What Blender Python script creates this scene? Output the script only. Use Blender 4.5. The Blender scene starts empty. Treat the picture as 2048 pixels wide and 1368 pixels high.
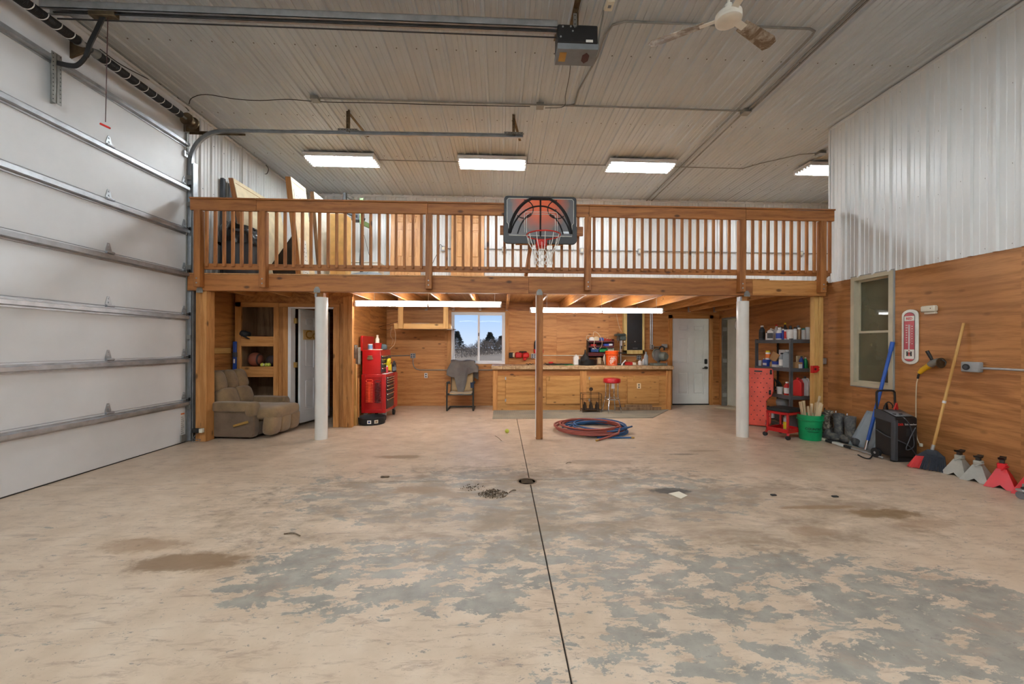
import bpy, bmesh, math, random
from mathutils import Vector, Matrix, Euler
random.seed(7)
S = bpy.context.scene
C = S.collection
PI = math.pi

# ---------------------------------------------------------------- camera
F, TH, ROLL, CX, CY, H = 800.0, 0.045, 0.003, 1039.0, 690.0, 1.4
_f = Vector((math.sin(TH), math.cos(TH), 0)); _r0 = Vector((math.cos(TH), -math.sin(TH), 0)); _u0 = Vector((0, 0, 1))
_r = _r0*math.cos(ROLL) + _u0*math.sin(ROLL); _u = _u0*math.cos(ROLL) - _r0*math.sin(ROLL)
cam = bpy.data.cameras.new('camera'); camo = bpy.data.objects.new('camera', cam); C.objects.link(camo)
camo.matrix_world = Matrix(((_r.x, _u.x, -_f.x, 0), (_r.y, _u.y, -_f.y, 0), (_r.z, _u.z, -_f.z, H), (0, 0, 0, 1)))
cam.sensor_width = 36.0; cam.lens = 36.0*F/2048; cam.shift_x = -(CX-1024)/2048; cam.shift_y = (CY-684)/2048
cam.clip_start = 0.05; cam.clip_end = 400
S.camera = camo

def P(u, v, x=None, y=None, z=None):
    """the point of the room on a known plane (x, y or z given) along a line of sight; rounded to the centimetre scale of the survey"""
    d = _f + _r*((u-CX)/F) - _u*((v-CY)/F)
    if x is not None: t = x/d.x
    elif y is not None: t = y/d.y
    else: t = (z-H)/d.z
    return Vector((d.x*t, d.y*t, H+d.z*t))
def G(u, v): return P(u, v, z=0.0)

# ---------------------------------------------------------------- world, sun, exposure
S.view_settings.view_transform = 'Standard'; S.view_settings.look = 'None'
S.view_settings.gamma = 1.0; S.view_settings.use_curve_mapping = False
S.view_settings.exposure = 0.36
S.cycles.caustics_reflective = False; S.cycles.caustics_refractive = False; S.cycles.glossy_bounces = 2; S.cycles.max_bounces = 7
TUBE_STRENGTH = 52.0
SHOP_STRENGTH = 34.0
def lin(c):
    if isinstance(c, str): c = tuple(int(c[i:i+2], 16) for i in (0, 2, 4))
    return tuple((x/255/12.92 if x <= 10 else ((x/255+0.055)/1.055)**2.4) for x in c)
W = bpy.data.worlds.new('sky'); S.world = W; W.use_nodes = True
nt = W.node_tree; nt.nodes.clear()
o_ = nt.nodes.new('ShaderNodeOutputWorld'); b_ = nt.nodes.new('ShaderNodeBackground'); r_ = nt.nodes.new('ShaderNodeValToRGB')
tc = nt.nodes.new('ShaderNodeTexCoord'); sx = nt.nodes.new('ShaderNodeSeparateXYZ')
nt.links.new(tc.outputs['Generated'], sx.inputs[0]); nt.links.new(sx.outputs['Z'], r_.inputs[0]); nt.links.new(r_.outputs[0], b_.inputs[0]); nt.links.new(b_.outputs[0], o_.inputs[0])
r_.color_ramp.elements[0].position = 0.0; r_.color_ramp.elements[0].color = (*lin((205, 220, 244)), 1)
r_.color_ramp.elements[1].position = 0.5; r_.color_ramp.elements[1].color = (*lin((96, 150, 232)), 1)
e = r_.color_ramp.elements.new(0.09); e.color = (*lin((160, 196, 246)), 1)
b_.inputs[1].default_value = 0.92
sl = bpy.data.lights.new('sun', 'SUN'); sl.energy = 2.6; sl.angle = 0.01; sl.color = (1, .93, .82)
so = bpy.data.objects.new('sun', sl); C.objects.link(so); so.rotation_euler = Vector((0.85, 0.35, -0.62)).to_track_quat('-Z', 'Y').to_euler(); so.location = (-30, -10, 30)

# ---------------------------------------------------------------- materials
MATS = {}
def _new(name):
    m = bpy.data.materials.new(name); m.use_nodes = True
    n = m.node_tree; n.nodes.clear()
    out = n.nodes.new('ShaderNodeOutputMaterial'); p = n.nodes.new('ShaderNodeBsdfPrincipled')
    n.links.new(p.outputs[0], out.inputs[0]); MATS[name] = m
    return m, n, p
def _coords(n, scale=(1, 1, 1), rnd=True):
    t = n.nodes.new('ShaderNodeTexCoord'); mp = n.nodes.new('ShaderNodeMapping'); mp.inputs['Scale'].default_value = scale
    if rnd:
        oi = n.nodes.new('ShaderNodeObjectInfo'); mu = n.nodes.new('ShaderNodeMath'); mu.operation = 'MULTIPLY'; mu.inputs[1].default_value = 37.0
        va = n.nodes.new('ShaderNodeVectorMath'); va.operation = 'ADD'
        n.links.new(oi.outputs['Random'], mu.inputs[0]); n.links.new(t.outputs['Object'], va.inputs[0]); n.links.new(mu.outputs[0], va.inputs[1])
        n.links.new(va.outputs[0], mp.inputs[0])
    else: n.links.new(t.outputs['Object'], mp.inputs[0])
    return mp.outputs[0]
def _noise(n, co, scale, detail=4, rough=.55, dist=0):
    x = n.nodes.new('ShaderNodeTexNoise'); x.inputs['Scale'].default_value = scale; x.inputs['Detail'].default_value = detail
    x.inputs['Roughness'].default_value = rough; x.inputs['Distortion'].default_value = dist; n.links.new(co, x.inputs['Vector']); return x.outputs['Fac']
def _ramp(n, fac, stops):
    r = n.nodes.new('ShaderNodeValToRGB'); el = r.color_ramp.elements
    el[0].position = stops[0][0]; el[0].color = (*stops[0][1], 1); el[1].position = stops[-1][0]; el[1].color = (*stops[-1][1], 1)
    for p, c in stops[1:-1]: q = el.new(p); q.color = (*c, 1)
    n.links.new(fac, r.inputs[0]); return r.outputs[0]
def _mix(n, fac, a, b, mode='MIX'):
    m = n.nodes.new('ShaderNodeMix'); m.data_type = 'RGBA'; m.blend_type = mode
    if isinstance(fac, float): m.inputs[0].default_value = fac
    else: n.links.new(fac, m.inputs[0])
    for s, v in ((6, a), (7, b)):
        if isinstance(v, tuple): m.inputs[s].default_value = (*v, 1)
        else: n.links.new(v, m.inputs[s])
    return m.outputs[2]
def _math(n, op, a, b):
    m = n.nodes.new('ShaderNodeMath'); m.operation = op
    for i, v in enumerate((a, b)):
        if v is None: continue
        if isinstance(v, (int, float)): m.inputs[i].default_value = v
        else: n.links.new(v, m.inputs[i])
    return m.outputs[0]
def _bump(n, p, hgt, strength=.2, dist=.01):
    b = n.nodes.new('ShaderNodeBump'); b.inputs['Strength'].default_value = strength; b.inputs['Distance'].default_value = dist
    n.links.new(hgt, b.inputs['Height']); n.links.new(b.outputs[0], p.inputs['Normal'])
def mat(name, c, rough=.5, metal=0.0, var=.08, scale=6.0, bump=0.0, bscale=60, spec=.5, emit=0, trans=0, alpha=1, coat=0, sheen=0):
    m, n, p = _new(name); c = lin(c); co = _coords(n)
    f = _noise(n, co, scale)
    d = tuple(max(0, x*(1-var*2)) for x in c); l = tuple(min(1, x*(1+var*1.4)) for x in c)
    n.links.new(_ramp(n, f, [(.3, d), (.7, l)]), p.inputs['Base Color'])
    p.inputs['Roughness'].default_value = rough; p.inputs['Metallic'].default_value = metal; p.inputs['Specular IOR Level'].default_value = spec
    p.inputs['Coat Weight'].default_value = coat; p.inputs['Transmission Weight'].default_value = trans
    if sheen: p.inputs['Sheen Weight'].default_value = sheen
    if emit: p.inputs['Emission Color'].default_value = (*c, 1); p.inputs['Emission Strength'].default_value = emit
    if bump: _bump(n, p, _noise(n, co, bscale, 3), bump, .004)
    return m
def wood(name, light, dark, axis='x', rough=.55, knots=1.0, fine=1.0, coat=0.0, contrast=1.0, wave=1.0, kscale=3.0):
    """sawn lumber or plywood: grain running along the given axis, knots as dark spots"""
    m, n, p = _new(name); L, D = lin(light), lin(dark)
    s = {'x': (.35, 5, 5), 'y': (5, .35, 5), 'z': (5, 5, .35)}[axis]
    co = _coords(n, s)
    g = _noise(n, co, 2.2*wave, 3, .6, 1.2)
    fi = _noise(n, _coords(n, tuple(q*9 for q in s)), 2.0*fine, 2, .65, .3)
    big = _noise(n, _coords(n, (1, 1, 1)), .8, 2)
    wv = n.nodes.new('ShaderNodeTexWave'); wv.bands_direction = {'x': 'Z', 'y': 'Z', 'z': 'X'}[axis]; wv.inputs['Scale'].default_value = 3.2; wv.inputs['Distortion'].default_value = 16.0; wv.inputs['Detail'].default_value = 2.0; wv.inputs['Detail Scale'].default_value = .7
    n.links.new(_coords(n, {'x': (.22, 1, 1), 'y': (1, .22, 1), 'z': (1, 1, .22)}[axis]), wv.inputs[0])
    a = _math(n, 'ADD', _math(n, 'ADD', _math(n, 'MULTIPLY', g, .55), _math(n, 'MULTIPLY', fi, .36)), _math(n, 'MULTIPLY', wv.outputs['Fac'], .09))
    mid = tuple((x*.6+y*.4) for x, y in zip(L, D))
    k = .10/contrast
    col = _ramp(n, a, [(.5-k, D), (.5, mid), (.5+k*.8, L)])
    col = _mix(n, _ramp(n, big, [(.35, (0, 0, 0)), (.7, (.5, .5, .5))]), col, tuple(x*.72 for x in mid), 'MIX')
    if knots:
        ks = {'x': (.5, 1, 1), 'y': (1, .5, 1), 'z': (1, 1, .5)}[axis]
        v = n.nodes.new('ShaderNodeTexVoronoi'); v.inputs['Scale'].default_value = kscale*1.8; n.links.new(_coords(n, ks), v.inputs['Vector'])
        kk = _ramp(n, v.outputs['Distance'], [(.07, (knots*.9,)*3), (.15, (0, 0, 0))])
        col = _mix(n, kk, col, tuple(x*.28 for x in D))
    n.links.new(col, p.inputs['Base Color']); p.inputs['Roughness'].default_value = rough; p.inputs['Coat Weight'].default_value = coat; p.inputs['Coat Roughness'].default_value = .3
    _bump(n, p, fi, .12, .004)
    return m
def metal(name, c, rough=.35, var=.12, scale=9): return mat(name, c, rough, 1.0, var, scale)

for ax in 'xyz':
    wood('fir_'+ax, (208, 150, 88), (172, 114, 56), ax)
    wood('stain_'+ax, (178, 116, 60), (136, 82, 38), ax)
    wood('pine_'+ax, (226, 182, 112), (196, 146, 76), ax)
wood('ply_back', (208, 150, 90), (172, 112, 60), 'x', knots=.8, wave=.7, kscale=3.4)
wood('ply_right', (192, 132, 76), (150, 96, 50), 'y', knots=.5, wave=.6, kscale=3.0, coat=.15)
wood('ply_left', (196, 136, 74), (146, 90, 42), 'y', knots=.4, wave=.6)
wood('ply_closet', (196, 138, 78), (150, 96, 48), 'z', knots=.3, wave=.6)
wood('ply_weathered', (160, 128, 96), (118, 88, 62), 'z', knots=.5)
wood('ply_deck', (200, 150, 96), (164, 112, 64), 'y', knots=.5)
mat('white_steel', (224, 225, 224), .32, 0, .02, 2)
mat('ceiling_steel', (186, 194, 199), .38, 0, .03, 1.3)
mat('white_paint', (226, 228, 230), .35, 0, .03, 4, bump=.05, bscale=200)
mat('door_panel', (222, 224, 226), .42, 0, .02, 3, bump=.12, bscale=260)
mat('white_vinyl', (236, 238, 240), .35, 0, .02)
mat('pvc_white', (228, 227, 222), .25, 0, .03, 3, coat=.2)
mat('screw_dark', (120, 116, 110), .5, .6)
mat('galv', (182, 186, 190), .38, .75, .1, 9)
mat('galv_dull', (142, 142, 138), .5, .5, .1, 9)
metal('rusty_steel', (122, 106, 84), .6, .25)
metal('chrome', (225, 227, 230), .12, .03)
metal('steel_dark', (84, 82, 80), .5)
mat('black_paint', (26, 26, 27), .45)
mat('black_plastic', (22, 23, 25), .42)
mat('black_rubber', (30, 30, 31), .7)
mat('dark_grey', (62, 66, 72), .5)
mat('grey_plastic', (120, 124, 128), .5)
mat('grey_box', (160, 163, 165), .45)
mat('ivory', (226, 220, 200), .4)
mat('red_paint', (190, 26, 28), .3, coat=.3)
mat('red_plastic', (196, 40, 34), .4)
mat('brass', (196, 160, 90), .35, .8)

# ---------------------------------------------------------------- mesh building
class MB:
    def __init__(s): s.v = []; s.f = []; s.m = []
    def add(s, vs, fs, m=0):
        o = len(s.v); s.v += [Vector(q) for q in vs]; s.f += [tuple(i+o for i in f) for f in fs]; s.m += [m]*len(fs); return s
    def box(s, x0, x1, y0, y1, z0, z1, m=0, bev=0.0, mx=None):
        x0, x1 = min(x0, x1), max(x0, x1); y0, y1 = min(y0, y1), max(y0, y1); z0, z1 = min(z0, z1), max(z0, z1)
        bev = min(bev, .45*(x1-x0), .45*(y1-y0), .45*(z1-z0))
        if bev <= 0:
            vs = [(x, y, z) for x in (x0, x1) for y in (y0, y1) for z in (z0, z1)]
            fs = [(0, 1, 3, 2), (4, 6, 7, 5), (0, 4, 5, 1), (2, 3, 7, 6), (0, 2, 6, 4), (1, 5, 7, 3)]
        else:
            b = bev; vs = []; ix = {}
            for i, x in enumerate((x0, x1)):
                for j, y in enumerate((y0, y1)):
                    for k, z in enumerate((z0, z1)):
                        sx, sy, sz = (1, -1)[i], (1, -1)[j], (1, -1)[k]
                        ix[i, j, k, 0] = len(vs); vs.append((x, y+sy*b, z+sz*b))
                        ix[i, j, k, 1] = len(vs); vs.append((x+sx*b, y, z+sz*b))
                        ix[i, j, k, 2] = len(vs); vs.append((x+sx*b, y+sy*b, z))
            fs = []
            for i in (0, 1):
                q = [ix[i, 0, 0, 0], ix[i, 1, 0, 0], ix[i, 1, 1, 0], ix[i, 0, 1, 0]]; fs.append(tuple(q if i else q[::-1]))
                q = [ix[0, i, 0, 1], ix[1, i, 0, 1], ix[1, i, 1, 1], ix[0, i, 1, 1]]; fs.append(tuple(q[::-1] if i else q))
                q = [ix[0, 0, i, 2], ix[1, 0, i, 2], ix[1, 1, i, 2], ix[0, 1, i, 2]]; fs.append(tuple(q if i else q[::-1]))
            for j in (0, 1):
                for k in (0, 1):
                    q = (ix[0, j, k, 1], ix[0, j, k, 2], ix[1, j, k, 2], ix[1, j, k, 1]); fs.append(q if j == k else q[::-1])
                    q = (ix[j, 0, k, 2], ix[j, 0, k, 0], ix[j, 1, k, 0], ix[j, 1, k, 2]); fs.append(q if j == k else q[::-1])
                    q = (ix[j, k, 0, 0], ix[j, k, 0, 1], ix[j, k, 1, 1], ix[j, k, 1, 0]); fs.append(q if j == k else q[::-1])
            for i in (0, 1):
                for j in (0, 1):
                    for k in (0, 1):
                        q = tuple(ix[i, j, k, t] for t in range(3)); fs.append(q if (i+j+k) % 2 else q[::-1])
        if mx is not None: vs = [mx @ Vector(q) for q in vs]
        return s.add(vs, fs, m)
    def cbox(s, c, size, m=0, bev=0.0, rot=None):
        """box by centre and size, optionally turned"""
        mx = Matrix.Translation(c) @ (rot.to_4x4() if rot is not None else Matrix())
        a, b, d = (q/2 for q in size); return s.box(-a, a, -b, b, -d, d, m, bev, mx)
    def beam(s, p0, p1, w, h, m=0, bev=0.0, up=(0, 0, 1)):
        """rectangular bar from p0 to p1, w sideways, h along up"""
        p0, p1 = Vector(p0), Vector(p1); d = (p1-p0); L = d.length; d.normalize(); up = Vector(up)
        if abs(d.dot(up)) > .99: up = Vector((0, 1, 0))
        sd = d.cross(up).normalized(); uu = sd.cross(d)
        mx = Matrix(((d.x, sd.x, uu.x, p0.x), (d.y, sd.y, uu.y, p0.y), (d.z, sd.z, uu.z, p0.z), (0, 0, 0, 1)))
        return s.box(0, L, -w/2, w/2, -h/2, h/2, m, bev, mx)
    def ring(s, c, d, r, n, up=None):
        d = Vector(d).normalized(); a = Vector((0, 0, 1)) if abs(d.z) < .9 else Vector((1, 0, 0))
        if up is not None: a = Vector(up)
        x = d.cross(a).normalized(); y = d.cross(x)
        return [Vector(c)+x*(r*math.cos(2*PI*i/n))+y*(r*math.sin(2*PI*i/n)) for i in range(n)]
    def cyl(s, p0, p1, r0, r1=None, n=14, m=0, cap=True):
        r1 = r0 if r1 is None else r1; d = Vector(p1)-Vector(p0)
        vs = s.ring(p0, d, r0, n)+s.ring(p1, d, r1, n)
        fs = [(i, n+i, n+(i+1) % n, (i+1) % n) for i in range(n)]
        if cap: fs += [tuple(range(n)), tuple(range(2*n-1, n-1, -1))]
        return s.add(vs, fs, m)
    def tube(s, pts, r, n=8, m=0, closed=False, cap=True):
        pts = [Vector(q) for q in pts]; N = len(pts); rs = r if isinstance(r, (list, tuple)) else [r]*N
        vs = []; prev = None
        for i, q in enumerate(pts):
            a = pts[(i-1) % N] if (closed or i > 0) else q; b = pts[(i+1) % N] if (closed or i < N-1) else q
            d = (b-a).normalized()
            if prev is None:
                t = Vector((0, 0, 1)) if abs(d.z) < .9 else Vector((1, 0, 0)); x = d.cross(t).normalized()
            else:
                x = (prev - d*prev.dot(d))
                x = x.normalized() if x.length > 1e-6 else d.orthogonal().normalized()
            prev = x; y = d.cross(x)
            vs += [q+x*(rs[i]*math.cos(2*PI*k/n))+y*(rs[i]*math.sin(2*PI*k/n)) for k in range(n)]
        fs = []
        for i in range(N if closed else N-1):
            j = (i+1) % N; fs += [(i*n+k, i*n+(k+1) % n, j*n+(k+1) % n, j*n+k) for k in range(n)]
        if not closed and cap: fs += [tuple(range(n-1, -1, -1)), tuple((N-1)*n+k for k in range(n))]
        return s.add(vs, fs, m)
    def lathe(s, prof, c=(0, 0, 0), n=24, m=0, mx=None, sx=1.0, sy=1.0):
        vs = []; fs = []; K = len(prof); c = Vector(c)
        for r, z in prof: vs += [Vector((r*sx*math.cos(2*PI*i/n), r*sy*math.sin(2*PI*i/n), z)) for i in range(n)]
        for k in range(K-1): fs += [(k*n+i, k*n+(i+1) % n, (k+1)*n+(i+1) % n, (k+1)*n+i) for i in range(n)]
        if prof[0][0] > 1e-5: fs.append(tuple(range(n-1, -1, -1)))
        if prof[-1][0] > 1e-5: fs.append(tuple((K-1)*n+i for i in range(n)))
        if mx is not None: vs = [mx @ q for q in vs]
        return s.add([q+c for q in vs], fs, m)
    def prism(s, poly, axis, a0, a1, m=0, mx=None):
        """polygon in the two other axes (in x,y,z order), extruded along axis"""
        n = len(poly)
        def q(p, a): return {'x': (a, p[0], p[1]), 'y': (p[0], a, p[1]), 'z': (p[0], p[1], a)}[axis]
        vs = [Vector(q(p, a0)) for p in poly]+[Vector(q(p, a1)) for p in poly]
        if mx is not None: vs = [mx @ t for t in vs]
        return s.add(vs, [tuple(range(n)), tuple(range(2*n-1, n-1, -1))]+[(i, n+i, n+(i+1) % n, (i+1) % n) for i in range(n)], m)
    def ball(s, c, r, m=0, n=16, k=10, sc=(1, 1, 1), mx=None):
        vs = []; fs = []; c = Vector(c)
        for j in range(k+1):
            t = PI*j/k
            for i in range(n): vs.append(Vector((r*sc[0]*math.sin(t)*math.cos(2*PI*i/n), r*sc[1]*math.sin(t)*math.sin(2*PI*i/n), r*sc[2]*math.cos(t))))
        for j in range(k): fs += [(j*n+i, (j+1)*n+i, (j+1)*n+(i+1) % n, j*n+(i+1) % n) for i in range(n)]
        if mx is not None: vs = [mx @ q for q in vs]
        return s.add([q+c for q in vs], fs, m)
    def grid(s, fn, nu, nv, m=0, closed_u=False):
        vs = [Vector(fn(i/(nu if closed_u else nu-1), j/(nv-1))) for j in range(nv) for i in range(nu)]
        fs = []
        for j in range(nv-1):
            for i in range(nu if closed_u else nu-1):
                a = j*nu+i; b = j*nu+(i+1) % nu; fs.append((a, b, b+nu, a+nu))
        return s.add(vs, fs, m)
    def text(s, txt, mx, size, depth=.002, m=0, bold=0.0, sx=1.0):
        cu = bpy.data.curves.new('t', 'FONT'); cu.body = txt; cu.size = size; cu.extrude = depth; cu.align_x = 'CENTER'; cu.align_y = 'CENTER'; cu.offset = bold; cu.resolution_u = 3
        ob = bpy.data.objects.new('t', cu); C.objects.link(ob); dg = bpy.context.evaluated_depsgraph_get(); me = bpy.data.meshes.new_from_object(ob.evaluated_get(dg))
        vs = [mx @ Vector((q.co.x*sx, q.co.y, q.co.z)) for q in me.vertices]; fs = [tuple(p.vertices) for p in me.polygons]
        bpy.data.objects.remove(ob); bpy.data.curves.remove(cu); bpy.data.meshes.remove(me)
        return s.add(vs, fs, m)
    def build(s, name, mats, parent=None, smooth=True, ang=40, sub=0, solid=0, bevel=0, label=None, kind=None):
        me = bpy.data.meshes.new(name); vs = s.v
        if parent is not None and parent.name in XF: inv = XF[parent.name]; vs = [inv @ q for q in vs]
        me.from_pydata([tuple(q) for q in vs], [], s.f)
        if isinstance(mats, str): mats = [mats]
        for q in mats: me.materials.append(MATS[q])
        for p, i in zip(me.polygons, s.m): p.material_index = i
        bm = bmesh.new(); bm.from_mesh(me); bmesh.ops.recalc_face_normals(bm, faces=bm.faces)
        if smooth:
            lim = math.radians(ang)
            for f in bm.faces: f.smooth = True
            for e in bm.edges:
                if len(e.link_faces) == 2 and e.calc_face_angle(0) > lim: e.smooth = False
        bm.to_mesh(me); bm.free(); me.update()
        ob = bpy.data.objects.new(name, me); C.objects.link(ob)
        if parent is not None:
            ob.parent = parent
            # grandchildren sit in the frame of the thing too
            XF[ob.name] = XF.get(parent.name, Matrix())
        if solid: q = ob.modifiers.new('solid', 'SOLIDIFY'); q.thickness = solid; q.offset = 0
        if bevel: q = ob.modifiers.new('bevel', 'BEVEL'); q.width = bevel; q.segments = 2; q.limit_method = 'ANGLE'
        if sub: q = ob.modifiers.new('sub', 'SUBSURF'); q.levels = sub; q.render_levels = sub
        if label: ob['label'] = label
        if kind: ob['kind'] = kind
        return ob
XF = {}
def tag(o, label=None, cat=None, group=None, kind=None):
    if label: o['label'] = label
    if cat: o['category'] = cat
    if group: o['group'] = group
    if kind: o['kind'] = kind
    return o
def thing(name, label, cat, loc=(0, 0, 0), rz=0.0, group=None, kind=None):
    """an Empty at the thing's base that parents its parts; parts are then given in room coordinates"""
    o = bpy.data.objects.new(name, None); C.objects.link(o); o.empty_display_size = .1
    mx = Matrix.Translation(loc) @ Matrix.Rotation(rz, 4, 'Z'); o.location = loc; o.rotation_euler = (0, 0, rz)
    XF[o.name] = mx.inverted(); return tag(o, label, cat, group, kind)
def lthing(name, label, cat, loc=(0, 0, 0), rz=0.0, group=None):
    """the same, with the parts given in the thing's own frame"""
    o = thing(name, label, cat, loc, rz, group); XF[o.name] = Matrix(); return o
def struct(name): 
    o = bpy.data.objects.new(name, None); C.objects.link(o); o['kind'] = 'structure'; XF[o.name] = Matrix(); return o
def dup(o, loc=None, rz=None, parent=None, label=None, group=None):
    c = o.copy(); C.objects.link(c)
    if parent is not None: c.parent = parent
    if loc is not None: c.location = loc
    if rz is not None: c.rotation_euler = (0, 0, rz)
    if label: c['label'] = label
    if group: c['group'] = group
    for ch in [q for q in bpy.data.objects if q.parent == o]: dup(ch, parent=c)
    return c
def one(mb, name, mats, label, cat, group=None, **k):
    """a thing that is one mesh; its origin stays at the room's origin"""
    o = mb.build(name, mats, **k); return tag(o, label, cat, group)
def arc(c, r, a0, a1, n, plane='xz', off=0):
    out = []
    for i in range(n+1):
        a = a0+(a1-a0)*i/n; p, q = r*math.cos(a), r*math.sin(a)
        out.append(Vector(c)+Vector({'xz': (p, 0, q), 'xy': (p, q, 0), 'yz': (0, p, q)}[plane]))
    return out
def bez(pts, n=24):
    """smooth curve through the points (Catmull-Rom)"""
    p = [Vector(q) for q in pts]; p = [p[0]*2-p[1]]+p+[p[-1]*2-p[-2]]; out = []; k = max(2, n//(len(pts)-1))
    for i in range(1, len(p)-2):
        for j in range(k):
            t = j/k; a, b, c, d = p[i-1:i+3]
            out.append(.5*((2*b)+(c-a)*t+(2*a-5*b+4*c-d)*t*t+(3*b-a-3*c+d)*t**3))
    return out+[p[-2]]
# ================================================================ THE SETTING
XL, XR, YB, ZC, YL = -4.52, 5.15, 9.25, 4.82, 5.90      # left wall, right wall, back wall, ceiling, loft front
ZD = 2.416                                              # loft deck
XR2, YR = 8.6, -5.0                                     # far end of the loft, rear wall behind the viewer
YC = 6.06                                               # where the upper right wall ends
XC, YCL = -2.62, 6.90                                   # closet side wall and front wall

# ---- floor slabs
def floor_material():
    m, n, p = _new('painted_concrete')
    t = n.nodes.new('ShaderNodeTexCoord'); co = t.outputs['Object']
    def mp(s, r=(0, 0, 0), l=(0, 0, 0)):
        q = n.nodes.new('ShaderNodeMapping'); q.inputs['Scale'].default_value = s; q.inputs['Rotation'].default_value = r; q.inputs['Location'].default_value = l
        n.links.new(co, q.inputs[0]); return q.outputs[0]
    def spot(x, y, rx, ry, d=.35, k=2.2):
        q = n.nodes.new('ShaderNodeMapping'); q.inputs['Location'].default_value = (-x/rx, -y/ry, 0); q.inputs['Scale'].default_value = (1/rx, 1/ry, 0)
        n.links.new(co, q.inputs[0]); l = n.nodes.new('ShaderNodeVectorMath'); l.operation = 'LENGTH'; n.links.new(q.outputs[0], l.inputs[0])
        nz = _math(n, 'ADD', _math(n, 'MULTIPLY', NZ, .45), _math(n, 'MULTIPLY', NZ2, .55))
        a = _math(n, 'ADD', l.outputs['Value'], _math(n, 'MULTIPLY', _math(n, 'SUBTRACT', nz, .5), d*5))
        r = n.nodes.new('ShaderNodeMapRange'); r.interpolation_type = 'SMOOTHSTEP'; r.inputs[1].default_value = .65; r.inputs[2].default_value = 1.15; r.inputs[3].default_value = 1; r.inputs[4].default_value = 0
        n.links.new(a, r.inputs[0]); return r.outputs[0]
    NZ = _noise(n, mp((1, 1, 1)), 2.6, 4, .68, .4); NZ2 = _noise(n, mp((1, 1.6, 1)), 8.5, 6, .7, .4)
    def rng(a, lo, hi, o0=0.0, o1=1.0):
        r = n.nodes.new('ShaderNodeMapRange'); r.inputs[1].default_value = lo; r.inputs[2].default_value = hi; r.inputs[3].default_value = o0; r.inputs[4].default_value = o1; n.links.new(a, r.inputs[0]); return r.outputs[0]
    # paint, a little uneven
    paint = _ramp(n, _noise(n, mp((1, 1, 1)), 3.2, 5, .6), [(.3, lin((192, 170, 146))), (.55, lin((208, 187, 164))), (.75, lin((218, 200, 179)))])
    scuff = _noise(n, mp((1.6, 7, 1), (0, 0, .5)), 3.0, 6, .72, .6)
    paint = _mix(n, rng(scuff, .53, .68, 0, .7), paint, lin((158, 134, 116)))
    # bare concrete where the paint has gone
    conc = _ramp(n, _noise(n, mp((1, 1, 1)), 7, 6, .6), [(.3, lin((128, 125, 118))), (.7, lin((166, 161, 150)))])
    w1 = _noise(n, mp((1, 2.0, 1), (0, 0, -.42)), 4.2, 9, .74, .3)
    w2 = _noise(n, mp((1, 1, 1)), .85, 3, .5)
    zone = spot(-.55, 2.5, 1.35, .5, .25, 1.2); zone2 = spot(.3, 3.8, 2.6, .8, .3, 1.0); zone3 = spot(1.7, 2.0, 1.5, .75, .25, 1.3); zone4 = spot(.5, 2.75, .9, .5, .3, 1.4)
    z = _math(n, 'MAXIMUM', _math(n, 'MAXIMUM', zone, _math(n, 'MULTIPLY', zone2, .9)), _math(n, 'MAXIMUM', zone3, zone4))
    a = _math(n, 'ADD', _math(n, 'ADD', w1, _math(n, 'MULTIPLY', w2, .26)), _math(n, 'MULTIPLY', z, .175))
    worn = rng(a, .765, .785, 0, .94)
    col = _mix(n, worn, paint, conc)
    # ground-in dirt
    dirt = _noise(n, mp((1, 1.8, 1), (0, 0, .15)), 1.7, 5, .66, .5)
    dz = _math(n, 'MAXIMUM', spot(.1, 3.65, 2.6, 1.05, .4, 1.1), spot(2.0, 3.35, 1.7, .8, .4, 1.3))
    dm = _math(n, 'MULTIPLY', rng(dirt, .34, .6), dz)
    col = _mix(n, _math(n, 'MULTIPLY', dm, .85), col, lin((140, 121, 101)))
    chips = _noise(n, mp((1, 1.7, 1), (0, 0, -.3)), 15, 6, .72, .3)
    cz = _math(n, 'MULTIPLY', spot(.5, 2.9, 5.2, 2.6, .2, 1), 1.0)
    col = _mix(n, _math(n, 'MULTIPLY', rng(_math(n, 'ADD', chips, _math(n, 'MULTIPLY', w2, .15)), .69, .715, 0, .85), cz), col, lin((138, 130, 122)))
    blot = _noise(n, mp((1.2, 3.2, 1), (0, 0, .55)), 2.0, 8, .75, .5)
    col = _mix(n, rng(blot, .54, .66, 0, .5), col, lin((164, 140, 122)))
    for x, y, rx, ry, c, k in ((-2.0, 2.66, .42, .13, (120, 92, 64), .8), (-2.5, 2.9, .3, .12, (140, 108, 76), .6), (-.75, 3.9, .35, .1, (140, 114, 88), .6), (-1.25, 5.05, .3, .09, (128, 106, 78), .7),
                               (1.63, 3.78, .2, .09, (52, 50, 46), .9), (3.2, 3.2, .3, .1, (124, 98, 66), .85), (2.75, 3.35, .35, .04, (136, 106, 72), .7), (3.35, 3.0, .3, .09, (156, 130, 106), .6), (2.35, 2.92, .2, .09, (146, 120, 96), .75),
                               (2.7, 5.2, .3, .05, (150, 120, 84), .5), (1.2, 4.75, .5, .12, (142, 118, 92), .6), (2.35, 5.05, .2, .04, (92, 80, 64), .7), (.28, 4.2, .2, .12, (120, 98, 78), .5), (3.9, 4.0, .25, .05, (146, 116, 84), .5)):
        col = _mix(n, _math(n, 'MULTIPLY', spot(x, y, rx, ry, .45, 6), k), col, lin(c))
    speck = _noise(n, mp((1, 1, 1)), 70, 2, .5)
    col = _mix(n, rng(speck, .68, .74, 0, .5), col, lin((110, 96, 84)))
    n.links.new(col, p.inputs['Base Color'])
    rr = _math(n, 'ADD', _math(n, 'MULTIPLY', _noise(n, mp((1, 1, 1)), 5, 5), .3), .24)
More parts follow.
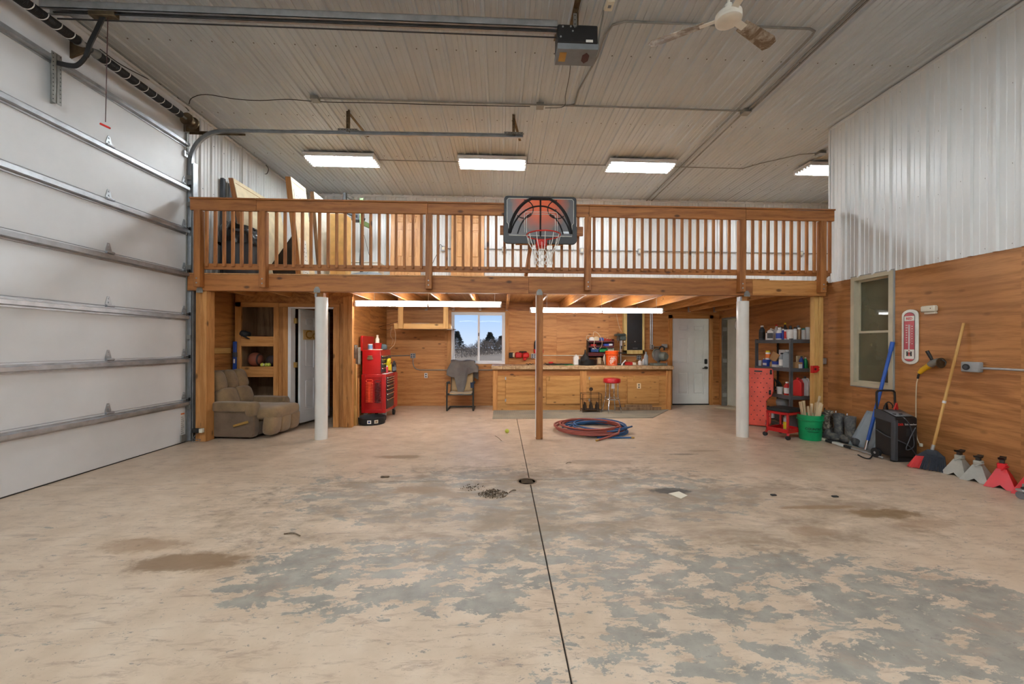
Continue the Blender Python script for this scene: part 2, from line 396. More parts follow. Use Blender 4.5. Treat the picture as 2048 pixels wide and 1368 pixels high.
    n.links.new(_math(n, 'ADD', rr, _math(n, 'MULTIPLY', dm, .2)), p.inputs['Roughness'])
    p.inputs['Specular IOR Level'].default_value = .45
    _bump(n, p, _math(n, 'SUBTRACT', _math(n, 'MULTIPLY', _noise(n, mp((1, 1, 1)), 30, 4), .3), worn), .25, .004)
floor_material()
mat('joint_fill', (52, 46, 40), .9)
fl = struct('floor'); tag(fl, 'worn peach-painted concrete floor with saw-cut joints')
JX, JY = .295, 4.14
for x0, x1 in ((-4.7, JX-.004), (JX+.004, XR2)):
    for y0, y1 in ((YR, -.6), (-.592, JY-.004), (JY+.004, YB+.1)):
        MB().box(x0, x1, y0, y1, -.15, 0, bev=.003).build('concrete_slab', 'painted_concrete', fl)
MB().box(-4.7, XR2, YR, YB+.1, -.2, -.012).build('joint_bed', 'joint_fill', fl)

# ---- ribbed steel sheets
PITCH = .2286
def rib_profile(L, start=0.0):
    pts = []; k = 0
    s = -start
    while s < L:
        for a, h in ((0, 0), (.012, .024), (.040, .024), (.052, 0), (.098, 0), (.103, .007), (.115, .007), (.120, 0), (.164, 0), (.169, .007), (.181, .007), (.186, 0)):
            if 0 <= s+a <= L: pts.append((s+a, h))
        s += PITCH
    if not pts or pts[0][0] > 1e-6: pts = [(0, 0)]+pts
    pts.append((L, 0)); return pts
def ribbed(parent, origin, along, across, out, length, width, m, name='steel_panel', nper=4):
    """sheets laid side by side: 'along' runs with the ribs, 'across' over them, 'out' towards the room"""
    o, al, ac, ou = Vector(origin), Vector(along), Vector(across), Vector(out)
    w = 0
    while w < width-1e-4:
        L = min(nper*PITCH, width-w); pr = rib_profile(L); b = MB()
        vs = [o+ac*(w+s)+ou*(h+.0006*((int(w/.9) % 2)))+al*t for t in (0, length) for s, h in pr]; n = len(pr)
        b.add(vs, [(i, i+1, n+i+1, n+i) for i in range(n-1)])
        b.build(name, m, parent, ang=20); w += L
def screws(parent, pts, out, m='screw_dark', r=.008):
    b = MB(); ou = Vector(out)
    for q in pts: b.cyl(Vector(q), Vector(q)+ou*.006, r, r*.7, n=6)
    o = b.build('screws', m, parent); o['kind'] = 'stuff'
ce = struct('ceiling'); tag(ce, 'ribbed steel ceiling with rows of screws')
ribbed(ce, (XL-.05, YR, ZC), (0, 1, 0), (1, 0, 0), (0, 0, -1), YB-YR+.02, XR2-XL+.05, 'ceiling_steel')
screws(ce, [(XL-.05+.15+i*PITCH, y, ZC-.0005) for y in (3.05, 4.67, 6.1, 7.35, 8.5) for i in range(56)], (0, 0, -1), r=.009)
# ---- wall: left
wl = struct('wall_left'); tag(wl, 'left wall of white ribbed steel above plywood')
ribbed(wl, (XL, YL+.05, ZD-.05), (0, 0, 1), (0, 1, 0), (1, 0, 0), ZC-ZD+.05, YB-YL-.05, 'white_steel')
ribbed(wl, (XL, YR, 0), (0, 0, 1), (0, 1, 0), (1, 0, 0), ZC, 2.2-YR, 'white_steel')
MB().box(XL-.03, XL, 2.2, YL+.06, 4.2, ZC).build('header_panel', 'white_paint', wl)
MB().box(XL-.02, XL, YL+.06, 7.4, 0, ZD, bev=.002).build('plywood_sheet', 'ply_left', wl)
MB().box(XL-.02, XL, 7.4, YB, 0, ZD, bev=.002).build('plywood_sheet', 'ply_left', wl)
for y0, y1 in ((2.05, 2.4), (5.75, 6.2)): MB().box(XL-.14, XL-.05, y0, y1, -.1, ZC).build('door_jamb', 'white_paint', wl)  # unseen strips added behind the garage door ends to stop sun leaking in
MB().box(XL-.14, XL-.05, 2.05, 6.2, 4.1, ZC).build('door_jamb', 'white_paint', wl)  # the same unseen sun stop, added over the door head
MB().box(XL, XL+.05, 7.12, 7.2, ZD, ZC-.02, bev=.004).build('downspout', 'pvc_white', wl)
MB().box(XL, XL+.03, 2.2, YB, ZC-.05, ZC-.015).build('corner_trim', 'white_steel', wl)
screws(wl, [(XL+.0003, YL+.13+i*PITCH, z) for z in (2.7, 3.4, 3.75, 4.5) for i in range(14)], (1, 0, 0), 'galv')
# ---- wall: back
wb = struct('wall_back'); tag(wb, 'back wall of knotty plywood below white ribbed steel')
ribbed(wb, (XL, YB, ZD), (0, 0, 1), (1, 0, 0), (0, -1, 0), ZC-ZD, XR2-XL, 'white_steel')
MB().box(XL, XR2, YB-.03, YB-.001, ZC-.06, ZC-.01).build('corner_trim', 'white_steel', wb)
screws(wb, [(XL+.13+i*PITCH, YB-.0003, z) for z in (2.75, 3.5, 4.3) for i in range(44)], (0, -1, 0), 'galv')
w0, w1_ = P(903, 624, y=YB), P(1010, 728, y=YB)
WX0, WX1, WZ0, WZ1 = w0.x, w1_.x, w1_.z, w0.z
d0, d1 = P(1344, 638, y=YB), P(1417, 806, y=YB)
DX0, DX1, DZ1 = d0.x, d1.x, 2.03
def sheet(parent, x0, x1, z0, z1, m='ply_back', y=YB): return MB().box(x0, x1, y, y+.018, z0, z1, bev=.002).build('plywood_sheet', m, parent)
zs = 1.17
for x0, x1 in ((XL, XC), (XC, -1.3), (-1.3, WX0)): sheet(wb, x0, x1, 0, zs); sheet(wb, x0, x1, zs, ZD)
sheet(wb, WX0, WX1, 0, WZ0); sheet(wb, WX0, WX1, WZ1, ZD)
for x0, x1 in ((WX1, 1.28), (1.28, 2.5), (2.5, 3.2), (3.2, DX0-.02)): sheet(wb, x0, x1, 0, zs); sheet(wb, x0, x1, zs, ZD)
sheet(wb, DX0-.02, DX1+.02, DZ1+.02, ZD); sheet(wb, DX1+.02, XR+.1, 0, ZD)
# ---- wall: right, lower plywood with a window and a doorway, upper steel
wr = struct('wall_right'); tag(wr, 'right wall of plywood below white ribbed steel')
def ybyu(u): return P(u, 690, x=XR).y
RW0, RW1 = ybyu(1788), ybyu(1704); RWZ0, RWZ1 = P(1704, 770, x=XR).z, P(1704, 556, x=XR).z
RD0, RD1 = 8.33, 9.13
ZP = 2.40
def rsheet(y0, y1, z0, z1): return MB().box(XR, XR+.018, y0, y1, z0, z1, bev=.002).build('plywood_sheet', 'ply_right', wr)
for y0, y1 in ((YR, -3.4), (-3.4, -1.0), (-1.0, 1.35), (1.35, 3.72)): rsheet(y0, y1, 0, 1.2); rsheet(y0, y1, 1.2, ZP)
rsheet(3.72, RW0, 0, 1.2); rsheet(3.72, RW0, 1.2, ZP)
rsheet(RW0, RW1, 0, RWZ0); rsheet(RW0, RW1, RWZ1, ZP)
rsheet(RW1, 6.09, 0, 1.2); rsheet(RW1, 6.09, 1.2, ZP)
rsheet(6.09, RD0, 0, 1.2); rsheet(6.09, RD0, 1.2, ZP)
rsheet(RD0, RD1, 2.06, ZP); rsheet(RD1, YB, 0, ZP)
MB().box(XR-.006, XR+.014, 3.70, 3.735, 0, ZP).build('batten', 'ply_right', wr)
ribbed(wr, (XR-.002, YR, ZP-.012), (0, 0, 1), (0, 1, 0), (-1, 0, 0), ZC-ZP, YC-YR-.02, 'white_steel')
MB().box(XR-.03, XR+.12, YC-.03, YC, ZP-.012, ZC-.01, bev=.004).build('corner_trim', 'white_steel', wr)
MB().box(XR-.03, XR, YR, YC, ZC-.05, ZC-.015).build('ceiling_trim', 'white_steel', wr)
MB().box(XR+.002, XR+.1, YR, YC-.002, ZP+.01, ZC).build('wall_core', 'white_steel', wr)
screws(wr, [(XR-.0023, YC-.2-i*PITCH, ZP+.04+(.75+(i % 2)*.06)*k) for k in range(4) for i in range(16)], (-1, 0, 0), r=.009)
# ---- the room beyond the right wall, and the end of the loft over it
wf = struct('wall_far_right'); tag(wf, 'plain wall of the side room and the loft end')
mat('side_room', (150, 140, 118), .8, 0, .05, 3)
MB().box(XR2, XR2+.03, YR, YB, 0, ZC).build('end_wall', 'side_room', wf)
MB().box(XR+.02, XR2, 2.4, 2.43, 0, ZP).build('partition', 'side_room', wf)
MB().box(XR+.02, XR2, YB, YB+.03, 0, ZD).build('back_lining', 'side_room', wf)
MB().box(XR+.02, XR2, 2.4, YB, ZP-.02, ZP).build('room_ceiling', 'side_room', wf)
MB().box(XR+.1, XR2, 2.4, YC, ZP, ZP+.03).build('loft_subfloor', 'ply_deck', wf)
# ---- wall behind the viewer
wq = struct('wall_rear'); tag(wq, 'rear wall of white ribbed steel behind the viewer')
ribbed(wq, (XL-.05, YR, 0), (0, 0, 1), (1, 0, 0), (0, 1, 0), ZC, XR2-XL+.05, 'white_steel')

# ---- closet under the loft, left
wc = struct('wall_closet'); tag(wc, 'closet front of studs, plywood and open cubbies under the loft')
def cx(u): return P(u, 690, y=YCL).x
def czf(v): return P(560, v, y=YCL).z
def stud(u0, u1, v0, v1, y0=YCL-.02, y1=YCL+.02, m='fir_z', name='stud'):
    z1 = czf(v0); z0 = czf(v1) if v1 is not None else 0.0
    return MB().box(cx(u0), cx(u1), y0, y1, z0, z1, bev=.004).build(name, m, wc)
def board(u0, u1, v0, v1, **k): return stud(u0, u1, v0, v1, m='fir_x', name='rail', **k)
ZJ = 2.19
MB().box(cx(470), cx(706), YCL, YCL+.018, czf(606), ZJ+.2, bev=.002).build('header_sheet', 'ply_left', wc)
stud(471, 483, 605, None); stud(548, 558, 614, None); board(471, 558, 605, 614.5)
MB().box(cx(558), cx(578), YCL, YCL+.018, 0, czf(606), bev=.002).build('plywood_sheet', 'ply_closet', wc)
stud(567, 577.5, 614.5, None); board(558, 679, 606, 614.3, y0=YCL-.012)
MB().box(cx(577.5), cx(583.5), YCL-.03, YCL+.12, 0, czf(615), bev=.003).build('door_jamb', 'white_vinyl', wc)
MB().box(cx(577.5), cx(668), YCL-.03, YCL+.12, czf(616.5), czf(614), bev=.002).build('door_jamb', 'white_vinyl', wc)
stud(667, 679, 614, None); MB().box(cx(679), cx(689), YCL, YCL+.018, 0, czf(606), bev=.002).build('plywood_sheet', 'ply_closet', wc)
stud(688, 697, 594, None, y0=YCL-.04, y1=YCL+.05); stud(697, 706, 592, None, y0=YCL-.04, y1=YCL+.05)
# cubby shelves with face boards, back of weathered plywood
board(483, 548, 673, 693); board(483, 548, 733, 754); 
for v in (674, 734): MB().box(cx(478), cx(552), YCL+.02, YCL+.5, czf(v)-.02, czf(v), bev=.002).build('shelf', 'ply_closet', wc)
bx_ = [cx(476), cx(476)+.36, cx(560)]
for a, b in zip(bx_, bx_[1:]): MB().box(a, b-.002, YCL+.5, YCL+.515, 0, ZJ+.2, bev=.002).build('back_sheet', 'ply_weathered', wc)
MB().box(XL, cx(478), YCL+.4, YCL+.415, 0, ZJ+.2).build('cubby_side', 'ply_weathered', wc)
MB().box(cx(483)-.06, cx(483)-.04, YCL+.02, YCL+.5, 0, ZJ+.2).build('cubby_side', 'ply_weathered', wc)
MB().box(cx(556)-.012, cx(556)+.006, YCL+.02, YCL+.5, 0, ZJ+.2).build('cubby_side', 'ply_weathered', wc)
# closet side wall facing the shop
for y0, y1 in ((YCL+.05, 8.1), (8.1, YB)): MB().box(XC-.018, XC, y0, y1, 0, ZJ+.2, bev=.002).build('plywood_sheet', 'ply_left', wc)
MB().box(XC-.12, XC-.018, YCL+.05, YB, ZJ-.02, ZJ+.02).build('top_plate', 'fir_y', wc)
MB().box(XL, XC, YB-.03, YB-.01, 0, ZJ+.2, bev=.002).build('plywood_sheet', 'ply_back', wc)

# ---- doors and windows of the setting
def six_panel(parent, mx, w, h, t, m, deep=.009):
    """a six-panel door leaf in its own frame: x 0..w, y 0..t, z 0..h; panels with raised fields on both faces"""
    def part(name, b): return b.build(name, m, parent)
    b = MB(); b.box(.01, w-.01, .012, t-.012, .01, h-.01, mx=mx)
    st, mu = .125*w/.9, .11*w/.9
    cols = [(0, st), ((w-mu)/2, (w+mu)/2), (w-st, w)]
    rows = [(0, .22), (.75, .94), (h-.44, h-.30), (h-.14, h)]
    for a, c in cols: b.box(a, c, 0, t, 0, h, mx=mx)
    for a, c in rows:
        for p_, q_ in zip([k[1] for k in cols[:-1]], [k[0] for k in cols[1:]]): b.box(p_, q_, 0, t, a, c, mx=mx)
    leaf = part('leaf', b)
    xs = [(st, (w-mu)/2), ((w+mu)/2, w-st)]; zs_ = list(zip([r[1] for r in rows[:-1]], [r[0] for r in rows[1:]]))
    for a, c in xs:
        for e_, g in zs_:
            q = MB(); q.box(a+.03, c-.03, .002, t-.002, e_+.03, g-.03, bev=.010, mx=mx); o = q.build('panel', m, leaf)
    return leaf
dr = struct('door_1'); tag(dr, 'white six-panel steel door in the back wall')
six_panel(dr, Matrix.Translation((DX0+.01, YB-.02, .03)), DX1-DX0-.02, 2.0, .045, 'white_paint')
for a, b_2, z0, z1 in ((DX0-.09, DX0+.0, 0, 2.12), (DX1, DX1+.09, 0, 2.12), (DX0-.09, DX1+.09, 2.035, 2.13)):
    MB().box(a, b_2, YB-.035, YB+.02, z0, z1, bev=.004).build('casing', 'fir_z' if z0 == 0 else 'fir_x', dr)
MB().box(DX0, DX1, YB-.03, YB+.04, 0, .028).build('threshold', 'black_rubber', dr)
kp = P(1411.5, 723, y=YB-.03); lk = P(1411.5, 735.5, y=YB-.03)
MB().box(kp.x-.035, kp.x+.035, YB-.055, YB-.02, kp.z-.06, kp.z+.06, bev=.015).build('keypad_lock', 'black_plastic', dr)
q = MB(); q.cyl((lk.x, YB-.02, lk.z), (lk.x, YB-.075, lk.z), .034, .03, 16); q.beam((lk.x+.01, YB-.07, lk.z), (lk.x-.1, YB-.075, lk.z-.012), .02, .02, bev=.005); q.build('lever_handle', 'black_plastic', dr)
MB().box(DX0-.004, DX1+.004, YB+.03, YB+.06, 0, 2.05).build('outer_leaf', 'white_paint', dr)
# door 2: in the right wall, ajar into the side room
d2 = struct('door_2'); tag(d2, 'grey-white flush door standing ajar in the right wall corner')
for y0, y1, z0, z1 in ((RD0-.07, RD0, 0, 2.09), (RD1, RD1+.07, 0, 2.09), (RD0-.07, RD1+.07, 2.04, 2.11)): MB().box(XR-.014, XR+.1, y0, y1, z0, z1, bev=.004).build('casing', 'fir_z' if z0 == 0 else 'fir_y', d2)
for y0, y1, z0, z1 in ((RD0, RD0+.025, 0, 2.04), (RD1-.03, RD1, 0, 2.04), (RD0, RD1, 2.015, 2.04)): MB().box(XR-.012, XR+.11, y0, y1, z0, z1, bev=.003).build('jamb', 'galv_dull', d2)
mx = Matrix.Translation((XR+.10, RD1-.05, .02)) @ Matrix.Rotation(math.radians(-72), 4, 'Z')
mat('door_grey', (196, 196, 184), .5, 0, .06, 3)
MB().box(0, .73, 0, .04, 0, 1.98, bev=.003, mx=mx).build('leaf', 'door_grey', d2)
for z in (.25, 1.05, 1.78): MB().box(XR-.0, XR+.1, RD1-.034, RD1-.028, z-.045, z+.045).build('hinge', 'galv', d2)
# door 3: closet door, open inwards
d3 = struct('door_3'); tag(d3, 'white six-panel closet door standing open behind the white column')
hx = cx(588)+.01
ang3 = math.radians(76)
mx3 = Matrix.Translation((hx, YCL+.12, .05)) @ Matrix.Rotation(ang3, 4, 'Z') @ Matrix.Translation((0, -.04, 0))
six_panel(d3, mx3, .76, 1.96, .04, 'white_paint')
for z in (.3, 1.05, 1.8): MB().box(cx(583.5)+.0, cx(588), YCL+.06, YCL+.122, z-.045, z+.045, bev=.002).build('hinge', 'brass', d3)
# window 1: sliding vinyl window in the back wall
def glass_material(name, tint, rough=0.0, ior=1.5, dust=None):
    m, n, p = _new(name); n.nodes.remove(p)
    out = [q for q in n.nodes if q.type == 'OUTPUT_MATERIAL'][0]
    tr = n.nodes.new('ShaderNodeBsdfTransparent'); gl = n.nodes.new('ShaderNodeBsdfGlossy'); gl.inputs['Roughness'].default_value = rough
    tr.inputs[0].default_value = (*tint, 1); mxs = n.nodes.new('ShaderNodeMixShader'); fr = n.nodes.new('ShaderNodeFresnel'); fr.inputs[0].default_value = ior
    no = _noise(n, _coords(n), 2.0); t2 = n.nodes.new('ShaderNodeMath'); t2.operation = 'MULTIPLY_ADD'; t2.inputs[1].default_value = .002; n.links.new(no, t2.inputs[0]); n.links.new(fr.outputs[0], t2.inputs[2])
    n.links.new(t2.outputs[0], mxs.inputs[0]); n.links.new(tr.outputs[0], mxs.inputs[1]); n.links.new(gl.outputs[0], mxs.inputs[2]); n.links.new(mxs.outputs[0], out.inputs[0])
    if dust:
        df = n.nodes.new('ShaderNodeBsdfDiffuse'); df.inputs[0].default_value = (*lin(dust), 1); m2 = n.nodes.new('ShaderNodeMixShader'); n.links.new(_ramp(n, no, [(.3, (.42,)*3), (.7, (.55,)*3)]), m2.inputs[0]); n.links.new(mxs.outputs[0], m2.inputs[1]); n.links.new(df.outputs[0], m2.inputs[2]); n.links.new(m2.outputs[0], out.inputs[0])
glass_material('glass_clear', (.97, .98, .98), ior=1.06); glass_material('glass_dusty_lightened', (.7, .7, .6), .02, dust=(138, 136, 112))  # right window: dust film whose pale haze is also added to lighten the dark panes
v1 = struct('window_1'); tag(v1, 'white vinyl sliding window in the back wall above the chair')
def frame(parent, name, x0, x1, z0, z1, y0, y1, w, m):
    b = MB(); b.box(x0, x0+w, y0, y1, z0, z1); b.box(x1-w, x1, y0, y1, z0, z1); b.box(x0+w, x1-w, y0, y1, z0, z0+w); b.box(x0+w, x1-w, y0, y1, z1-w, z1); return b.build(name, m, parent)
frame(v1, 'window_frame', WX0, WX1, WZ0, WZ1, YB-.02, YB+.14, .035, 'white_vinyl')
mxw = P(957.5, 690, y=YB).x
s1 = frame(v1, 'sash', WX0+.03, mxw+.02, WZ0+.03, WZ1-.03, YB+.06, YB+.09, .032, 'white_vinyl'); s2 = frame(v1, 'sash', mxw-.025, WX1-.03, WZ0+.03, WZ1-.03, YB+.02, YB+.055, .042, 'white_vinyl')
MB().box(WX0+.05, mxw, YB+.073, YB+.077, WZ0+.05, WZ1-.05).build('pane', 'glass_clear', s1)
MB().box(mxw, WX1-.06, YB+.036, YB+.04, WZ0+.06, WZ1-.06).build('pane', 'glass_clear', s2)
MB().box(mxw-.015, mxw+.005, YB+.0, YB+.02, 1.6, 1.68, bev=.004).build('latch', 'dark_grey', v1)
for a, b_2 in ((WX0-.1, WX0-.005), (WX1+.005, WX1+.09)): MB().box(a, b_2, YB-.02, YB, WZ0-.02, ZD-.2, bev=.003).build('casing', 'fir_z', v1)
# window 2: sash window in the right wall
v2 = struct('window_2'); tag(v2, 'beige-framed sash window in the right wall looking into a dim room')
mat('almond', (196, 188, 164), .4, 0, .05)
def yframe(parent, name, y0, y1, z0, z1, x0, x1, w, m):
    b = MB(); b.box(x0, x1, y0, y0+w, z0, z1); b.box(x0, x1, y1-w, y1, z0, z1); b.box(x0, x1, y0+w, y1-w, z0, z0+w); b.box(x0, x1, y0+w, y1-w, z1-w, z1); return b.build(name, m, parent)
yframe(v2, 'window_frame', RW0, RW1, RWZ0, RWZ1, XR-.025, XR+.1, .055, 'almond')
yframe(v2, 'nailing_flange', RW0-.015, RW1+.015, RWZ0-.015, RWZ1+.015, XR-.012, XR-.001, .03, 'grey_box')
zm = (RWZ0+RWZ1)/2-.02
sa = yframe(v2, 'sash', RW0+.05, RW1-.05, zm-.02, RWZ1-.05, XR+.05, XR+.08, .03, 'almond'); sb = yframe(v2, 'sash', RW0+.05, RW1-.05, RWZ0+.05, zm+.02, XR+.02, XR+.05, .03, 'almond')
MB().box(XR+.063, XR+.067, RW0+.07, RW1-.07, zm, RWZ1-.07).build('pane', 'glass_dusty_lightened', sa); MB().box(XR+.033, XR+.037, RW0+.07, RW1-.07, RWZ0+.07, zm).build('pane', 'glass_dusty_lightened', sb)

# ---- outdoors, seen through the window
wood('dry_grass', (190, 160, 118), (150, 120, 84), 'x', rough=.9, knots=0)
mat('far_ever', (60, 62, 50), .9, 0, .25, 2); mat('far_brush', (112, 98, 84), .9, 0, .25, 1.2); mat('bark', (84, 70, 58), .9)
gd = MB().box(-160, 160, YB+.6, 190, -.5, -.35).build('field', 'dry_grass'); tag(gd, 'dry tan grass field seen through the back window', 'field', kind='stuff')
def tree(name, label, x, y, h, w, kind, group, seed):
    rn = random.Random(seed); t = thing(name, label, 'tree', (x, y, -.35), 0, group)
    MB().cyl((x, y, -.35), (x, y, -.35+h*.7), .02*h, .006*h, 7).build('trunk', 'bark', t)
    b = MB(); N = 1100 if kind else 700
    for i in range(N):
        f = rn.random()**.8; z = -.35+h*(.08+.92*f) if kind else -.35+h*f*(1-.25*rn.random())
        r = w*(1-f)*.5+.05 if kind else w*.55*math.sqrt(max(.05, 1-(f-.3)**2*1.6))
        a = rn.random()*2*PI; rr = r*math.sqrt(rn.random()); p_ = Vector((x+rr*math.cos(a), y+rr*math.sin(a)*.6, z))
        d = Vector((math.cos(a), math.sin(a)*.6, rn.uniform(-.1, .7) if kind else rn.uniform(.4, 2))).normalized()*h*rn.uniform(.05, .13)
        sd = Vector((rn.uniform(-1, 1), 0, rn.uniform(-1, 1))).normalized()*h*(.03 if kind else .014)
        b.add([p_-sd, p_+sd, p_+d], [(0, 1, 2)])
    b.build('crown', 'far_ever' if kind else 'far_brush', t, smooth=False); return t
def atw(u, Y): return P(u, 690, y=Y).x
tree('evergreen_tree', 'dark pointed evergreen at the left of the window view', atw(914, 88), 88, 4.6, 4.4, 1, 'trees across the field', 1)
tree('evergreen_tree', 'tall dark evergreen behind the right window pane', atw(980, 94), 94, 4.6, 5.2, 1, 'trees across the field', 2)
tree('evergreen_tree', 'small dark evergreen at the right edge of the window view', atw(1001, 100), 100, 3.9, 3.4, 1, 'trees across the field', 3)
for i, (u, hh) in enumerate(((924, 2.4), (932, 1.9), (941, 2.0), (950, 2.3), (960, 2.7), (968, 2.9), (975, 2.6), (990, 3.0), (1007, 2.8), (905, 2.6))):
    tree('bare_shrub', 'bare brown shrub in the hedge line, %s from the left of the window' % ('second', 'third', 'fourth', 'fifth', 'sixth', 'seventh', 'eighth', 'ninth', 'last', 'first')[i], atw(u, 54+3*i), 54+3*i, hh*(54+3*i)/75+.1, 2.6, 0, 'bare shrubs across the field', 20+i)
# ================================================================ LOFT
lo = thing('loft', 'wooden loft of beams, joists and deck across the back of the shop', 'loft', (0, YL, ZD))
xj1, xj2, xe = P(1057, 570, y=YL).x, P(1505, 570, y=YL).x, P(1652, 575, y=YL).x
LX0 = -4.47
for a, b, m in ((LX0, xj1, 'stain_x'), (xj1+.002, xj2, 'stain_x'), (xj2+.002, xe, 'fir_x')):
    MB().box(a, b, YL, YL+.038, 2.163, 2.396, bev=.003).build('beam', m, lo)
MB().box(LX0, xe, YL+.04, YL+.115, 2.165, 2.396).build('inner_beam', 'stain_x', lo)
for i in range(11):                               # deck sheets, edge showing above the beam
    a = LX0+i*1.22; b = min(a+1.218, XR2)
    if a < XR2: MB().box(a, b, YL+.002 if b < XR-.2 else YC, YB, 2.398, ZD, bev=.002).build('deck_sheet', 'ply_deck', lo)
jo = None
x = LX0+.3; JOISTS = []
while x < XR2-.1:
    if x < XR-.05 or x > XR+.1:
        y0 = YL+.115 if x < XR else YC
        if jo is None or x > XR:
            o = MB().box(x, x+.038, y0, YB-.01, 2.195, 2.397, bev=.003).build('joist', 'fir_y', lo)
            if jo is None: jo = o; jx = x
        else:
            o = jo.copy(); C.objects.link(o); o.location = (x-jx, 0, 0)
        JOISTS.append(x)
    x += .61
MB().box(XC, XR, YB-.05, YB-.012, 2.19, 2.397).build('ledger', 'stain_x', lo)
# joist hangers of grey steel at the wall end
for x in JOISTS:
    if XC < x < XR: MB().box(x-.004, x+.042, YB-.11, YB-.05, 2.185, 2.30).build('joist_hanger', 'galv', lo)
# steel plates over the columns
def gusset(u, v):
    c = P(u, v, y=YL-.002)
    b = MB(); b.prism([(c.x-.045, c.z-.045), (c.x+.045, c.z-.045), (c.x+.045, c.z+.0), (c.x+.02, c.z+.04), (c.x-.02, c.z+.04), (c.x-.045, c.z+.0)], 'y', YL-.004, YL)
    for dx in (-.02, .02): b.cyl((c.x+dx, YL-.004, c.z-.01), (c.x+dx, YL-.008, c.z-.01), .006, n=8)
    b.build('tie_plate', 'galv_dull', lo)
for u, v in ((399, 579), (634, 579), (1079, 584), (1494, 587)): gusset(u, v)

# ---- railing
ra = thing('railing', 'stained wooden loft railing with square balusters', 'railing', (0, YL, ZD))
YF = YL-.04                                          # front of the rail posts
rx0, rx1 = P(388, 420, y=YL).x, P(1661, 430, y=YL).x
cuts = [rx0]+[P(u, 420, y=YL).x for u in (519, 857, 1176, 1486)]+[rx1]
for a, b in zip(cuts, cuts[1:]):
    MB().box(a+.001, b-.001, YF-.038, YF, 3.286, 3.44, bev=.004).build('top_rail', 'stain_x', ra)
    MB().box(a+.001, b-.001, YF-.06, YF+.09, 3.44, 3.462, bev=.004).build('cap_rail', 'stain_x', ra)
    MB().box(a+.001, b-.001, YF+.04, YF+.078, 2.468, 2.552, bev=.004).build('bottom_rail', 'stain_x', ra)
pb = []
for u in (393, 524, 857, 1176.5, 1486, 1648):
    x = P(u, 500, y=YF-.05).x
    q = MB().box(x-.045, x+.045, YF-.05, YF+.04, 2.205, 3.286, bev=.004); o = q.build('post', 'stain_z', ra); pb.append(x)
    for z in (2.26, 2.325): MB().cyl((x, YF-.05, z), (x, YF-.056, z), .011, .008, 10).build('carriage_bolt', 'galv', o)
bal = MB().box(-.018, .018, YF+.002, YF+.038, 2.50, 3.44, bev=.003); balo = None
x = rx0+.07; cnt = 0
step = P(1000, 500, y=YF).x-P(1000-16.55, 500, y=YF).x
while x < rx1-.03:
    if all(abs(x-p) > .055 for p in pb):
        if balo is None:
            balo = MB().box(x-.018, x+.018, YF+.002, YF+.038, 2.505, 3.44, bev=.003).build('baluster', 'stain_z', ra); bx0 = x
        else:
            o = balo.copy(); C.objects.link(o); o.location = (x-bx0, 0, 0)
    x += step
# short inner rail and knee brace near the right end
MB().beam((P(1640, 545, y=YL).x-.02, YF-.02, 2.42), (P(1645, 560, y=YL).x, YF-.02, 2.3), .03, .03).build('brace', 'pine_x', ra)

# ---- columns
def pipe_column(u, vb, vt, label):
    g = G(u, vb); r = .088; c = Vector((g.x, g.y+r, 0)); zt = P(u, vt, y=c.y).z
    t = thing('column', label, 'column', (c.x, c.y, 0), 0, 'columns under the loft beam')
    MB().lathe([(r, 0), (r, zt), (r-.006, zt), (r-.006, zt-.06)], (c.x, c.y, 0), 28).build('pipe_sleeve', 'pvc_white', t)
    MB().box(c.x-.045, c.x+.045, c.y-.045, c.y+.045, zt-.07, 2.163, bev=.003).build('timber_core', 'fir_z', t)
    MB().box(c.x-.075, c.x-.047, c.y-.06, c.y+.03, zt+.0, 2.15).build('bracket', 'galv', t)
    return c
COLA = pipe_column(637, 880.5, 595, 'white plastic pipe column beside the open closet door')
COLB = pipe_column(1491.5, 875.5, 603, 'white plastic pipe column beside the storage shelves')
g = G(1079, 879)
t = thing('column', 'square bare wooden column in the middle under the beam', 'column', (g.x, g.y+.05, 0), 0, 'columns under the loft beam')
MB().box(g.x-.052, g.x+.048, g.y, g.y+.09, 0, 2.163, bev=.004).build('timber', 'stain_z', t)
MB().box(g.x-.056, g.x-.0525, g.y+.002, g.y+.088, .03, 2.14).build('edge_strip', 'white_vinyl', t)
g = G(400, 877)
t = thing('column', 'doubled wooden corner post beside the garage door track', 'column', (g.x, g.y, 0), 0, 'columns under the loft beam')
xa, xb, xc_ = P(390, 700, y=YL+.04).x, P(401, 700, y=YL+.04).x, P(413.5, 700, y=YL+.04).x
MB().box(xa, xb-.002, YL+.05, YL+.2, 0, 2.163, bev=.004).build('timber', 'fir_z', t); MB().box(xb, xc_, YL+.03, YL+.2, 0, 2.163, bev=.004).build('timber', 'fir_z', t)
xa, xb = P(1624.5, 700, y=YL+.1).x, P(1641.5, 700, y=YL+.1).x
t = thing('column', 'bare wooden end post in front of the storage shelves', 'column', ((xa+xb)/2, YL+.1, 0), 0, 'columns under the loft beam')
MB().box(xa, (xa+xb)/2-.001, YL+.06, YL+.15, 0, 2.163, bev=.004).build('timber', 'pine_z', t); MB().box((xa+xb)/2, xb, YL+.05, YL+.15, 0, 2.163, bev=.004).build('timber', 'pine_z', t)

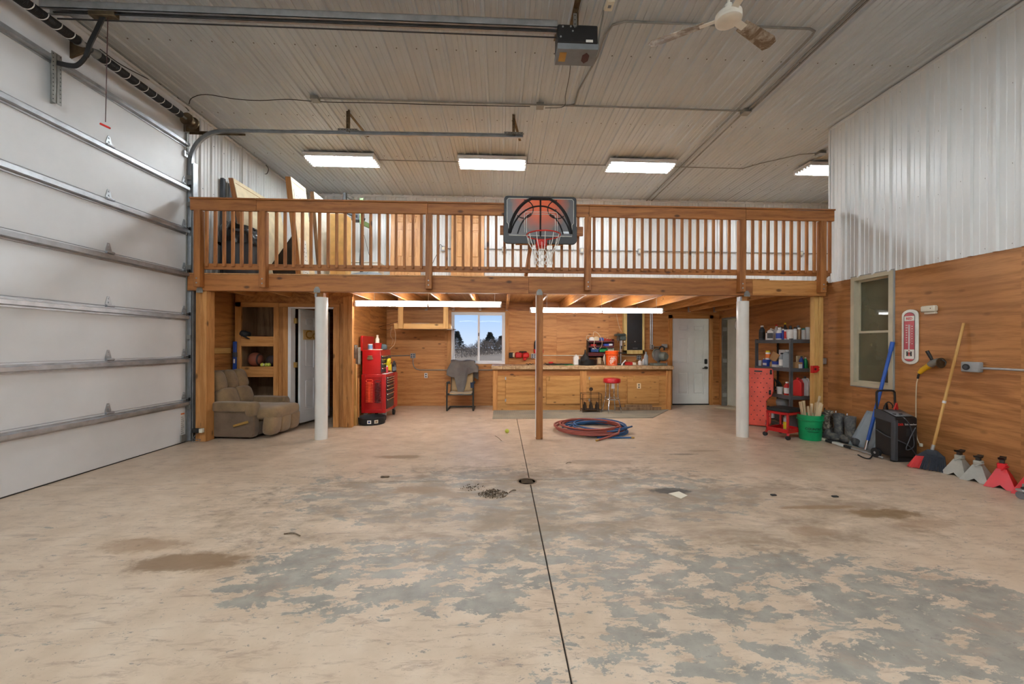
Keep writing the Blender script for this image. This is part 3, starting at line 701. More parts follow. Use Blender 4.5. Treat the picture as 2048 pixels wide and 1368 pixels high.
# ================================================================ LIGHTS
def tubes_material(name, strength, c=(.9, .965, 1)):
    m, n, p = _new(name); p.inputs['Base Color'].default_value = (.9, .9, .9, 1)
    no = _noise(n, _coords(n), 3.0); col = _ramp(n, no, [(.3, tuple(q*.97 for q in c)), (.7, c)])
    n.links.new(col, p.inputs['Emission Color']); p.inputs['Emission Strength'].default_value = strength
tubes_material('tube_glow', TUBE_STRENGTH); tubes_material('shop_glow', SHOP_STRENGTH, (1, .99, .97))
def high_bay(label, x, y, group='ceiling light fixtures'):
    L, Wd = 1.22, .42; z = ZC-.03
    t = thing('ceiling_light', label, 'light fixture', (x, y, z), 0, group)
    b = MB(); b.box(x-L/2-.005, x+L/2+.005, y-Wd/2-.004, y+Wd/2+.004, z-.048, z-.012, bev=.004); b.build('housing', 'white_paint', t)
    b = MB()
    for i in range(6):
        yy = y-Wd/2+Wd*(i+.5)/6
        b.prism([(yy-.034, z-.05), (yy+.034, z-.05), (yy+.034, z-.085), (yy+.012, z-.055), (yy-.012, z-.055), (yy-.034, z-.085)], 'x', x-L/2, x+L/2)
    b.build('reflector', 'white_paint', t)
    for i in range(6):
        yy = y-Wd/2+Wd*(i+.5)/6
        q = MB().cyl((x-L/2+.03, yy, z-.082), (x+L/2-.03, yy, z-.082), .0125, n=8).build('tube', 'tube_glow', t)
    for sx_ in (-1, 1):
        for i in range(6): yy = y-Wd/2+Wd*(i+.5)/6; MB().box(x+sx_*(L/2-.015)-.015, x+sx_*(L/2-.015)+.015, yy-.018, yy+.018, z-.105, z-.05).build('lampholder', 'white_vinyl', t)
    return t
YH = 7.55
for u, v, l in ((686, 322, 'leftmost glowing ceiling fixture, beyond the door track'), (985, 328, 'glowing ceiling fixture above the basketball backboard'), (1279, 334, 'glowing ceiling fixture right of the backboard')):
    p_ = P(u, v, z=ZC-.1); high_bay(l, p_.x, p_.y)
p_ = P(1655, 340, z=ZC-.1); high_bay('glowing ceiling fixture half hidden by the right wall', p_.x+.1, p_.y)
for y in (1.0, -2.6):
    for x in (-3.0, 0.0, 3.0): high_bay('ceiling fixture over the shop floor, %s of the %s row toward the rear wall' % ({-3.0: 'left', 0.0: 'middle', 3.0: 'right'}[x], 'first' if y > 0 else 'second'), x, y, 'ceiling fixtures behind the viewer')
def shop_strip(label, u0, u1, v, y, um, n=2):
    a, b = P(u0, v, y=y), P(u1, v, y=y); mxx = P(um, v, y=y).x; z = (a.z+b.z)/2
    t = thing('shop_light', label, 'light fixture', ((a.x+b.x)/2, y, z), 0, 'strip lights under the loft')
    MB().prism([(y-.012, z-.03), (y+.012, z-.03), (y+.02, z+.05), (y-.02, z+.05)], 'x', a.x-.02, b.x+.02).build('housing', 'white_paint', t)
    for p0, p1 in ((a.x, mxx-.02), (mxx+.02, b.x)):
        for dy in (-.034, .034): MB().cyl((p0+.01, y+dy, z-.022), (p1-.01, y+dy, z-.022), .019, n=10).build('tube', 'shop_glow', t)
    for xx in (a.x-.005, mxx, b.x+.005): MB().box(xx-.012, xx+.012, y-.055, y+.055, z-.045, z).build('lampholder', 'white_vinyl', t)
    for xx in (a.x+.3, mxx, b.x-.1):
        MB().tube([(xx, y, z+.05), (xx, y, 2.4)], .004, 6).build('hanger', 'galv', t)
    return t
def side_strip():
    q = P(1745, 627, x=6.7); t = thing('shop_light', 'strip light glowing in the dim room behind the right window', 'light fixture', q)
    tubes_material('side_glow', 110.0, (.86, 1, .8)); MB().box(q.x-.5, q.x+.6, q.y-.06, q.y+.06, q.z+.03, q.z+.08, bev=.01).build('housing', 'white_paint', t)
    for dy in (-.03, .03): MB().cyl((q.x-.48, q.y+dy, q.z), (q.x+.58, q.y+dy, q.z), .019, n=10).build('tube', 'side_glow', t)
    for dx in (-.4, .5): MB().cyl((q.x+dx, q.y, q.z+.08), (q.x+dx, q.y, ZP-.02), .005, n=6).build('hanger', 'galv', t)
side_strip()
shop_strip('long strip light under the loft above the red tool chest', 713, 1001, 608, 6.95, 857)
shop_strip('long strip light under the loft above the workbench', 1062, 1323, 621, 7.55, 1203)
# ================================================================ GARAGE DOOR AND OVERHEAD HARDWARE
DXF = XL+.025                                         # inside face of the door
DY0, DY1, SEC = 2.24, 5.91, .611
gd_ = thing('garage_door', 'tall white sectional garage door with steel struts filling the left wall', 'garage door', (DXF, (DY0+DY1)/2, 0))
hinge_y = (2.3, 3.66, 4.78, 5.87)
mat('label_white', (232, 230, 224), .5); mat('orange_tag', (226, 120, 50), .5)
for k in range(7):
    z0 = k*SEC+(.012 if k == 0 else .0015); z1 = (k+1)*SEC-.0015
    s_ = MB().box(DXF-.045, DXF, DY0, DY1, z0, z1, bev=.004).build('door_section', 'door_panel', gd_)
    zz = z1-.055 if k < 6 else z1-.04
    b = MB(); prof = [(DXF+.001, zz-.045), (DXF+.014, zz-.045), (DXF+.014, zz-.028), (DXF+.055, zz-.02), (DXF+.055, zz+.02), (DXF+.014, zz+.028), (DXF+.014, zz+.04), (DXF+.001, zz+.04)]
    b.prism(prof, 'y', DY0+.02, DY1-.005); b.build('strut', 'galv', gd_)
    if k < 6:
        for hy in hinge_y:
            z = z1; o = MB()
            o.prism([(hy-.035, z-.02), (hy+.035, z-.02), (hy+.035, z+.03), (hy+.012, z+.11), (hy-.012, z+.11), (hy-.035, z+.03)], 'x', DXF, DXF+.006)
            o.box(DXF, DXF+.005, hy-.03, hy+.03, z-.075, z-.02)
            o.cyl((DXF+.018, hy-.04, z), (DXF+.018, hy+.05, z), .014, n=10)
            for zz2 in (z+.085, z+.04, z-.05): o.cyl((DXF+.006, hy, zz2), (DXF+.014, hy, zz2), .01, .007, n=8)
            h_ = o.build('hinge', 'galv', gd_)
            if hy > 5.8:
                q = MB(); q.cyl((DXF+.03, hy, z), (DXF+.03, DY1+.06, z), .006, n=8); q.cyl((DXF+.03, DY1+.03, z), (DXF+.03, DY1+.055, z), .024, n=14); q.build('roller', 'black_rubber', h_)
MB().box(DXF-.04, DXF-.005, DY0, DY1, 0, .014).build('bottom_seal', 'black_rubber', gd_)
o = MB().box(DXF, DXF+.001, DY1-.09, DY1-.02, .12, .43).build('warning_label', 'label_white', gd_)
MB().box(DXF+.001, DXF+.0015, DY1-.088, DY1-.022, .405, .425).build('label_stripe', 'orange_tag', o)
for i in range(9): MB().box(DXF+.001, DXF+.0014, DY1-.083, DY1-.03-.01*(i % 3), .14+.028*i, .147+.028*i).build('label_text', 'grey_plastic', o)
# bottom roller bracket and top bracket
MB().box(DXF, DXF+.02, DY1-.1, DY1-.01, .02, .12, bev=.003).build('bottom_bracket', 'galv_dull', gd_)
q = MB(); q.box(DXF, DXF+.03, DY1-.07, DY1-.01, 4.05, 4.13, bev=.003); q.cyl((DXF+.04, DY1-.05, 4.1), (DXF+.04, DY1+.06, 4.1), .007, n=8); q.build('top_bracket', 'galv', gd_)
# perforated angle the opener arm pushes on
ay = 4.19
b = MB(); z0, z1 = P(100, 203, x=DXF+.03).z, P(100, 102, x=DXF+.03).z
b.box(DXF+.055, DXF+.06, ay-.045, ay+.045, z0, z1); b.box(DXF+.001, DXF+.06, ay-.003, ay+.003, z0, z1)
op_ = b.build('arm_bracket', 'galv_dull', gd_); hb = MB()
for i in range(12):
    for dy in (-.032, .032): hb.cyl((DXF+.0605, ay+dy, z0+.03+i*(z1-z0-.05)/11), (DXF+.061, ay+dy, z0+.03+i*(z1-z0-.05)/11), .006, n=6)
hb.build('punched_holes', 'black_paint', op_)['kind'] = 'stuff'

# ---- door track
tk = thing('door_track', 'galvanised door track curving up and out along the ceiling', 'door track', (DXF, DY1+.04, 0))
ty = DY1+.05; tx = DXF+.03; zt = 4.47; R_ = .47
path = [Vector((tx, ty, 0.01)), Vector((tx, ty, zt-R_))]+arc((tx+R_, ty, zt-R_), R_, PI, PI/2, 12)[1:]
xend = P(1046, 270, y=ty).x
path.append(Vector((xend, ty, zt+.04)))
def channel(b, path, w=.055, d=.03):
    """open C-section along a path in a plane of constant y: flange towards the room"""
    prof = [(-w/2, -d), (-w/2, d*.2), (w/2, d*.2), (w/2, -d), (w/2-.004, -d), (w/2-.004, 0), (-w/2+.004, 0), (-w/2+.004, -d)]
    n = len(prof); vs = []
    for i, p in enumerate(path):
        a = path[max(0, i-1)]; c = path[min(len(path)-1, i+1)]; d_ = (c-a).normalized(); nn = Vector((d_.z, 0, -d_.x))
        vs += [p+nn*s_+Vector((0, t_, 0)) for s_, t_ in prof]
    fs = [(i*n+k, i*n+(k+1) % n, (i+1)*n+(k+1) % n, (i+1)*n+k) for i in range(len(path)-1) for k in range(n)]
    return b.add(vs, fs+[tuple(range(n)), tuple((len(path)-1)*n+k for k in range(n))])
channel(MB(), path).build('rail', 'galv', tk)
MB().box(DXF-.04, DXF+.005, DY1+.005, DY1+.03, 0, 4.42).build('side_angle', 'galv_dull', tk)
MB().box(DXF+.075, DXF+.082, DY1+.02, DY1+.1, 0.002, 4.0).build('flange', 'galv', tk)
for z in (.5, 1.5, 2.5, 3.4, 3.78): MB().box(DXF-.01, tx+.03, DY1+.005, DY1+.012, z-.03, z+.03).build('bracket', 'galv_dull', tk)
MB().box(DXF-.02, tx+.75, ty+.005, ty+.011, zt-.05, zt-.002).build('top_angle', 'rusty_steel', tk)
def perforated_angle(parent, p0, p1, w=.04, m='rusty_steel', name='hanger'):
    p0, p1 = Vector(p0), Vector(p1); b = MB(); b.beam(p0, p1, w, .004, up=(0, 1, .01)); d = (p1-p0)
    n_ = Vector((0, 1, 0)); b.beam(p0+Vector((w/2, w/2, 0)), p1+Vector((w/2, w/2, 0)), .004, w, up=(0, 1, .01))
    o = b.build(name, m, parent); h = MB(); k = int(d.length/.04)
    for i in range(k): c = p0+d*((i+.5)/k); h.cyl(c-Vector((0, .0035, 0)), c-Vector((0, .002, 0)), .006, n=6)
    h.build('punched_holes', 'black_paint', o)['kind'] = 'stuff'; return o
for u in (697, 1027):
    x = P(u, 265, y=ty).x; zb = zt+.015+.03*(x-tx)/(xend-tx)
    perforated_angle(tk, (x, ty-.035, zb), (x, ty-.035, ZC), .04)
    perforated_angle(tk, (x-.14, ty-.036, zb+.025), (x+.14, ty-.036, zb+.025), .035, 'galv_dull', 'foot_angle')
    MB().beam((x, ty, ZC-.03), (x+.12, ty+.5, ZC-.12), .04, .004).build('sway_brace', 'rusty_steel', tk)
# ---- torsion spring
def spring_material():
    m, n, p = _new('spring_steel'); co = _coords(n, (1, 1, 1), False); w = n.nodes.new('ShaderNodeTexWave'); w.bands_direction = 'Y'; w.inputs['Scale'].default_value = 34
    n.links.new(co, w.inputs[0]); n.links.new(_ramp(n, w.outputs['Fac'], [(.2, lin((20, 19, 18))), (.8, lin((52, 48, 44)))]), p.inputs['Base Color']); p.inputs['Roughness'].default_value = .5; p.inputs['Metallic'].default_value = .5
    _bump(n, p, w.outputs['Fac'], .6, .006)
spring_material()
zsp = 4.51; xsp = DXF+.14
ts = thing('torsion_spring', 'black torsion spring with white paint bands above the garage door', 'spring', (xsp, 4.4, zsp))
MB().cyl((xsp, DY0, zsp), (xsp, DY1+.03, zsp), .0125, n=12).build('shaft', 'galv', ts)
for y0, y1 in ((2.6, 4.30), (4.5, 5.62)):
    o = MB().lathe([(.045, 0), (.047, .01), (.047, y1-y0-.01), (.045, y1-y0)], n=20, mx=Matrix.Translation((xsp, y0, zsp)) @ Matrix.Rotation(-PI/2, 4, 'X')).build('coil', 'spring_steel', ts)
    y = y0+.1
    while y < y1-.05:
        MB().tube([Vector((xsp+.0475*math.cos(a), y+.012*a, zsp+.0475*math.sin(a))) for a in [-2.6+i*.26 for i in range(13)]], .0045, 5).build('paint_band', 'label_white', o); y += .118
q = MB(); q.cyl((xsp, 4.30, zsp), (xsp, 4.36, zsp), .052, .03, 16); q.cyl((xsp, 4.44, zsp), (xsp, 4.50, zsp), .03, .052, 16); q.build('winding_cones', 'galv_dull', ts)
MB().prism([(XL, zsp-.12), (xsp+.03, zsp-.03), (xsp+.03, zsp+.03), (XL, zsp+.12)], 'y', 4.39, 4.41).build('centre_bearing', 'rusty_steel', ts)
MB().lathe([(.03, 0), (.085, 0), (.085, .02), (.065, .03), (.06, .1), (.085, .11), (.085, .125), (.02, .125)], n=24, mx=Matrix.Translation((xsp, 5.72, zsp)) @ Matrix.Rotation(-PI/2, 4, 'X')).build('cable_drum', 'rusty_steel', ts)
MB().box(XL, xsp+.05, DY1-.02, DY1-.012, zsp-.09, zsp+.06).build('end_bearing_plate', 'rusty_steel', ts)
MB().tube([(xsp-.08, 5.8, zsp), (xsp-.085, 5.84, 4.1), (DXF+.02, DY1-.01, .1)], .003, 5).build('lift_cable', 'galv_dull', ts)

# ---- opener
yo = 4.02
p0 = P(1114, 60, y=yo)
op = thing('door_opener', 'black and grey garage door opener hanging from the ceiling with its rail', 'door opener', (p0.x, yo, 4.6))
rail0 = P(86, 20, y=yo).x
b = MB(); b.box(rail0, p0.x, yo-.035, yo-.03, 4.585, 4.655); b.box(rail0, p0.x, yo+.055, yo+.06, 4.585, 4.655); b.box(rail0, p0.x, yo-.035, yo+.06, 4.652, 4.657); b.box(rail0, p0.x, yo-.035, yo-.012, 4.585, 4.59); b.box(rail0, p0.x, yo+.037, yo+.06, 4.585, 4.59)
b.build('rail', 'galv', op)
for dy, z in ((-.005, 4.565), (.03, 4.53)): MB().cyl((rail0+.1, yo+dy, z), (p0.x, yo+dy, z), .007, n=6).build('chain', 'black_paint', op)
mx1 = P(1193, 60, y=yo).x
MB().box(p0.x, mx1, yo-.06, yo+.16, 4.42, 4.60, bev=.01).build('motor', 'black_paint', op)
o = MB().box(p0.x+.0, mx1+.01, yo-.05, yo+.19, 4.36, 4.42, bev=.004).build('control_box', 'grey_plastic', op)
mat('dark_maroon', (60, 16, 18), .5)
b = MB(); cxp, cyp = (p0.x+mx1)/2+.1, yo+.07; b.prism([(cxp+.055*math.cos(a)*.75, cyp+.075*math.sin(a)) for a in [PI/6+i*PI/3 for i in range(6)]], 'z', 4.357, 4.36); b.build('badge', 'dark_maroon', o)
MB().box(p0.x+.03, p0.x+.1, yo+.0, yo+.13, 4.358, 4.36).build('sticker', 'brass', o)
MB().box(mx1-.12, mx1-.05, yo-.0615, yo-.06, 4.425, 4.45).build('label', 'label_white', op)
for dx, dz in ((.05, .15), (.13, .155), (.17, .155), (.15, .11), (.03, .05)): MB().cyl((p0.x+dx, yo-.06, 4.42+dz), (p0.x+dx, yo-.066, 4.42+dz), .009, n=8).build('bolt', 'galv', op)
perforated_angle(op, (p0.x+.19, yo-.02, 4.6), (p0.x+.19, yo-.02, ZC-.01), .045)
perforated_angle(op, (p0.x+.17, yo-.07, 4.57), (p0.x+.17, yo-.07, 4.70), .035, 'galv_dull')
MB().box(p0.x+.02, p0.x+.06, yo+.22, yo+.42, ZC-.03, ZC-.022).build('ceiling_angle', 'rusty_steel', op)
MB().box(p0.x+.16, p0.x+.22, yo-.5, yo+.5, ZC-.028, ZC-.02).build('ceiling_angle', 'rusty_steel', op)
# trolley and arm
tr_ = P(205, 32, y=yo)
q = MB(); q.box(tr_.x-.12, tr_.x+.12, yo-.02, yo+.045, 4.545, 4.6, bev=.005); q.build('trolley', 'rusty_steel', op)
q = MB(); a0 = Vector((tr_.x, yo+.01, 4.56)); a3 = P(116, 126, y=yo+.08); a1 = P(180, 88, y=yo+.03); a2 = P(160, 126, y=yo+.06)
pp = bez([a0, P(193, 62, y=yo+.02), a1, P(172, 112, y=yo+.045), P(155, 130, y=yo+.06), P(138, 131, y=yo+.07), a3], 36)
for i in range(len(pp)-1): q.beam(pp[i], pp[i]+(pp[i+1]-pp[i])*1.15, .012, .045, up=(0, 0, 1) if abs((pp[i+1]-pp[i]).normalized().z) < .8 else (1, 0, 0))
q.build('door_arm', 'black_paint', op)
q = MB().tube([(tr_.x+.04, yo+.01, 4.56), P(211, 244, y=yo+.01)], .0035, 6).build('pull_cord', 'dark_maroon', op)
hp = P(210, 252, y=yo+.01); MB().cyl(hp+Vector((-.04, 0, .02)), hp+Vector((.045, 0, -.02)), .011, .009, 10).build('pull_handle', 'red_plastic', q)

# ---- ceiling fan
fz = 4.30; fc = P(1457, 45, z=fz)
fn = thing('ceiling_fan', 'dusty white three-blade ceiling fan', 'ceiling fan', (fc.x, fc.y, fz))
mat('fan_white', (226, 222, 210), .4, 0, .05)
def fan_mat():
    m, n, p = _new('fan_blade'); co = _coords(n); f = _noise(n, co, 7, 8, .7, .6)
    n.links.new(_ramp(n, f, [(.42, lin((112, 92, 70))), (.56, lin((178, 170, 156))), (.7, lin((205, 200, 190)))]), p.inputs['Base Color']); p.inputs['Roughness'].default_value = .5
fan_mat()
MB().lathe([(0, 0), (.085, 0), (.108, .012), (.112, .03), (.108, .034), (.112, .04), (.11, .07), (.07, .095), (.03, .12), (.03, .16), (.013, .17)], (fc.x, fc.y, fz), 28).build('motor_housing', 'fan_white', fn)
MB().cyl((fc.x, fc.y, fz+.16), (fc.x, fc.y, ZC-.03), .0125, n=12).build('downrod', 'fan_white', fn)
MB().lathe([(.02, 0), (.06, .03), (.06, .06), (0, .06)], (fc.x, fc.y, ZC-.085), 20).build('canopy', 'fan_white', fn)
for tu, tv in ((1297, 92), (1548, 88)): pass
t1 = P(1297, 92, z=fz+.05)-Vector((fc.x, fc.y, fz+.05)); a_1 = math.atan2(t1.y, t1.x)
t2 = P(1542, 92, z=fz+.05)-Vector((fc.x, fc.y, fz+.05)); a_2 = math.atan2(t2.y, t2.x)
for a in (a_1, a_2, (a_1+a_2)/2+PI):
    mx = Matrix.Translation((fc.x, fc.y, fz+.05)) @ Matrix.Rotation(a, 4, 'Z') @ Matrix.Rotation(math.radians(-14), 4, 'X')
    MB().box(.09, .24, -.03, .03, -.003, .003, bev=.001, mx=mx).build('blade_bracket', 'fan_white', fn)
    poly = [(.2, -.055), (.62, -.075), (.69, -.05), (.7, .02), (.66, .07), (.2, .055)]
    MB().prism(poly, 'z', .003, .009, mx=mx).build('blade', 'fan_blade', fn)

# ---- conduits and boxes on the ceiling
def conduit(name, label, pts, r=.012, m='galv_dull', cat='conduit', group='ceiling conduits'):
    return one(MB().tube(pts, r, 8), name, m, label, cat, group)
zc_ = ZC-.034
cb = P(1490, 222, z=zc_)
conduit('conduit', 'steel conduit crossing the ceiling just before the loft', [(P(640, 196, z=zc_).x, cb.y, zc_), (cb.x, cb.y, zc_)])
for dx, y0, y1, l in ((.03, .6, cb.y, 'steel conduit running forward along the ceiling from the junction box'), (.075, .6, cb.y, 'twin steel conduit beside it running forward along the ceiling'), (.0, cb.y, YB-.04, 'steel conduit running from the junction box to the back wall')):
    conduit('conduit', l, [(cb.x+dx, y0, zc_), (cb.x+dx, y1, zc_)])
c3, c4 = P(1250, 43, z=zc_), P(1612, 58, z=zc_); x4 = P(1450, 245, z=zc_).x
conduit('conduit', 'steel conduit looping behind the ceiling fan to the back wall', [P(1118+78, 112, z=zc_), P(1212, 68, z=zc_), P(1225, 50, z=zc_), (c3.x, c3.y, zc_), (x4-.1, c3.y, zc_), (x4-.02, c3.y+.03, zc_), (x4, c3.y+.1, zc_), (x4, YB-.04, zc_)])
k1, k2 = P(1090, 209, z=zc_), P(1165, 150, z=zc_)
conduit('conduit', 'steel conduit bending from the opener to the ceiling run', [(P(1150, 209, z=zc_).x-.1, cb.y, zc_-.003), (P(1150, 209, z=zc_).x, cb.y-.04, zc_), P(1158, 180, z=zc_), P(1196, 112, z=zc_)])
yw = P(840, 322, z=zc_).y
conduit('conduit', 'thin steel conduit linking the glowing ceiling fixtures', [(-3.0, yw, zc_), (P(1495, 330, z=zc_).x, yw, zc_), P(1520, 327, z=zc_), P(1600, 309, z=zc_), P(1636, 306, z=zc_)], .009)
def jbox(name, label, c, s=.1, h=.05, m='galv_dull', cat='electrical box', group='ceiling junction boxes', up=1):
    t = thing(name, label, cat, c, 0, group); c = Vector(c)
    MB().cbox(c, (s, s, h), bev=.004).build('box', m, t); MB().cbox(c-Vector((0, 0, h/2+.002)), (s*1.05, s*1.05, .004)).build('cover', m, t); return t
jbox('junction_box', 'ceiling junction box where two conduit runs cross', (cb.x+.01, cb.y, ZC-.045), .11, group='ceiling junction boxes')
jbox('junction_box', 'ceiling junction box right of the track end', (P(1080, 210, z=zc_).x, cb.y, ZC-.045), .1)
jbox('junction_box', 'ceiling junction box nearest the garage door', (P(631, 197, z=zc_).x, cb.y, ZC-.045), .1)
jbox('junction_box', 'ceiling junction box beside the half hidden fixture', P(1641, 305, z=zc_)-Vector((0, 0, .01)), .12)
b_ = P(1219, 9, z=ZC-.04); t = thing('ceiling_outlet', 'ivory outlet plate on the ceiling beside the opener', 'outlet', b_); MB().cbox(b_, (.08, .12, .04), bev=.004).build('plate', 'ivory', t); MB().cbox(b_-Vector((0, 0, .022)), (.03, .03, .006)).build('socket', 'grey_plastic', t)
def cable(label, pts, r=.004, m='black_rubber', n=40, group=None, name='cable'): return one(MB().tube(bez(pts, n), r, 6), name, m, label, 'cable', group)
cable('loose black cable draped along the ceiling near the garage door', [P(378, 208, z=ZC-.03), P(384, 196, z=ZC-.035), P(412, 189, z=ZC-.03), P(470, 198, z=ZC-.05), P(520, 201, z=ZC-.06), P(577, 199, z=ZC-.03), P(650, 204, z=ZC-.04), P(760, 206, z=ZC-.05), P(900, 210, z=ZC-.045), P(1060, 213, z=ZC-.05)], .005)
cable('black cable sagging from the opener to the ceiling run', [P(1141, 122, z=ZC-.05), P(1139, 150, z=ZC-.05), P(1131, 190, z=ZC-.05), P(1127, 213, z=ZC-.05), P(1090, 216, z=ZC-.05)], .004)
cable('thin black cable hanging beside the torsion spring', [P(200, 98, x=XL+.02), P(240, 128, x=XL+.02), P(290, 155, x=XL+.02), P(340, 180, x=XL+.02), P(378, 222, x=XL+.02)], .005)
cable('flexible conduit from the opener to the ceiling outlet', [P(1196, 92, y=4.15), P(1200, 60, y=4.1), P(1206, 30, y=4.05), P(1208, -10, y=4.0)], .009, 'galv_dull')
# ================================================================ UNDER THE LOFT, LEFT
def sq(b, c, s, e1=.35, e2=.35, rot=None, m=0, n=20, k=12):
    """rounded block (superellipsoid) with half-sizes s"""
    def pw(v, e): return math.copysign(abs(v)**e, v)
    mx = Matrix.Translation(c) @ (rot.to_4x4() if rot is not None else Matrix())
    vs = []; fs = []
    for j in range(k+1):
        t = -PI/2+PI*j/k
        for i in range(n):
            a = 2*PI*i/n; vs.append(mx @ Vector((s[0]*pw(math.cos(t), e1)*pw(math.cos(a), e2), s[1]*pw(math.cos(t), e1)*pw(math.sin(a), e2), s[2]*pw(math.sin(t), e1))))
    for j in range(k): fs += [(j*n+i, j*n+(i+1) % n, (j+1)*n+(i+1) % n, (j+1)*n+i) for i in range(n)]
    return b.add(vs, fs, m)
def fabric(name, a, b_, scale=120):
    m, n, p = _new(name); co = _coords(n); f = _noise(n, co, 3.5, 6, .65); w = _noise(n, co, scale, 2)
    c = _ramp(n, f, [(.3, lin(a)), (.7, lin(b_))]); n.links.new(c, p.inputs['Base Color']); p.inputs['Roughness'].default_value = .9; p.inputs['Sheen Weight'].default_value = .3
    _bump(n, p, w, .35, .003)
fabric('suede_brown', (104, 84, 58), (146, 120, 86)); fabric('suede_dark', (96, 78, 60), (124, 102, 80))
rc = lthing('recliner', 'worn brown upholstered recliner beside the wooden cubbies', 'armchair', (-3.89, 6.44, 0), math.radians(-7))
# own frame: faces +x, width along y
for sy, nm in ((-1, 'side_panel'), (1, 'side_panel')):
    b = MB(); y0, y1 = (sy*.335-.055, sy*.335+.055)
    b.prism([(-.30, .03), (.30, .03), (.33, .10), (.33, .44), (.30, .47), (-.38, .47), (-.42, .42)], 'y', y0, y1); b.build('side_panel', 'suede_dark', rc, bevel=.02)
    b = MB(); sq(b, (-.04, sy*.335, .475), (.36, .095, .075), .5, .45); sq(b, (.27, sy*.335, .44), (.075, .09, .11), .6, .5); b.build('armrest', 'suede_brown', rc)
b = MB(); b.box(-.30, .32, -.29, .29, .05, .26, bev=.02); b.build('base', 'suede_dark', rc)
b = MB(); sq(b, (.12, 0, .36), (.34, .28, .11), .4, .3); b.build('seat_cushion', 'suede_brown', rc)
b = MB(); sq(b, (.40, 0, .37), (.19, .335, .10), .5, .3); b.build('footrest_cushion', 'suede_brown', rc)
for j, y in enumerate((-.225, 0, .225)):
    b = MB(); sq(b, (.49, y, .20), (.085, .122, .15), .5, .5, Euler((0, .10, 0)).to_matrix()); b.build('footrest_pad', 'suede_brown', rc)
tl = Euler((0, -.33, 0)).to_matrix()
b = MB(); sq(b, (-.42, 0, .60), (.085, .345, .40), .35, .35, tl); b.build('back_shell', 'suede_dark', rc)
for j, y in enumerate((-.215, 0, .215)):
    b = MB(); sq(b, (-.42, y, .83), (.115, .118, .165), .6, .55, tl); b.build('head_cushion', 'suede_brown', rc)
for j, y in enumerate((-.15, .15)):
    b = MB(); sq(b, (-.30, y, .575), (.11, .165, .15), .55, .5, tl); b.build('back_cushion', 'suede_brown', rc)
q = MB(); q.beam((.02, -.405, .20), (.26, -.415, .27), .012, .035, bev=.004); q.build('lever', 'brass', rc)
# black case behind the recliner
p_ = G(428, 872)
t = lthing('tool_case', 'black plastic case on the floor behind the recliner', 'case', (-4.27, 6.30, 0), .1)
MB().box(-.19, .16, -.1, .12, .0, .13, bev=.02).build('body', 'black_plastic', t); MB().box(-.19, .16, -.1, .12, .135, .19, bev=.02).build('lid', 'dark_grey', t); MB().tube([(-.08, -.11, .1), (-.07, -.15, .1), (.04, -.15, .1), (.05, -.11, .1)], .01, 6).build('handle', 'black_plastic', t)
# board nailed to the left wall
a = P(415, 702, x=XL+.02); b2 = P(470, 702, x=XL+.02)
tag(MB().box(XL+.001, XL+.04, YL+.2, 6.84, a.z-.045, a.z+.045, bev=.004).build('wall_board', 'pine_y'), 'pale board nailed level across the plywood behind the recliner', 'board')
# blue level hanging on the cubby stud
p_ = P(471, 683, y=YCL-.03); pb_ = P(471.5, 742, y=YCL-.03)
mat('tool_blue', (30, 70, 150), .4)
t = thing('spirit_level', 'blue spirit level hanging on the cubby stud', 'level', p_); MB().box(p_.x-.028, p_.x+.028, YCL-.06, YCL-.03, pb_.z, p_.z, bev=.006).build('body', 'tool_blue', t)
MB().box(p_.x-.03, p_.x+.03, YCL-.062, YCL-.03, p_.z-.26, p_.z-.18).build('grip', 'dark_grey', t); MB().box(p_.x-.012, p_.x+.012, YCL-.063, YCL-.06, p_.z-.36, p_.z-.29).build('label', 'label_white', t)
# things in the cubbies
zsh1, zsh2 = czf(674), czf(734)
p_ = P(486, 672, y=YCL-.02)
b = MB(); sq(b, (p_.x, YCL+.04, zsh1+.05), (.075, .10, .05), .6, .8, Euler((0, .35, .2)).to_matrix()); t = thing('cap', 'black cap hanging over the edge of the upper cubby shelf', 'cap', (p_.x, YCL, zsh1)); b.build('crown', 'black_rubber', t); b = MB(); sq(b, (p_.x+.06, YCL-.045, zsh1-.005), (.07, .055, .008), .6, .8, Euler((0, .5, .2)).to_matrix()); b.build('brim', 'black_rubber', t)
tag(MB().box(cx(500), cx(528), YCL+.06, YCL+.2, zsh1, zsh1+.022, bev=.006).build('folder', 'dark_maroon'), 'dark red folder lying on the upper cubby shelf', 'folder')
def ball_mat(name, c, line):
    m, n, p = _new(name); co = _coords(n, (1, 1, 1), False); w = n.nodes.new('ShaderNodeTexWave'); w.inputs['Scale'].default_value = 2.2; w.inputs['Distortion'].default_value = 1.5; n.links.new(co, w.inputs[0])
    n.links.new(_ramp(n, w.outputs['Fac'], [(.03, lin(line)), (.07, lin(c))]), p.inputs['Base Color']); p.inputs['Roughness'].default_value = .7
ball_mat('ball_brown', (128, 66, 44), (40, 26, 22)); ball_mat('ball_dark', (64, 48, 50), (30, 24, 26)); ball_mat('tennis', (200, 208, 84), (225, 228, 190))
p_ = P(511, 721, y=YCL+.17); tag(MB().ball((p_.x, YCL+.17, zsh2+.119), .119, n=24, k=16).build('basketball', 'ball_brown'), 'worn brown basketball on the lower cubby shelf', 'ball')
p_ = P(543, 722, y=YCL+.18); tag(MB().ball((p_.x, YCL+.2, zsh2+.095), .095, n=24, k=16).build('ball', 'ball_dark'), 'dark ball at the right end of the lower cubby shelf', 'ball')
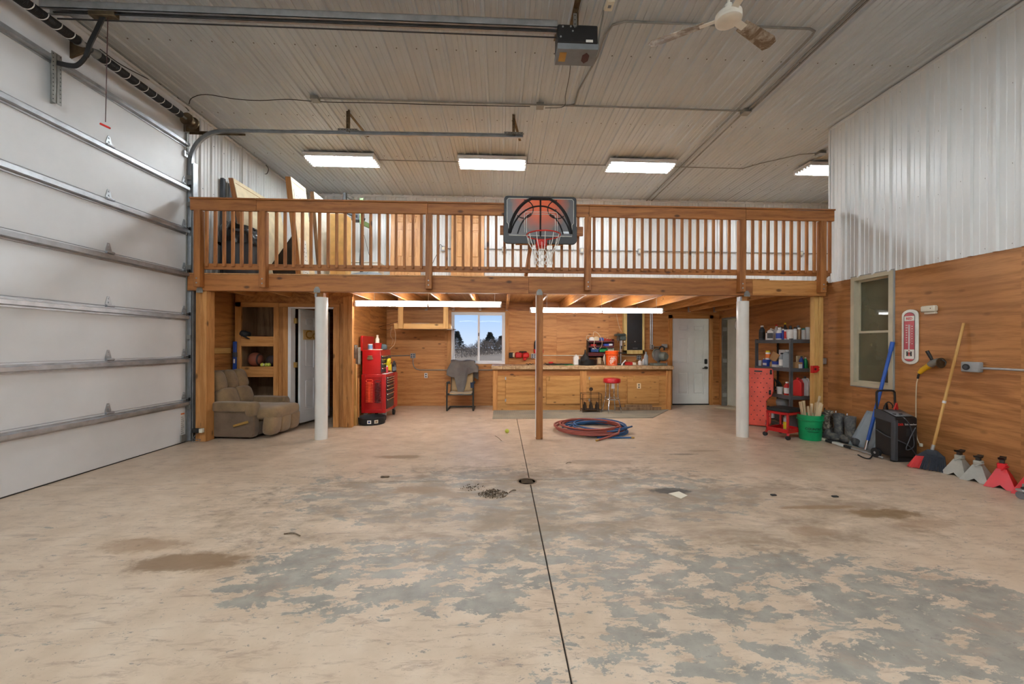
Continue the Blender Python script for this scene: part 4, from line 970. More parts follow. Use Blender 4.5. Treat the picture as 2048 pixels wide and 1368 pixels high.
for i, u in enumerate((525, 532, 538)): p_ = P(u, 731, y=YCL+.06); tag(MB().ball((p_.x, YCL+.055+.012*(i % 2), zsh2+.033), .033, n=16, k=10).build('tennis_ball', 'tennis'), 'yellow tennis ball in front of the basketball, ' + ('left of three', 'middle of three', 'right of three')[i], 'ball', 'tennis balls in the cubby')
# sign on the closet door
sg = mx3 @ Vector((.38, -.002, 1.51))
mat('sign_tan', (206, 178, 126), .6); mat('sign_gold', (160, 118, 34), .6)
t = thing('door_sign', 'tan sign with gold letters hanging on the closet door', 'sign', sg)
MB().box(.06, .70, -.012, -.001, 1.43, 1.60, bev=.003, mx=mx3).build('board', 'sign_tan', t)
b = MB(); b.text('Cow', mx3 @ Matrix.Translation((.34, -.0125, 1.515)) @ Matrix.Rotation(PI/2, 4, 'X'), .21, .001, sx=1.15, bold=.003); b.build('lettering', 'sign_gold', t)
# inside the closet: dark red cabinet, pale stand
t = thing('closet_cabinet', 'dark red cabinet inside the closet seen past the column', 'cabinet', (-3.0, 8.4, 0)); MB().box(-3.3, -2.72, 8.3, 8.7, .75, 1.3, bev=.01).build('body', 'dark_maroon', t); MB().box(-3.3, -2.72, 8.3, 8.7, .0, .74).build('plinth', 'black_paint', t); MB().box(-3.05, -2.97, 8.285, 8.3, 1.0, 1.03).build('pull', 'galv', t)
tag(MB().box(-3.35, -2.66, YB-.35, YB-.05, 1.72, 1.78, bev=.004).build('closet_shelf', 'fir_x'), 'short wooden shelf high inside the closet', 'shelf')
# garage door sensor at the corner post
p_ = P(396, 861, y=YL); t = thing('safety_sensor', 'small black door sensor with a white lens at the corner post foot', 'sensor', (p_.x, YL, .12)); MB().box(p_.x-.08, p_.x+.03, YL-.03, YL+.03, p_.z-.03, p_.z+.03, bev=.006).build('body', 'black_plastic', t); MB().box(p_.x+.03, p_.x+.075, YL-.03, YL+.02, p_.z-.03, p_.z+.03, bev=.004).build('lens_block', 'ivory', t)
MB().tube(bez([(p_.x, YL, p_.z-.03), (p_.x-.05, YL-.02, .06), (p_.x+.06, YL-.04, .05), (p_.x+.02, YL-.03, .02), (p_.x-.06, YL-.05, .02)], 24), .004, 6).build('wire', 'grey_plastic', t)
# boards standing behind the tool chest
for i, (u0, u1, v0, y, m) in enumerate(((703, 712.5, 728, 7.02, 'pine_z'), (711, 717, 757, 7.1, 'fir_z'), (706, 711, 812, 7.0, 'pine_z'))):
    a, b2 = P(u0, v0, y=y), P(u1, v0, y=y); tag(MB().box(a.x, b2.x, y, y+.045, 0, a.z, bev=.003).build('loose_board', m), ('tallest pale board standing on end beside the closet corner', 'shorter board standing between the tallest and the tool chest', 'short stub of board standing at the closet corner')[i], 'board', 'boards standing at the closet corner')

# ---- red tool chest
tx0, tx1, ty0, ty1 = P(722.5, 830, y=7.42).x, P(772.5, 830, y=7.42).x, 7.42, 8.2
zb, zm_, zt_ = .15, P(748, 749, y=ty0).z, P(748, 700, y=ty0).z
rb = thing('tool_cabinet', 'red rolling tool cabinet with dark drawers', 'tool chest', ((tx0+tx1)/2, 7.8, 0))
MB().box(tx0, tx1-.012, ty0, ty1, zb, zm_, bev=.006).build('body', 'red_paint', rb)
pf = MB(); w = .045
for a, b2, c, d in ((tx0+.071, tx1-.081, zb+.0, zb+.06), (tx0+.071, tx1-.081, zm_-.055, zm_-.005), (tx0+.005, tx0+.07, zb, zm_), (tx1-.08, tx1-.015, zb, zm_)): pf.box(a, b2, ty0-.012, ty0+.001, c, d, bev=.003)
pf.build('side_frame', 'red_paint', rb)
dz0, dz1 = zb+.06, zm_-.05; hs = [.24, .125, .105, .085, .08, .05, .05]; k_ = (dz1-dz0)/sum(hs); z = dz0
mat('drawer_grey', (52, 54, 58), .35)
for h_ in hs:
    hh = h_*k_; d_ = MB().box(tx1-.012, tx1+.004, ty0+.03, ty0+.50, z+.006, z+hh-.006, bev=.003).build('drawer', 'drawer_grey', rb)
    MB().box(tx1+.004, tx1+.022, ty0+.03, ty0+.50, z+hh-.028, z+hh-.008, bev=.003).build('pull', 'chrome', d_); z += hh
MB().box(tx1-.012, tx1+.004, ty0+.53, ty1-.01, zb+.02, zm_-.01, bev=.004).build('door', 'red_paint', rb)
for x in (tx0+.06, tx1-.05):
    for y in (ty0+.06, ty1-.08):
        o = MB().cyl((x-.018, y, .06), (x+.018, y, .06), .06, n=18).build('caster', 'black_rubber', rb); MB().box(x-.03, x+.03, y-.03, y+.03, .1, zb).build('fork', 'galv', o)
# upper chest
uc = thing('tool_chest', 'red upper tool chest with an open lid', 'tool chest', ((tx0+tx1)/2, 7.75, zm_))
ux0, ux1, uy1 = tx0+.01, tx1-.1, 8.08
MB().box(ux0, ux1-.008, ty0+.01, uy1, zm_, zt_, bev=.006).build('body', 'red_paint', uc)
MB().box(ux0-.035, ux0+.01, ty0+.01, uy1, zt_-.02, zt_+.26, bev=.008).build('lid', 'red_paint', uc)
z = zm_+.03; hs = [.10, .095, .09, .07]; k_ = (zt_-.1-z)/sum(hs)
for i, h_ in enumerate(hs):
    hh = h_*k_; y1 = uy1-.02 if i < 2 else ty0+.38
    d_ = MB().box(ux1-.008, ux1+.006, ty0+.03, y1, z+.004, z+hh-.004, bev=.003).build('drawer', 'drawer_grey', uc); MB().box(ux1+.006, ux1+.022, ty0+.03, y1, z+hh-.024, z+hh-.006, bev=.003).build('pull', 'chrome', d_); z += hh
MB().box(ux1-.008, ux1+.006, ty0+.40, uy1-.02, z-k_*.16, z-.01, bev=.003).build('drawer', 'drawer_grey', uc)
bd = P(740, 715, y=ty0); b = MB(); sq(b, (bd.x, ty0, bd.z-.02), (.055, .008, .022), .6, .5); sq(b, (bd.x, ty0, bd.z+.02), (.042, .008, .018), .6, .5); mat('bronze', (156, 128, 96), .4, .6); b.build('badge', 'bronze', uc)
# wrench racks on the side
def rack(label, u0, u1, v0, v1, m):
    a, b2 = P(u0, v0, y=ty0-.02), P(u1, v1, y=ty0-.02); t = thing('wrench_rack', label, 'rack', (a.x, ty0-.02, b2.z), 0, 'wrench racks on the tool cabinet')
    xm = (a.x+b2.x)/2; MB().tube([(a.x+.02, ty0-.024, a.z-.045), (a.x+.005, ty0-.024, a.z-.02), (a.x+.02, ty0-.024, a.z), (b2.x-.02, ty0-.024, a.z), (b2.x-.005, ty0-.024, a.z-.02), (b2.x-.02, ty0-.024, a.z-.045)], .008, 6, closed=True).build('handle', m, t)
    MB().box(xm-.022, xm+.018, ty0-.03, ty0-.013, b2.z, a.z-.04, bev=.003).build('spine', m, t)
    n_ = 13
    for i in range(n_): zz = b2.z+.012+(a.z-.08-b2.z)*i/(n_-1); MB().box(a.x+.003, b2.x-.003, ty0-.036, ty0-.013, zz-.007, zz+.007, bev=.003).build('slot', m, t)
mat('rack_orange', (255, 84, 48), .4); mat('rack_red', (92, 18, 22), .45)
rack('bright orange wrench rack hanging on the red tool cabinet', 731.5, 746, 759.5, 805, 'rack_orange'); rack('dark red wrench rack hanging on the red tool cabinet', 749, 762, 761, 806, 'rack_red')
# things on top of the chest
def can(name, label, c, r, h, mats, prof=None, cat='can', group=None, cap=None, band=None):
    """a container: body, cap and printed band are parts"""
    t = thing(name, label, cat, c, 0, group); c = Vector(c)
    pr = prof or [(r*.96, 0), (r, .006), (r, h-.006), (r*.96, h)]
    MB().lathe(pr, c, 18).build('body', mats[0], t)
    if cap: MB().lathe([(cap[0], 0), (cap[0], cap[1]), (cap[0]*.7, cap[1]+.004), (0, cap[1]+.004)], c+Vector((0, 0, pr[-1][1]-.002)), 14).build('cap', mats[1], t)
    if band: MB().lathe([(r+.0015, band[0]), (r+.0015, band[1])], c, 18).build('label_band', mats[-1], t)
    return t
mat('tin_blue', (120, 160, 196), .3, .3); mat('tin_white', (225, 226, 228), .4); mat('grey_blue', (92, 108, 112), .7); mat('glove_yellow', (240, 214, 40), .7); mat('cream', (224, 216, 196), .5); mat('wood_pale', (222, 198, 160), .6)
can('can', 'silver and blue can inside the open tool chest lid', (ux0+.12, ty0+.09, zt_), .042, .11, ['tin_white', 'tin_white', 'tin_blue'], band=(.02, .09))
t = thing('tub', 'red plastic tub on top of the tool chest', 'tub', (ux0+.24, ty0+.12, zt_)); MB().lathe([(.06, 0), (.075, .12), (.08, .125), (.076, .13), (.07, .12), (.056, .01), (0, .01)], (ux0+.225, ty0+.18, zt_), 20).build('body', 'red_plastic', t); MB().box(ux0+.18, ux0+.34, ty0+.02, ty0+.10, zt_, zt_+.014).build('tray', 'cream', t)
can('bottle', 'white bottle leaning up from the red tub', (ux0+.19, ty0+.28, zt_), .035, .24, ['cream', 'cream'], [(.034, 0), (.036, .01), (.036, .2), (.02, .235), (.018, .25)], 'bottle', cap=(.02, .03))
t = thing('cap', 'grey-green cap lying on the tool chest near the drawers', 'cap', (ux1-.02, ty0+.32, zt_)); b = MB(); sq(b, (ux1-.05, ty0+.30, zt_+.055), (.075, .085, .055), .7, .9); b.build('crown', 'grey_blue', t); b = MB(); sq(b, (ux1-.01, ty0+.23, zt_+.01), (.06, .05, .008), .6, .8); b.build('brim', 'grey_blue', t)
t = thing('glove', 'yellow glove draped on the drawers of the tool chest', 'glove', (tx1-.05, ty0+.4, zm_)); b = MB(); sq(b, (tx1-.055, ty0+.33, zm_+.20), (.035, .075, .085), .6, .8, Euler((.2, .2, 0)).to_matrix()); b.build('palm', 'glove_yellow', t)
for i in range(4): b = MB(); sq(b, (tx1-.05+.008*i, ty0+.28+.035*i, zm_+.11), (.013, .016, .06), .7, .9, Euler((.1*i-.2, 0, 0)).to_matrix()); b.build('finger', 'glove_yellow', t)
mat('pink_red', (214, 70, 78), .4)
can('spray_can', 'pink-red can standing on the ledge of the tool cabinet', (tx1-.05, ty0+.22, zm_), .022, .13, ['pink_red', 'tin_white'], cap=(.014, .02))
tag(MB().box(tx1-.09, tx1-.01, ty0+.05, ty0+.5, zm_, zm_+.012, bev=.003).build('rag', 'tin_white'), 'white rag lying along the ledge of the tool cabinet', 'rag')
for i, (dy, h_) in enumerate(((.62, .16), (.68, .19), (.74, .15))): can('spray_can', ('left', 'middle', 'right')[i]+' of the three dark cans on the tool cabinet end', (tx1-.04, ty0+dy, zm_), .026, h_, ['black_plastic', 'dark_grey', 'grey_plastic'], cap=(.02, .03), band=(.03, h_-.05), group='dark cans on the tool cabinet')
# chequered glove strip hanging at the closet corner
def check_mat():
    m, n, p = _new('checked'); co = _coords(n, (1, 1, 1), False); k = n.nodes.new('ShaderNodeTexBrick'); k.inputs['Scale'].default_value = 26; k.inputs['Color1'].default_value = (*lin((206, 196, 180)), 1); k.inputs['Color2'].default_value = (*lin((186, 172, 156)), 1); k.inputs['Mortar'].default_value = (*lin((34, 30, 30)), 1); k.inputs['Mortar Size'].default_value = .05
    mp = n.nodes.new('ShaderNodeMapping'); mp.inputs['Rotation'].default_value = (PI/2, 0, 0); n.links.new(co, mp.inputs[0]); n.links.new(mp.outputs[0], k.inputs[0]); n.links.new(k.outputs[0], p.inputs['Base Color']); p.inputs['Roughness'].default_value = .9
check_mat()
a, b2 = P(705, 690, y=7.2), P(722, 726, y=7.2)
t = thing('cloth', 'black and white checked cloth hanging behind the tool chest', 'cloth', (a.x, 7.2, b2.z))
b = MB(); b.grid(lambda u, v: (a.x+(b2.x-a.x)*u*.55, 7.2+.012*math.sin(u*9), a.z-(a.z-b2.z)*.75*v), 12, 10); b.build('fold', 'checked', t, solid=.006)
b = MB(); b.grid(lambda u, v: (a.x+(b2.x-a.x)*(.45+u*.55), 7.17+.012*math.sin(u*9), a.z-.04-(a.z-b2.z)*.95*v), 12, 10); b.build('fold', 'checked', t, solid=.006)
# black rubber pan with stickers
p_ = G(735, 852); t = thing('rubber_pan', 'low round black rubber pan with stickers on the floor', 'pan', (p_.x, p_.y+.23, 0)); c = Vector((p_.x, p_.y+.23, 0))
MB().lathe([(.2, 0), (.225, .01), (.23, .09), (.235, .125), (.225, .13), (.215, .12), (.205, .02), (0, .015)], c, 36).build('pan', 'black_rubber', t)
for a, m in ((-1.45, 'label_white'), (-.95, 'cream')):
    q = MB(); mx = Matrix.Translation(c) @ Matrix.Rotation(a+PI/2, 4, 'Z'); q.grid(lambda u, v: mx @ Vector((.236*math.sin((u-.5)*.28), -.236*math.cos((u-.5)*.28), .035+.06*v)), 8, 3); q.build('sticker', m, t)
    q = MB(); q.grid(lambda u, v: mx @ Vector((.2375*math.sin((u-.5)*.14), -.2375*math.cos((u-.5)*.14), .05+.028*v)), 6, 3); q.build('sticker_print', 'tool_blue' if m == 'label_white' else 'bronze', t)
tag(MB().tube(bez([(c.x-.25, c.y-.05, .01), (c.x-.32, c.y-.2, .012), (c.x-.36, c.y-.35, .012)], 12), .012, 6).build('hose_end', 'black_rubber'), 'short black hose end lying beside the rubber pan', 'hose')
# ================================================================ UNDER THE LOFT, CENTRE
# ---- hanging shelf
ys = 8.35; a, b2 = P(788, 652, y=ys), P(902, 652, y=ys); zs_ = P(845, 658, y=ys).z; zt2 = P(845, 647, y=ys).z
t = thing('hanging_shelf', 'pale pine shelf hung from the loft joists left of the window', 'shelf', ((a.x+b2.x)/2, ys, zs_))
MB().box(a.x, b2.x, ys, ys+.04, zs_, zt2, bev=.003).build('front_board', 'pine_x', t); MB().box(a.x, b2.x, ys+.04, YB-.001, zs_+.01, zs_+.03).build('shelf_board', 'ply_weathered', t)
for u0, u1 in ((797, 807), (887, 897)): MB().box(P(u0, 640, y=ys).x, P(u1, 640, y=ys).x, ys-.04, ys, zs_+.005, 2.39, bev=.003).build('hanger', 'pine_z', t)
zsf = zs_+.03
tag(MB().box(P(824, 646, y=8.6).x, P(859, 646, y=8.6).x, 8.5, 8.8, zsf, zsf+.1, bev=.006).build('stereo', 'grey_box'), 'flat silver stereo on the hanging pine shelf', 'stereo')
tag(MB().box(P(862, 646, y=8.6).x, P(877, 646, y=8.6).x, 8.5, 8.75, zsf, zsf+.085, bev=.006).build('router_box', 'black_plastic'), 'small black box beside the silver stereo', 'box')
cable('loop of black cable hanging left of the pine shelf', [P(800, 642, y=8.5), P(780, 648, y=8.6), P(757, 655, y=8.7), P(775, 660, y=8.9), P(784, 656, y=9.1)], .004)
cable('tan cord looping down from the pine shelf to the tool chest', [P(789, 655, y=8.4), P(791, 672, y=8.5), P(789, 688, y=8.4), P(781, 697, y=8.2), P(778, 700, y=8.1)], .005, 'wood_pale')
cable('second tan cord hanging left of the pine shelf', [P(784, 652, y=8.6), P(781, 670, y=8.7), P(786, 680, y=8.9), P(783, 690, y=8.9)], .004, 'wood_pale')
t = thing('paper_roll', 'white paper roll on the right end of the pine shelf', 'paper roll', P(899, 655, y=ys+.1)); q = P(894, 655, y=ys+.05); q2 = P(905, 655, y=ys+.05); MB().cyl(q, q2, .05, n=18).build('roll', 'tin_white', t); MB().cyl(q-Vector((.03, 0, 0)), q2+Vector((.02, 0, 0)), .016, n=12).build('core', 'galv', t)
# ---- conduit and outlets on the back wall
yc = YB-.02
cd1 = one(MB().tube([P(779, 712, y=yc), P(820, 711, y=yc)], .011, 8), 'conduit', 'galv_dull', 'steel conduit on the back wall left of the outlet box', 'conduit', 'back wall conduits')
z740 = P(880, 740, y=yc).z
one(MB().tube([P(826, 716, y=yc), P(826, 727, y=yc), P(828, 734, y=yc), P(833, 738.5, y=yc), P(840, 740, y=yc), P(985, 740, y=yc)], .011, 8), 'conduit', 'galv_dull', 'steel conduit bending under the window behind the chair', 'conduit', 'back wall conduits')
one(MB().tube([P(1071, 711, y=yc), P(1180, 711, y=yc), P(1272, 712, y=yc)], .009, 8), 'conduit', 'ivory', 'pale conduit on the back wall above the workbench', 'conduit', 'back wall conduits')
for u0, l in ((1301, 'left'), (1304.5, 'right')): one(MB().tube([P(u0, 626, y=yc), P(u0, 689, y=yc)], .014, 8), 'conduit', 'galv', l+' of the two upright conduits beside the breaker panel', 'conduit', 'back wall conduits')
def outlet(label, u, v, w, h, y=YB, m='grey_box', dots=2, d=.05, deep='dark_grey', group='wall outlets'):
    c = P(u, v, y=y); t = thing('outlet', label, 'outlet', c, 0, group)
    MB().box(c.x-w/2, c.x+w/2, y-d, y, c.z-h/2, c.z+h/2, bev=.006).build('box', m, t)
    n_ = dots
    for i in range(2):
        for j in range(n_): x = c.x+(j-(n_-1)/2)*w*.45; z = c.z+(i-.5)*h*.42; MB().cyl((x, y-d-.002, z), (x, y-d, z), .017, n=10).build('socket', deep, t)
outlet('grey four-socket outlet box on the back wall left of the window', 826.5, 711.5, .11, .11)
outlet('small white outlet low on the back wall left of the chair', 852, 751, .075, .115, m='tin_white', dots=1, d=.012)
outlet('grey four-socket outlet box behind the middle column', 1067, 712, .11, .11)
outlet('grey outlet under the breaker panel', 1277, 715, .10, .10)
# ---- breaker panel framed in pale wood
yb = YB-.12; a, b2 = P(1248, 612, y=yb), P(1289, 708, y=yb)
t = thing('breaker_panel', 'tall black breaker panel in a pale wooden frame above the workbench', 'breaker panel', ((a.x+b2.x)/2, YB, b2.z))
wood('frame_pale', (226, 206, 140), (206, 178, 108), 'z', knots=.6)
w = .075; zt3 = 2.18
for x0, x1, z0, z1 in ((a.x, a.x+w, b2.z, zt3), (b2.x-w*.6, b2.x, b2.z, zt3), (a.x, b2.x, b2.z-.0, b2.z+.09)): MB().box(x0, x1, yb, YB, z0, z1, bev=.003).build('frame_board', 'frame_pale', t)
q = MB().box(a.x+w, b2.x-w*.6, yb+.03, YB-.01, b2.z+.09, zt3, bev=.004).build('cabinet', 'dark_grey', t)
mat('panel_black', (40, 42, 46), .4)
zk = P(1270, 688, y=yb).z
MB().box(a.x+w+.012, b2.x-w*.6-.012, yb+.022, yb+.03, zk+.003, zt3-.01, bev=.002).build('door', 'panel_black', t); MB().box(a.x+w+.012, b2.x-w*.6-.012, yb+.022, yb+.03, b2.z+.1, zk-.003, bev=.002).build('lower_cover', 'panel_black', t)
c = P(1270, 683, y=yb+.02); MB().cyl((c.x, yb+.015, c.z), (c.x, yb+.022, c.z), .013, n=12).build('latch', 'galv', t); MB().box(c.x-.05, c.x+.06, yb+.02, yb+.022, b2.z+.13, b2.z+.138).build('nameplate', 'galv', t)
for v in (675, 691): q = P(1249, v, y=yb); MB().box(q.x-.01, q.x+.02, yb-.012, yb, q.z-.015, q.z+.015).build('bracket', 'steel_dark', t)
outlet('galvanised switch box at the foot of the upright conduits', 1302.5, 694, .08, .11, m='galv', dots=1, d=.06)
t = thing('motor_box', 'grey control box on the wall above the chop saw', 'electrical box', P(1329, 693, y=YB-.05)); q = P(1329, 692, y=YB-.08); MB().cbox(q, (.1, .1, .09), bev=.006).build('box', 'grey_box', t); MB().tube([P(1307, 694, y=YB-.05), P(1323, 693, y=YB-.06)], .012, 8).build('nipple', 'galv_dull', t)

# ---- chair with a shirt over its back
chx, chy = (P(892, 823, y=8.45).x+P(948, 823, y=8.45).x)/2, 8.45
ch = lthing('armchair', 'dark metal sling chair with a tan seat under the window', 'chair', (chx, chy, 0))
mat('frame_green', (48, 52, 50), .45, .3); fabric('sling_tan', (150, 128, 92), (184, 160, 120)); fabric('jersey_grey', (92, 88, 86), (118, 114, 110), 200)
hw = .275
for s in (-1, 1):
    x = s*hw
    MB().tube(bez([(x, .54, .02), (x, .25, .018), (x, .03, .018), (x, 0, .03), (x, -.01, .08), (x, .0, .3), (x, .02, .5), (x, .05, .56), (x, .12, .585), (x, .3, .57), (x, .44, .55)], 60), .017, 8).build('side_frame', 'frame_green', ch)
    MB().tube(bez([(x*.9, .06, .36), (x*.9, .42, .36), (x*.88, .5, .48), (x*.86, .62, .98)], 30), .016, 8).build('seat_rail', 'frame_green', ch)
    b = MB(); sq(b, (x, .2, .592), (.03, .16, .016), .5, .6); b.build('arm_pad', 'frame_green', ch)
    MB().beam((x, .015, .36), (x*.9, .07, .36), .025, .03).build('bracket', 'frame_green', ch)
for y, z in ((.54, .02), (.06, .345)): MB().tube([(-hw*.97, y, z), (hw*.97, y, z)], .015, 8).build('crossbar', 'frame_green', ch)
b = MB(); b.grid(lambda u, v: ((u-.5)*.47, .05+.40*v, .375-.03*math.sin(PI*u)*(1-.3*v)), 10, 10); b.build('seat', 'sling_tan', ch, solid=.02)
b = MB(); b.grid(lambda u, v: ((u-.5)*.47, .44+.18*v, .38+.58*v-.0*u), 10, 10); b.build('backrest', 'sling_tan', ch, solid=.025)
mat('cup_blue', (30, 48, 72), .5); MB().cyl((hw-.02, -.03, .50), (hw-.02, -.03, .61), .035, .042, 14).build('cup_pocket', 'cup_blue', ch)
sh = thing('shirt', 'grey shirt draped over the back of the sling chair', 'shirt', (chx, chy+.6, .98))
def shirt(u, v):
    wv = .25+.10*min(1, v*1.5); x = (u-.5)*2*wv; edge = .30+.06*math.sin(u*5)
    if .28 < u < .66: edge += .40*max(0, math.sin((u-.28)/.38*PI))**.7
    z = 1.03-edge*v; yb_ = .60-.03*v-.32*max(0, edge*v-.02)*.5-.035-.02*math.sin(u*14+v*5)-.012
    return (chx+x, chy+yb_-.02, z+.01*math.sin(u*9)*(1-v))
b = MB(); b.grid(shirt, 28, 18); b.build('front_fold', 'jersey_grey', sh, solid=.01)
b = MB(); b.grid(lambda u, v: (chx+(u-.5)*.54, chy+.565+.13*v, 1.03+.035*math.sin(PI*v)-.02*v+.01*math.sin(u*11)), 16, 6); b.build('shoulder_fold', 'jersey_grey', sh, solid=.01)
b = MB(); b.grid(lambda u, v: (chx+.20+.14*u, chy+.62+.08*u, 1.02-.32*v-.1*u), 6, 10); b.build('sleeve', 'jersey_grey', sh, solid=.02)

# ---- workbench
yb0 = 8.55; bx0, bx1 = P(985.5, 780, y=yb0).x, P(1342, 780, y=yb0).x; zw = .956; zw0 = P(1050, 738.5, y=yb0).z
wk = thing('workbench', 'long plywood-fronted workbench along the back wall', 'workbench', ((bx0+bx1)/2, 8.9, 0))
wood('bench_ply', (204, 152, 88), (168, 116, 58), 'x', knots=.9, wave=.7, kscale=4)
def bxu(u): return P(u, 780, y=yb0).x
def bz(v): return P(1100, v, y=yb0).z
MB().box(bx0+.02, bx1-.02, yb0+.02, YB-.005, 0, zw0-.005).build('carcass', 'bench_ply', wk)
for u0, u1, nm in ((985.5, 995, 'stile'), (1160, 1173, 'stile'), (1332, 1342, 'stile')): MB().box(bxu(u0), bxu(u1), yb0-.012, yb0+.03, 0, bz(741), bev=.003).build('stile', 'fir_z', wk)
MB().box(bxu(995), bxu(1332), yb0, yb0+.02, bz(751), bz(741), bev=.002).build('top_rail', 'stain_x', wk)
for u0, u1 in ((995, 1160), (1173, 1332)): MB().box(bxu(u0), bxu(u1), yb0+.004, yb0+.02, 0, bz(751)).build('face_panel', 'bench_ply', wk)
for u0, u1, hu, side in ((1011, 1070, 1069, 0), (1092, 1160, 1098, 0), (1178, 1252, 1247, 0), (1254, 1318, 1267, 1)):
    d_ = MB().box(bxu(u0)+.004, bxu(u1)-.004, yb0-.02, yb0+.0035, bz(808), bz(753), bev=.004).build('door', 'bench_ply', wk)
    if u0 != 1178: x = bxu(hu); z = bz(756.5); MB().tube([(x, yb0-.02, z-.045), (x, yb0-.05, z-.03), (x, yb0-.05, z+.03), (x, yb0-.02, z+.045)], .007, 8).build('pull', 'brass', d_)
    if u0 in (1011, 1178):
        for v in (756.5, 800): MB().box(bxu(u0)-.012, bxu(u0)+.014, yb0-.026, yb0-.019, bz(v)-.03, bz(v)+.03).build('hinge', 'galv', d_)
outlet('pale outlet plate on the front of the workbench', 1277.5, 772, .09, .12, y=yb0-.02, m='wood_pale', dots=1, d=.012)
wt = thing('worktop', 'worn plank worktop of the long workbench', 'worktop', ((bx0+bx1)/2, 8.9, zw0))
wood('bench_top', (206, 178, 140), (160, 126, 86), 'y', knots=.4)
xx = bx0-.03; k = 0
while xx < bx1+.03:
    w = .24+.06*((k*7) % 3)/2; x1 = min(xx+w, bx1+.04); MB().box(xx+.0015, x1-.0015, yb0-.05, YB-.001, zw0, zw-.001*(k % 2), bev=.003).build('plank', 'bench_top', wt); xx = x1+.0001; k += 1
    if x1 >= bx1+.04: break

# ---- things on the workbench
def B(u, y): return P(u, 732, y=y).x
mat('tool_red', (200, 36, 34), .4); mat('jug_white', (232, 233, 232), .4); mat('bin_blue', (30, 74, 132), .4); mat('bin_green', (24, 150, 84), .4); mat('bin_clear', (206, 214, 200), .3); mat('spool_blue', (48, 76, 170), .5); mat('tan_rope', (214, 200, 170), .7); mat('bottle_grey', (150, 160, 168), .4); mat('bucket_orange', (240, 96, 28), .4); mat('saw_grey', (126, 134, 128), .45, .3); mat('press_green', (70, 84, 80), .45, .2)
c = P(1040, 711, y=YB-.1)
t = thing('cordless_saw', 'red and black cordless saw hanging on the wall right of the window', 'power tool', c)
def tb(u0, u1, v0, v1, y0, y1, name, m, bev=.015): a_, b_4 = P(u0, v0, y=y0), P(u1, v1, y=y0); return MB().box(a_.x, b_4.x, y0, y1, b_4.z, a_.z, bev=bev).build(name, m, t)
tb(1018, 1028, 705, 716, YB-.12, YB-.02, 'battery', 'black_plastic'); tb(1025.5, 1029, 706, 714, YB-.123, YB-.03, 'battery_label', 'wood_pale', .003); tb(1030.5, 1044, 704.5, 716, YB-.11, YB-.02, 'body', 'tool_red', .025); tb(1045, 1058.5, 705, 716, YB-.12, YB-.02, 'head', 'tool_red', .03); tb(1038, 1054, 702.5, 706, YB-.1, YB-.03, 'grip', 'black_plastic'); tb(1046, 1053, 715, 721, YB-.1, YB-.03, 'trigger', 'tool_red')
MB().box(c.x-.05, c.x-.03, YB-.02, YB, c.z, c.z+.08).build('hook', 'galv', t)
c = P(1078, 700, y=YB-.05); t = thing('pipe_wrench', 'red and black tool hung upright behind the middle column', 'hand tool', c)
tb(1068.5, 1073, 683, 699, YB-.05, YB-.01, 'handle', 'black_plastic'); tb(1068, 1087, 698, 707, YB-.05, YB-.01, 'body', 'tool_red'); tb(1070, 1086, 680, 684, YB-.05, YB-.01, 'jaw', 'steel_dark')
for i, (u0, u1, h, m) in enumerate(((1087, 1128, .035, 'black_rubber'), (1100, 1148, .02, 'bin_green'), (1090, 1140, .05, 'black_rubber'), (1052, 1068, .04, 'black_rubber'))):
    pts = []; rn = random.Random(i)
    for j in range(7): pts.append((B(u0+(u1-u0)*j/6, 8.75), 8.68+.05*i+rn.uniform(-.05, .05), zw+.008+(h-.01)*rn.random()))
    cable(('heap of black cord on the worktop beside the column', 'green cord lying along the worktop', 'second black cord behind the green cord', 'short black cord left of the column')[i], pts, .008, m)
t = thing('clamp', 'black bar clamp with red grip lying on the worktop', 'clamp', (B(1108, 8.85), 8.85, zw)); MB().box(B(1092, 8.95), B(1145, 8.95), 8.93, 8.955, zw+.0, zw+.03, bev=.003).build('bar', 'steel_dark', t); MB().box(B(1097, 8.95), B(1106, 8.95), 8.90, 8.96, zw+.03, zw+.07, bev=.01).build('grip', 'tool_red', t)
def bottle(name, label, c, r, h, m, m2=None, neck=.35, cap=None, group=None, cat='bottle', band=None, sxy=(1, 1), mb='tin_white'):
    t = thing(name, label, cat, c, 0, group); c = Vector(c); nr = r*neck
    MB().lathe([(r*.92, 0), (r, .008), (r, h*.62), (r*.9, h*.72), (nr*1.15, h*.86), (nr, h*.88), (nr, h*.93)], c, 18, sx=sxy[0], sy=sxy[1]).build('body', m, t)
    MB().lathe([(nr*1.25, 0), (nr*1.25, h*.08), (nr, h*.1), (0, h*.1)], c+Vector((0, 0, h*.9)), 12).build('cap', m2 or m, t)
    if band: MB().lathe([(r+.0015, h*band[0]), (r+.0015, h*band[1])], c, 18, sx=sxy[0], sy=sxy[1]).build('label_band', mb, t)
    return t
def jug(name, label, c, w, d, h, m, m2, rz=0, group=None, lab=None, cat='jug'):
    t = lthing(name, label, cat, c, rz, group); b = MB()
    b.prism([(-w/2, 0), (w/2, 0), (w/2, h*.72), (w*.12, h*.9), (-w*.14, h*.9), (-w/2, h*.78)], 'y', -d/2, d/2); b.build('body', m, t, bevel=.012)
    MB().cyl((0, 0, h*.88), (0, 0, h), w*.15, n=14).build('cap', m2, t)
    MB().tube(bez([(w*.1, 0, h*.88), (w*.36, 0, h*.88), (w*.46, 0, h*.72), (w*.48, 0, h*.5)], 16), w*.07, 8).build('handle', m, t)
    if lab: MB().box(-w*.42, w*.42, -d/2-.002, -d/2, h*.15, h*.6).build('label', lab, t)
    return t
jug('jug', 'white plastic jug on the worktop beside the black drain pan', (B(1152, 8.85), 8.85, zw), .12, .1, .235, 'jug_white', 'jug_white')
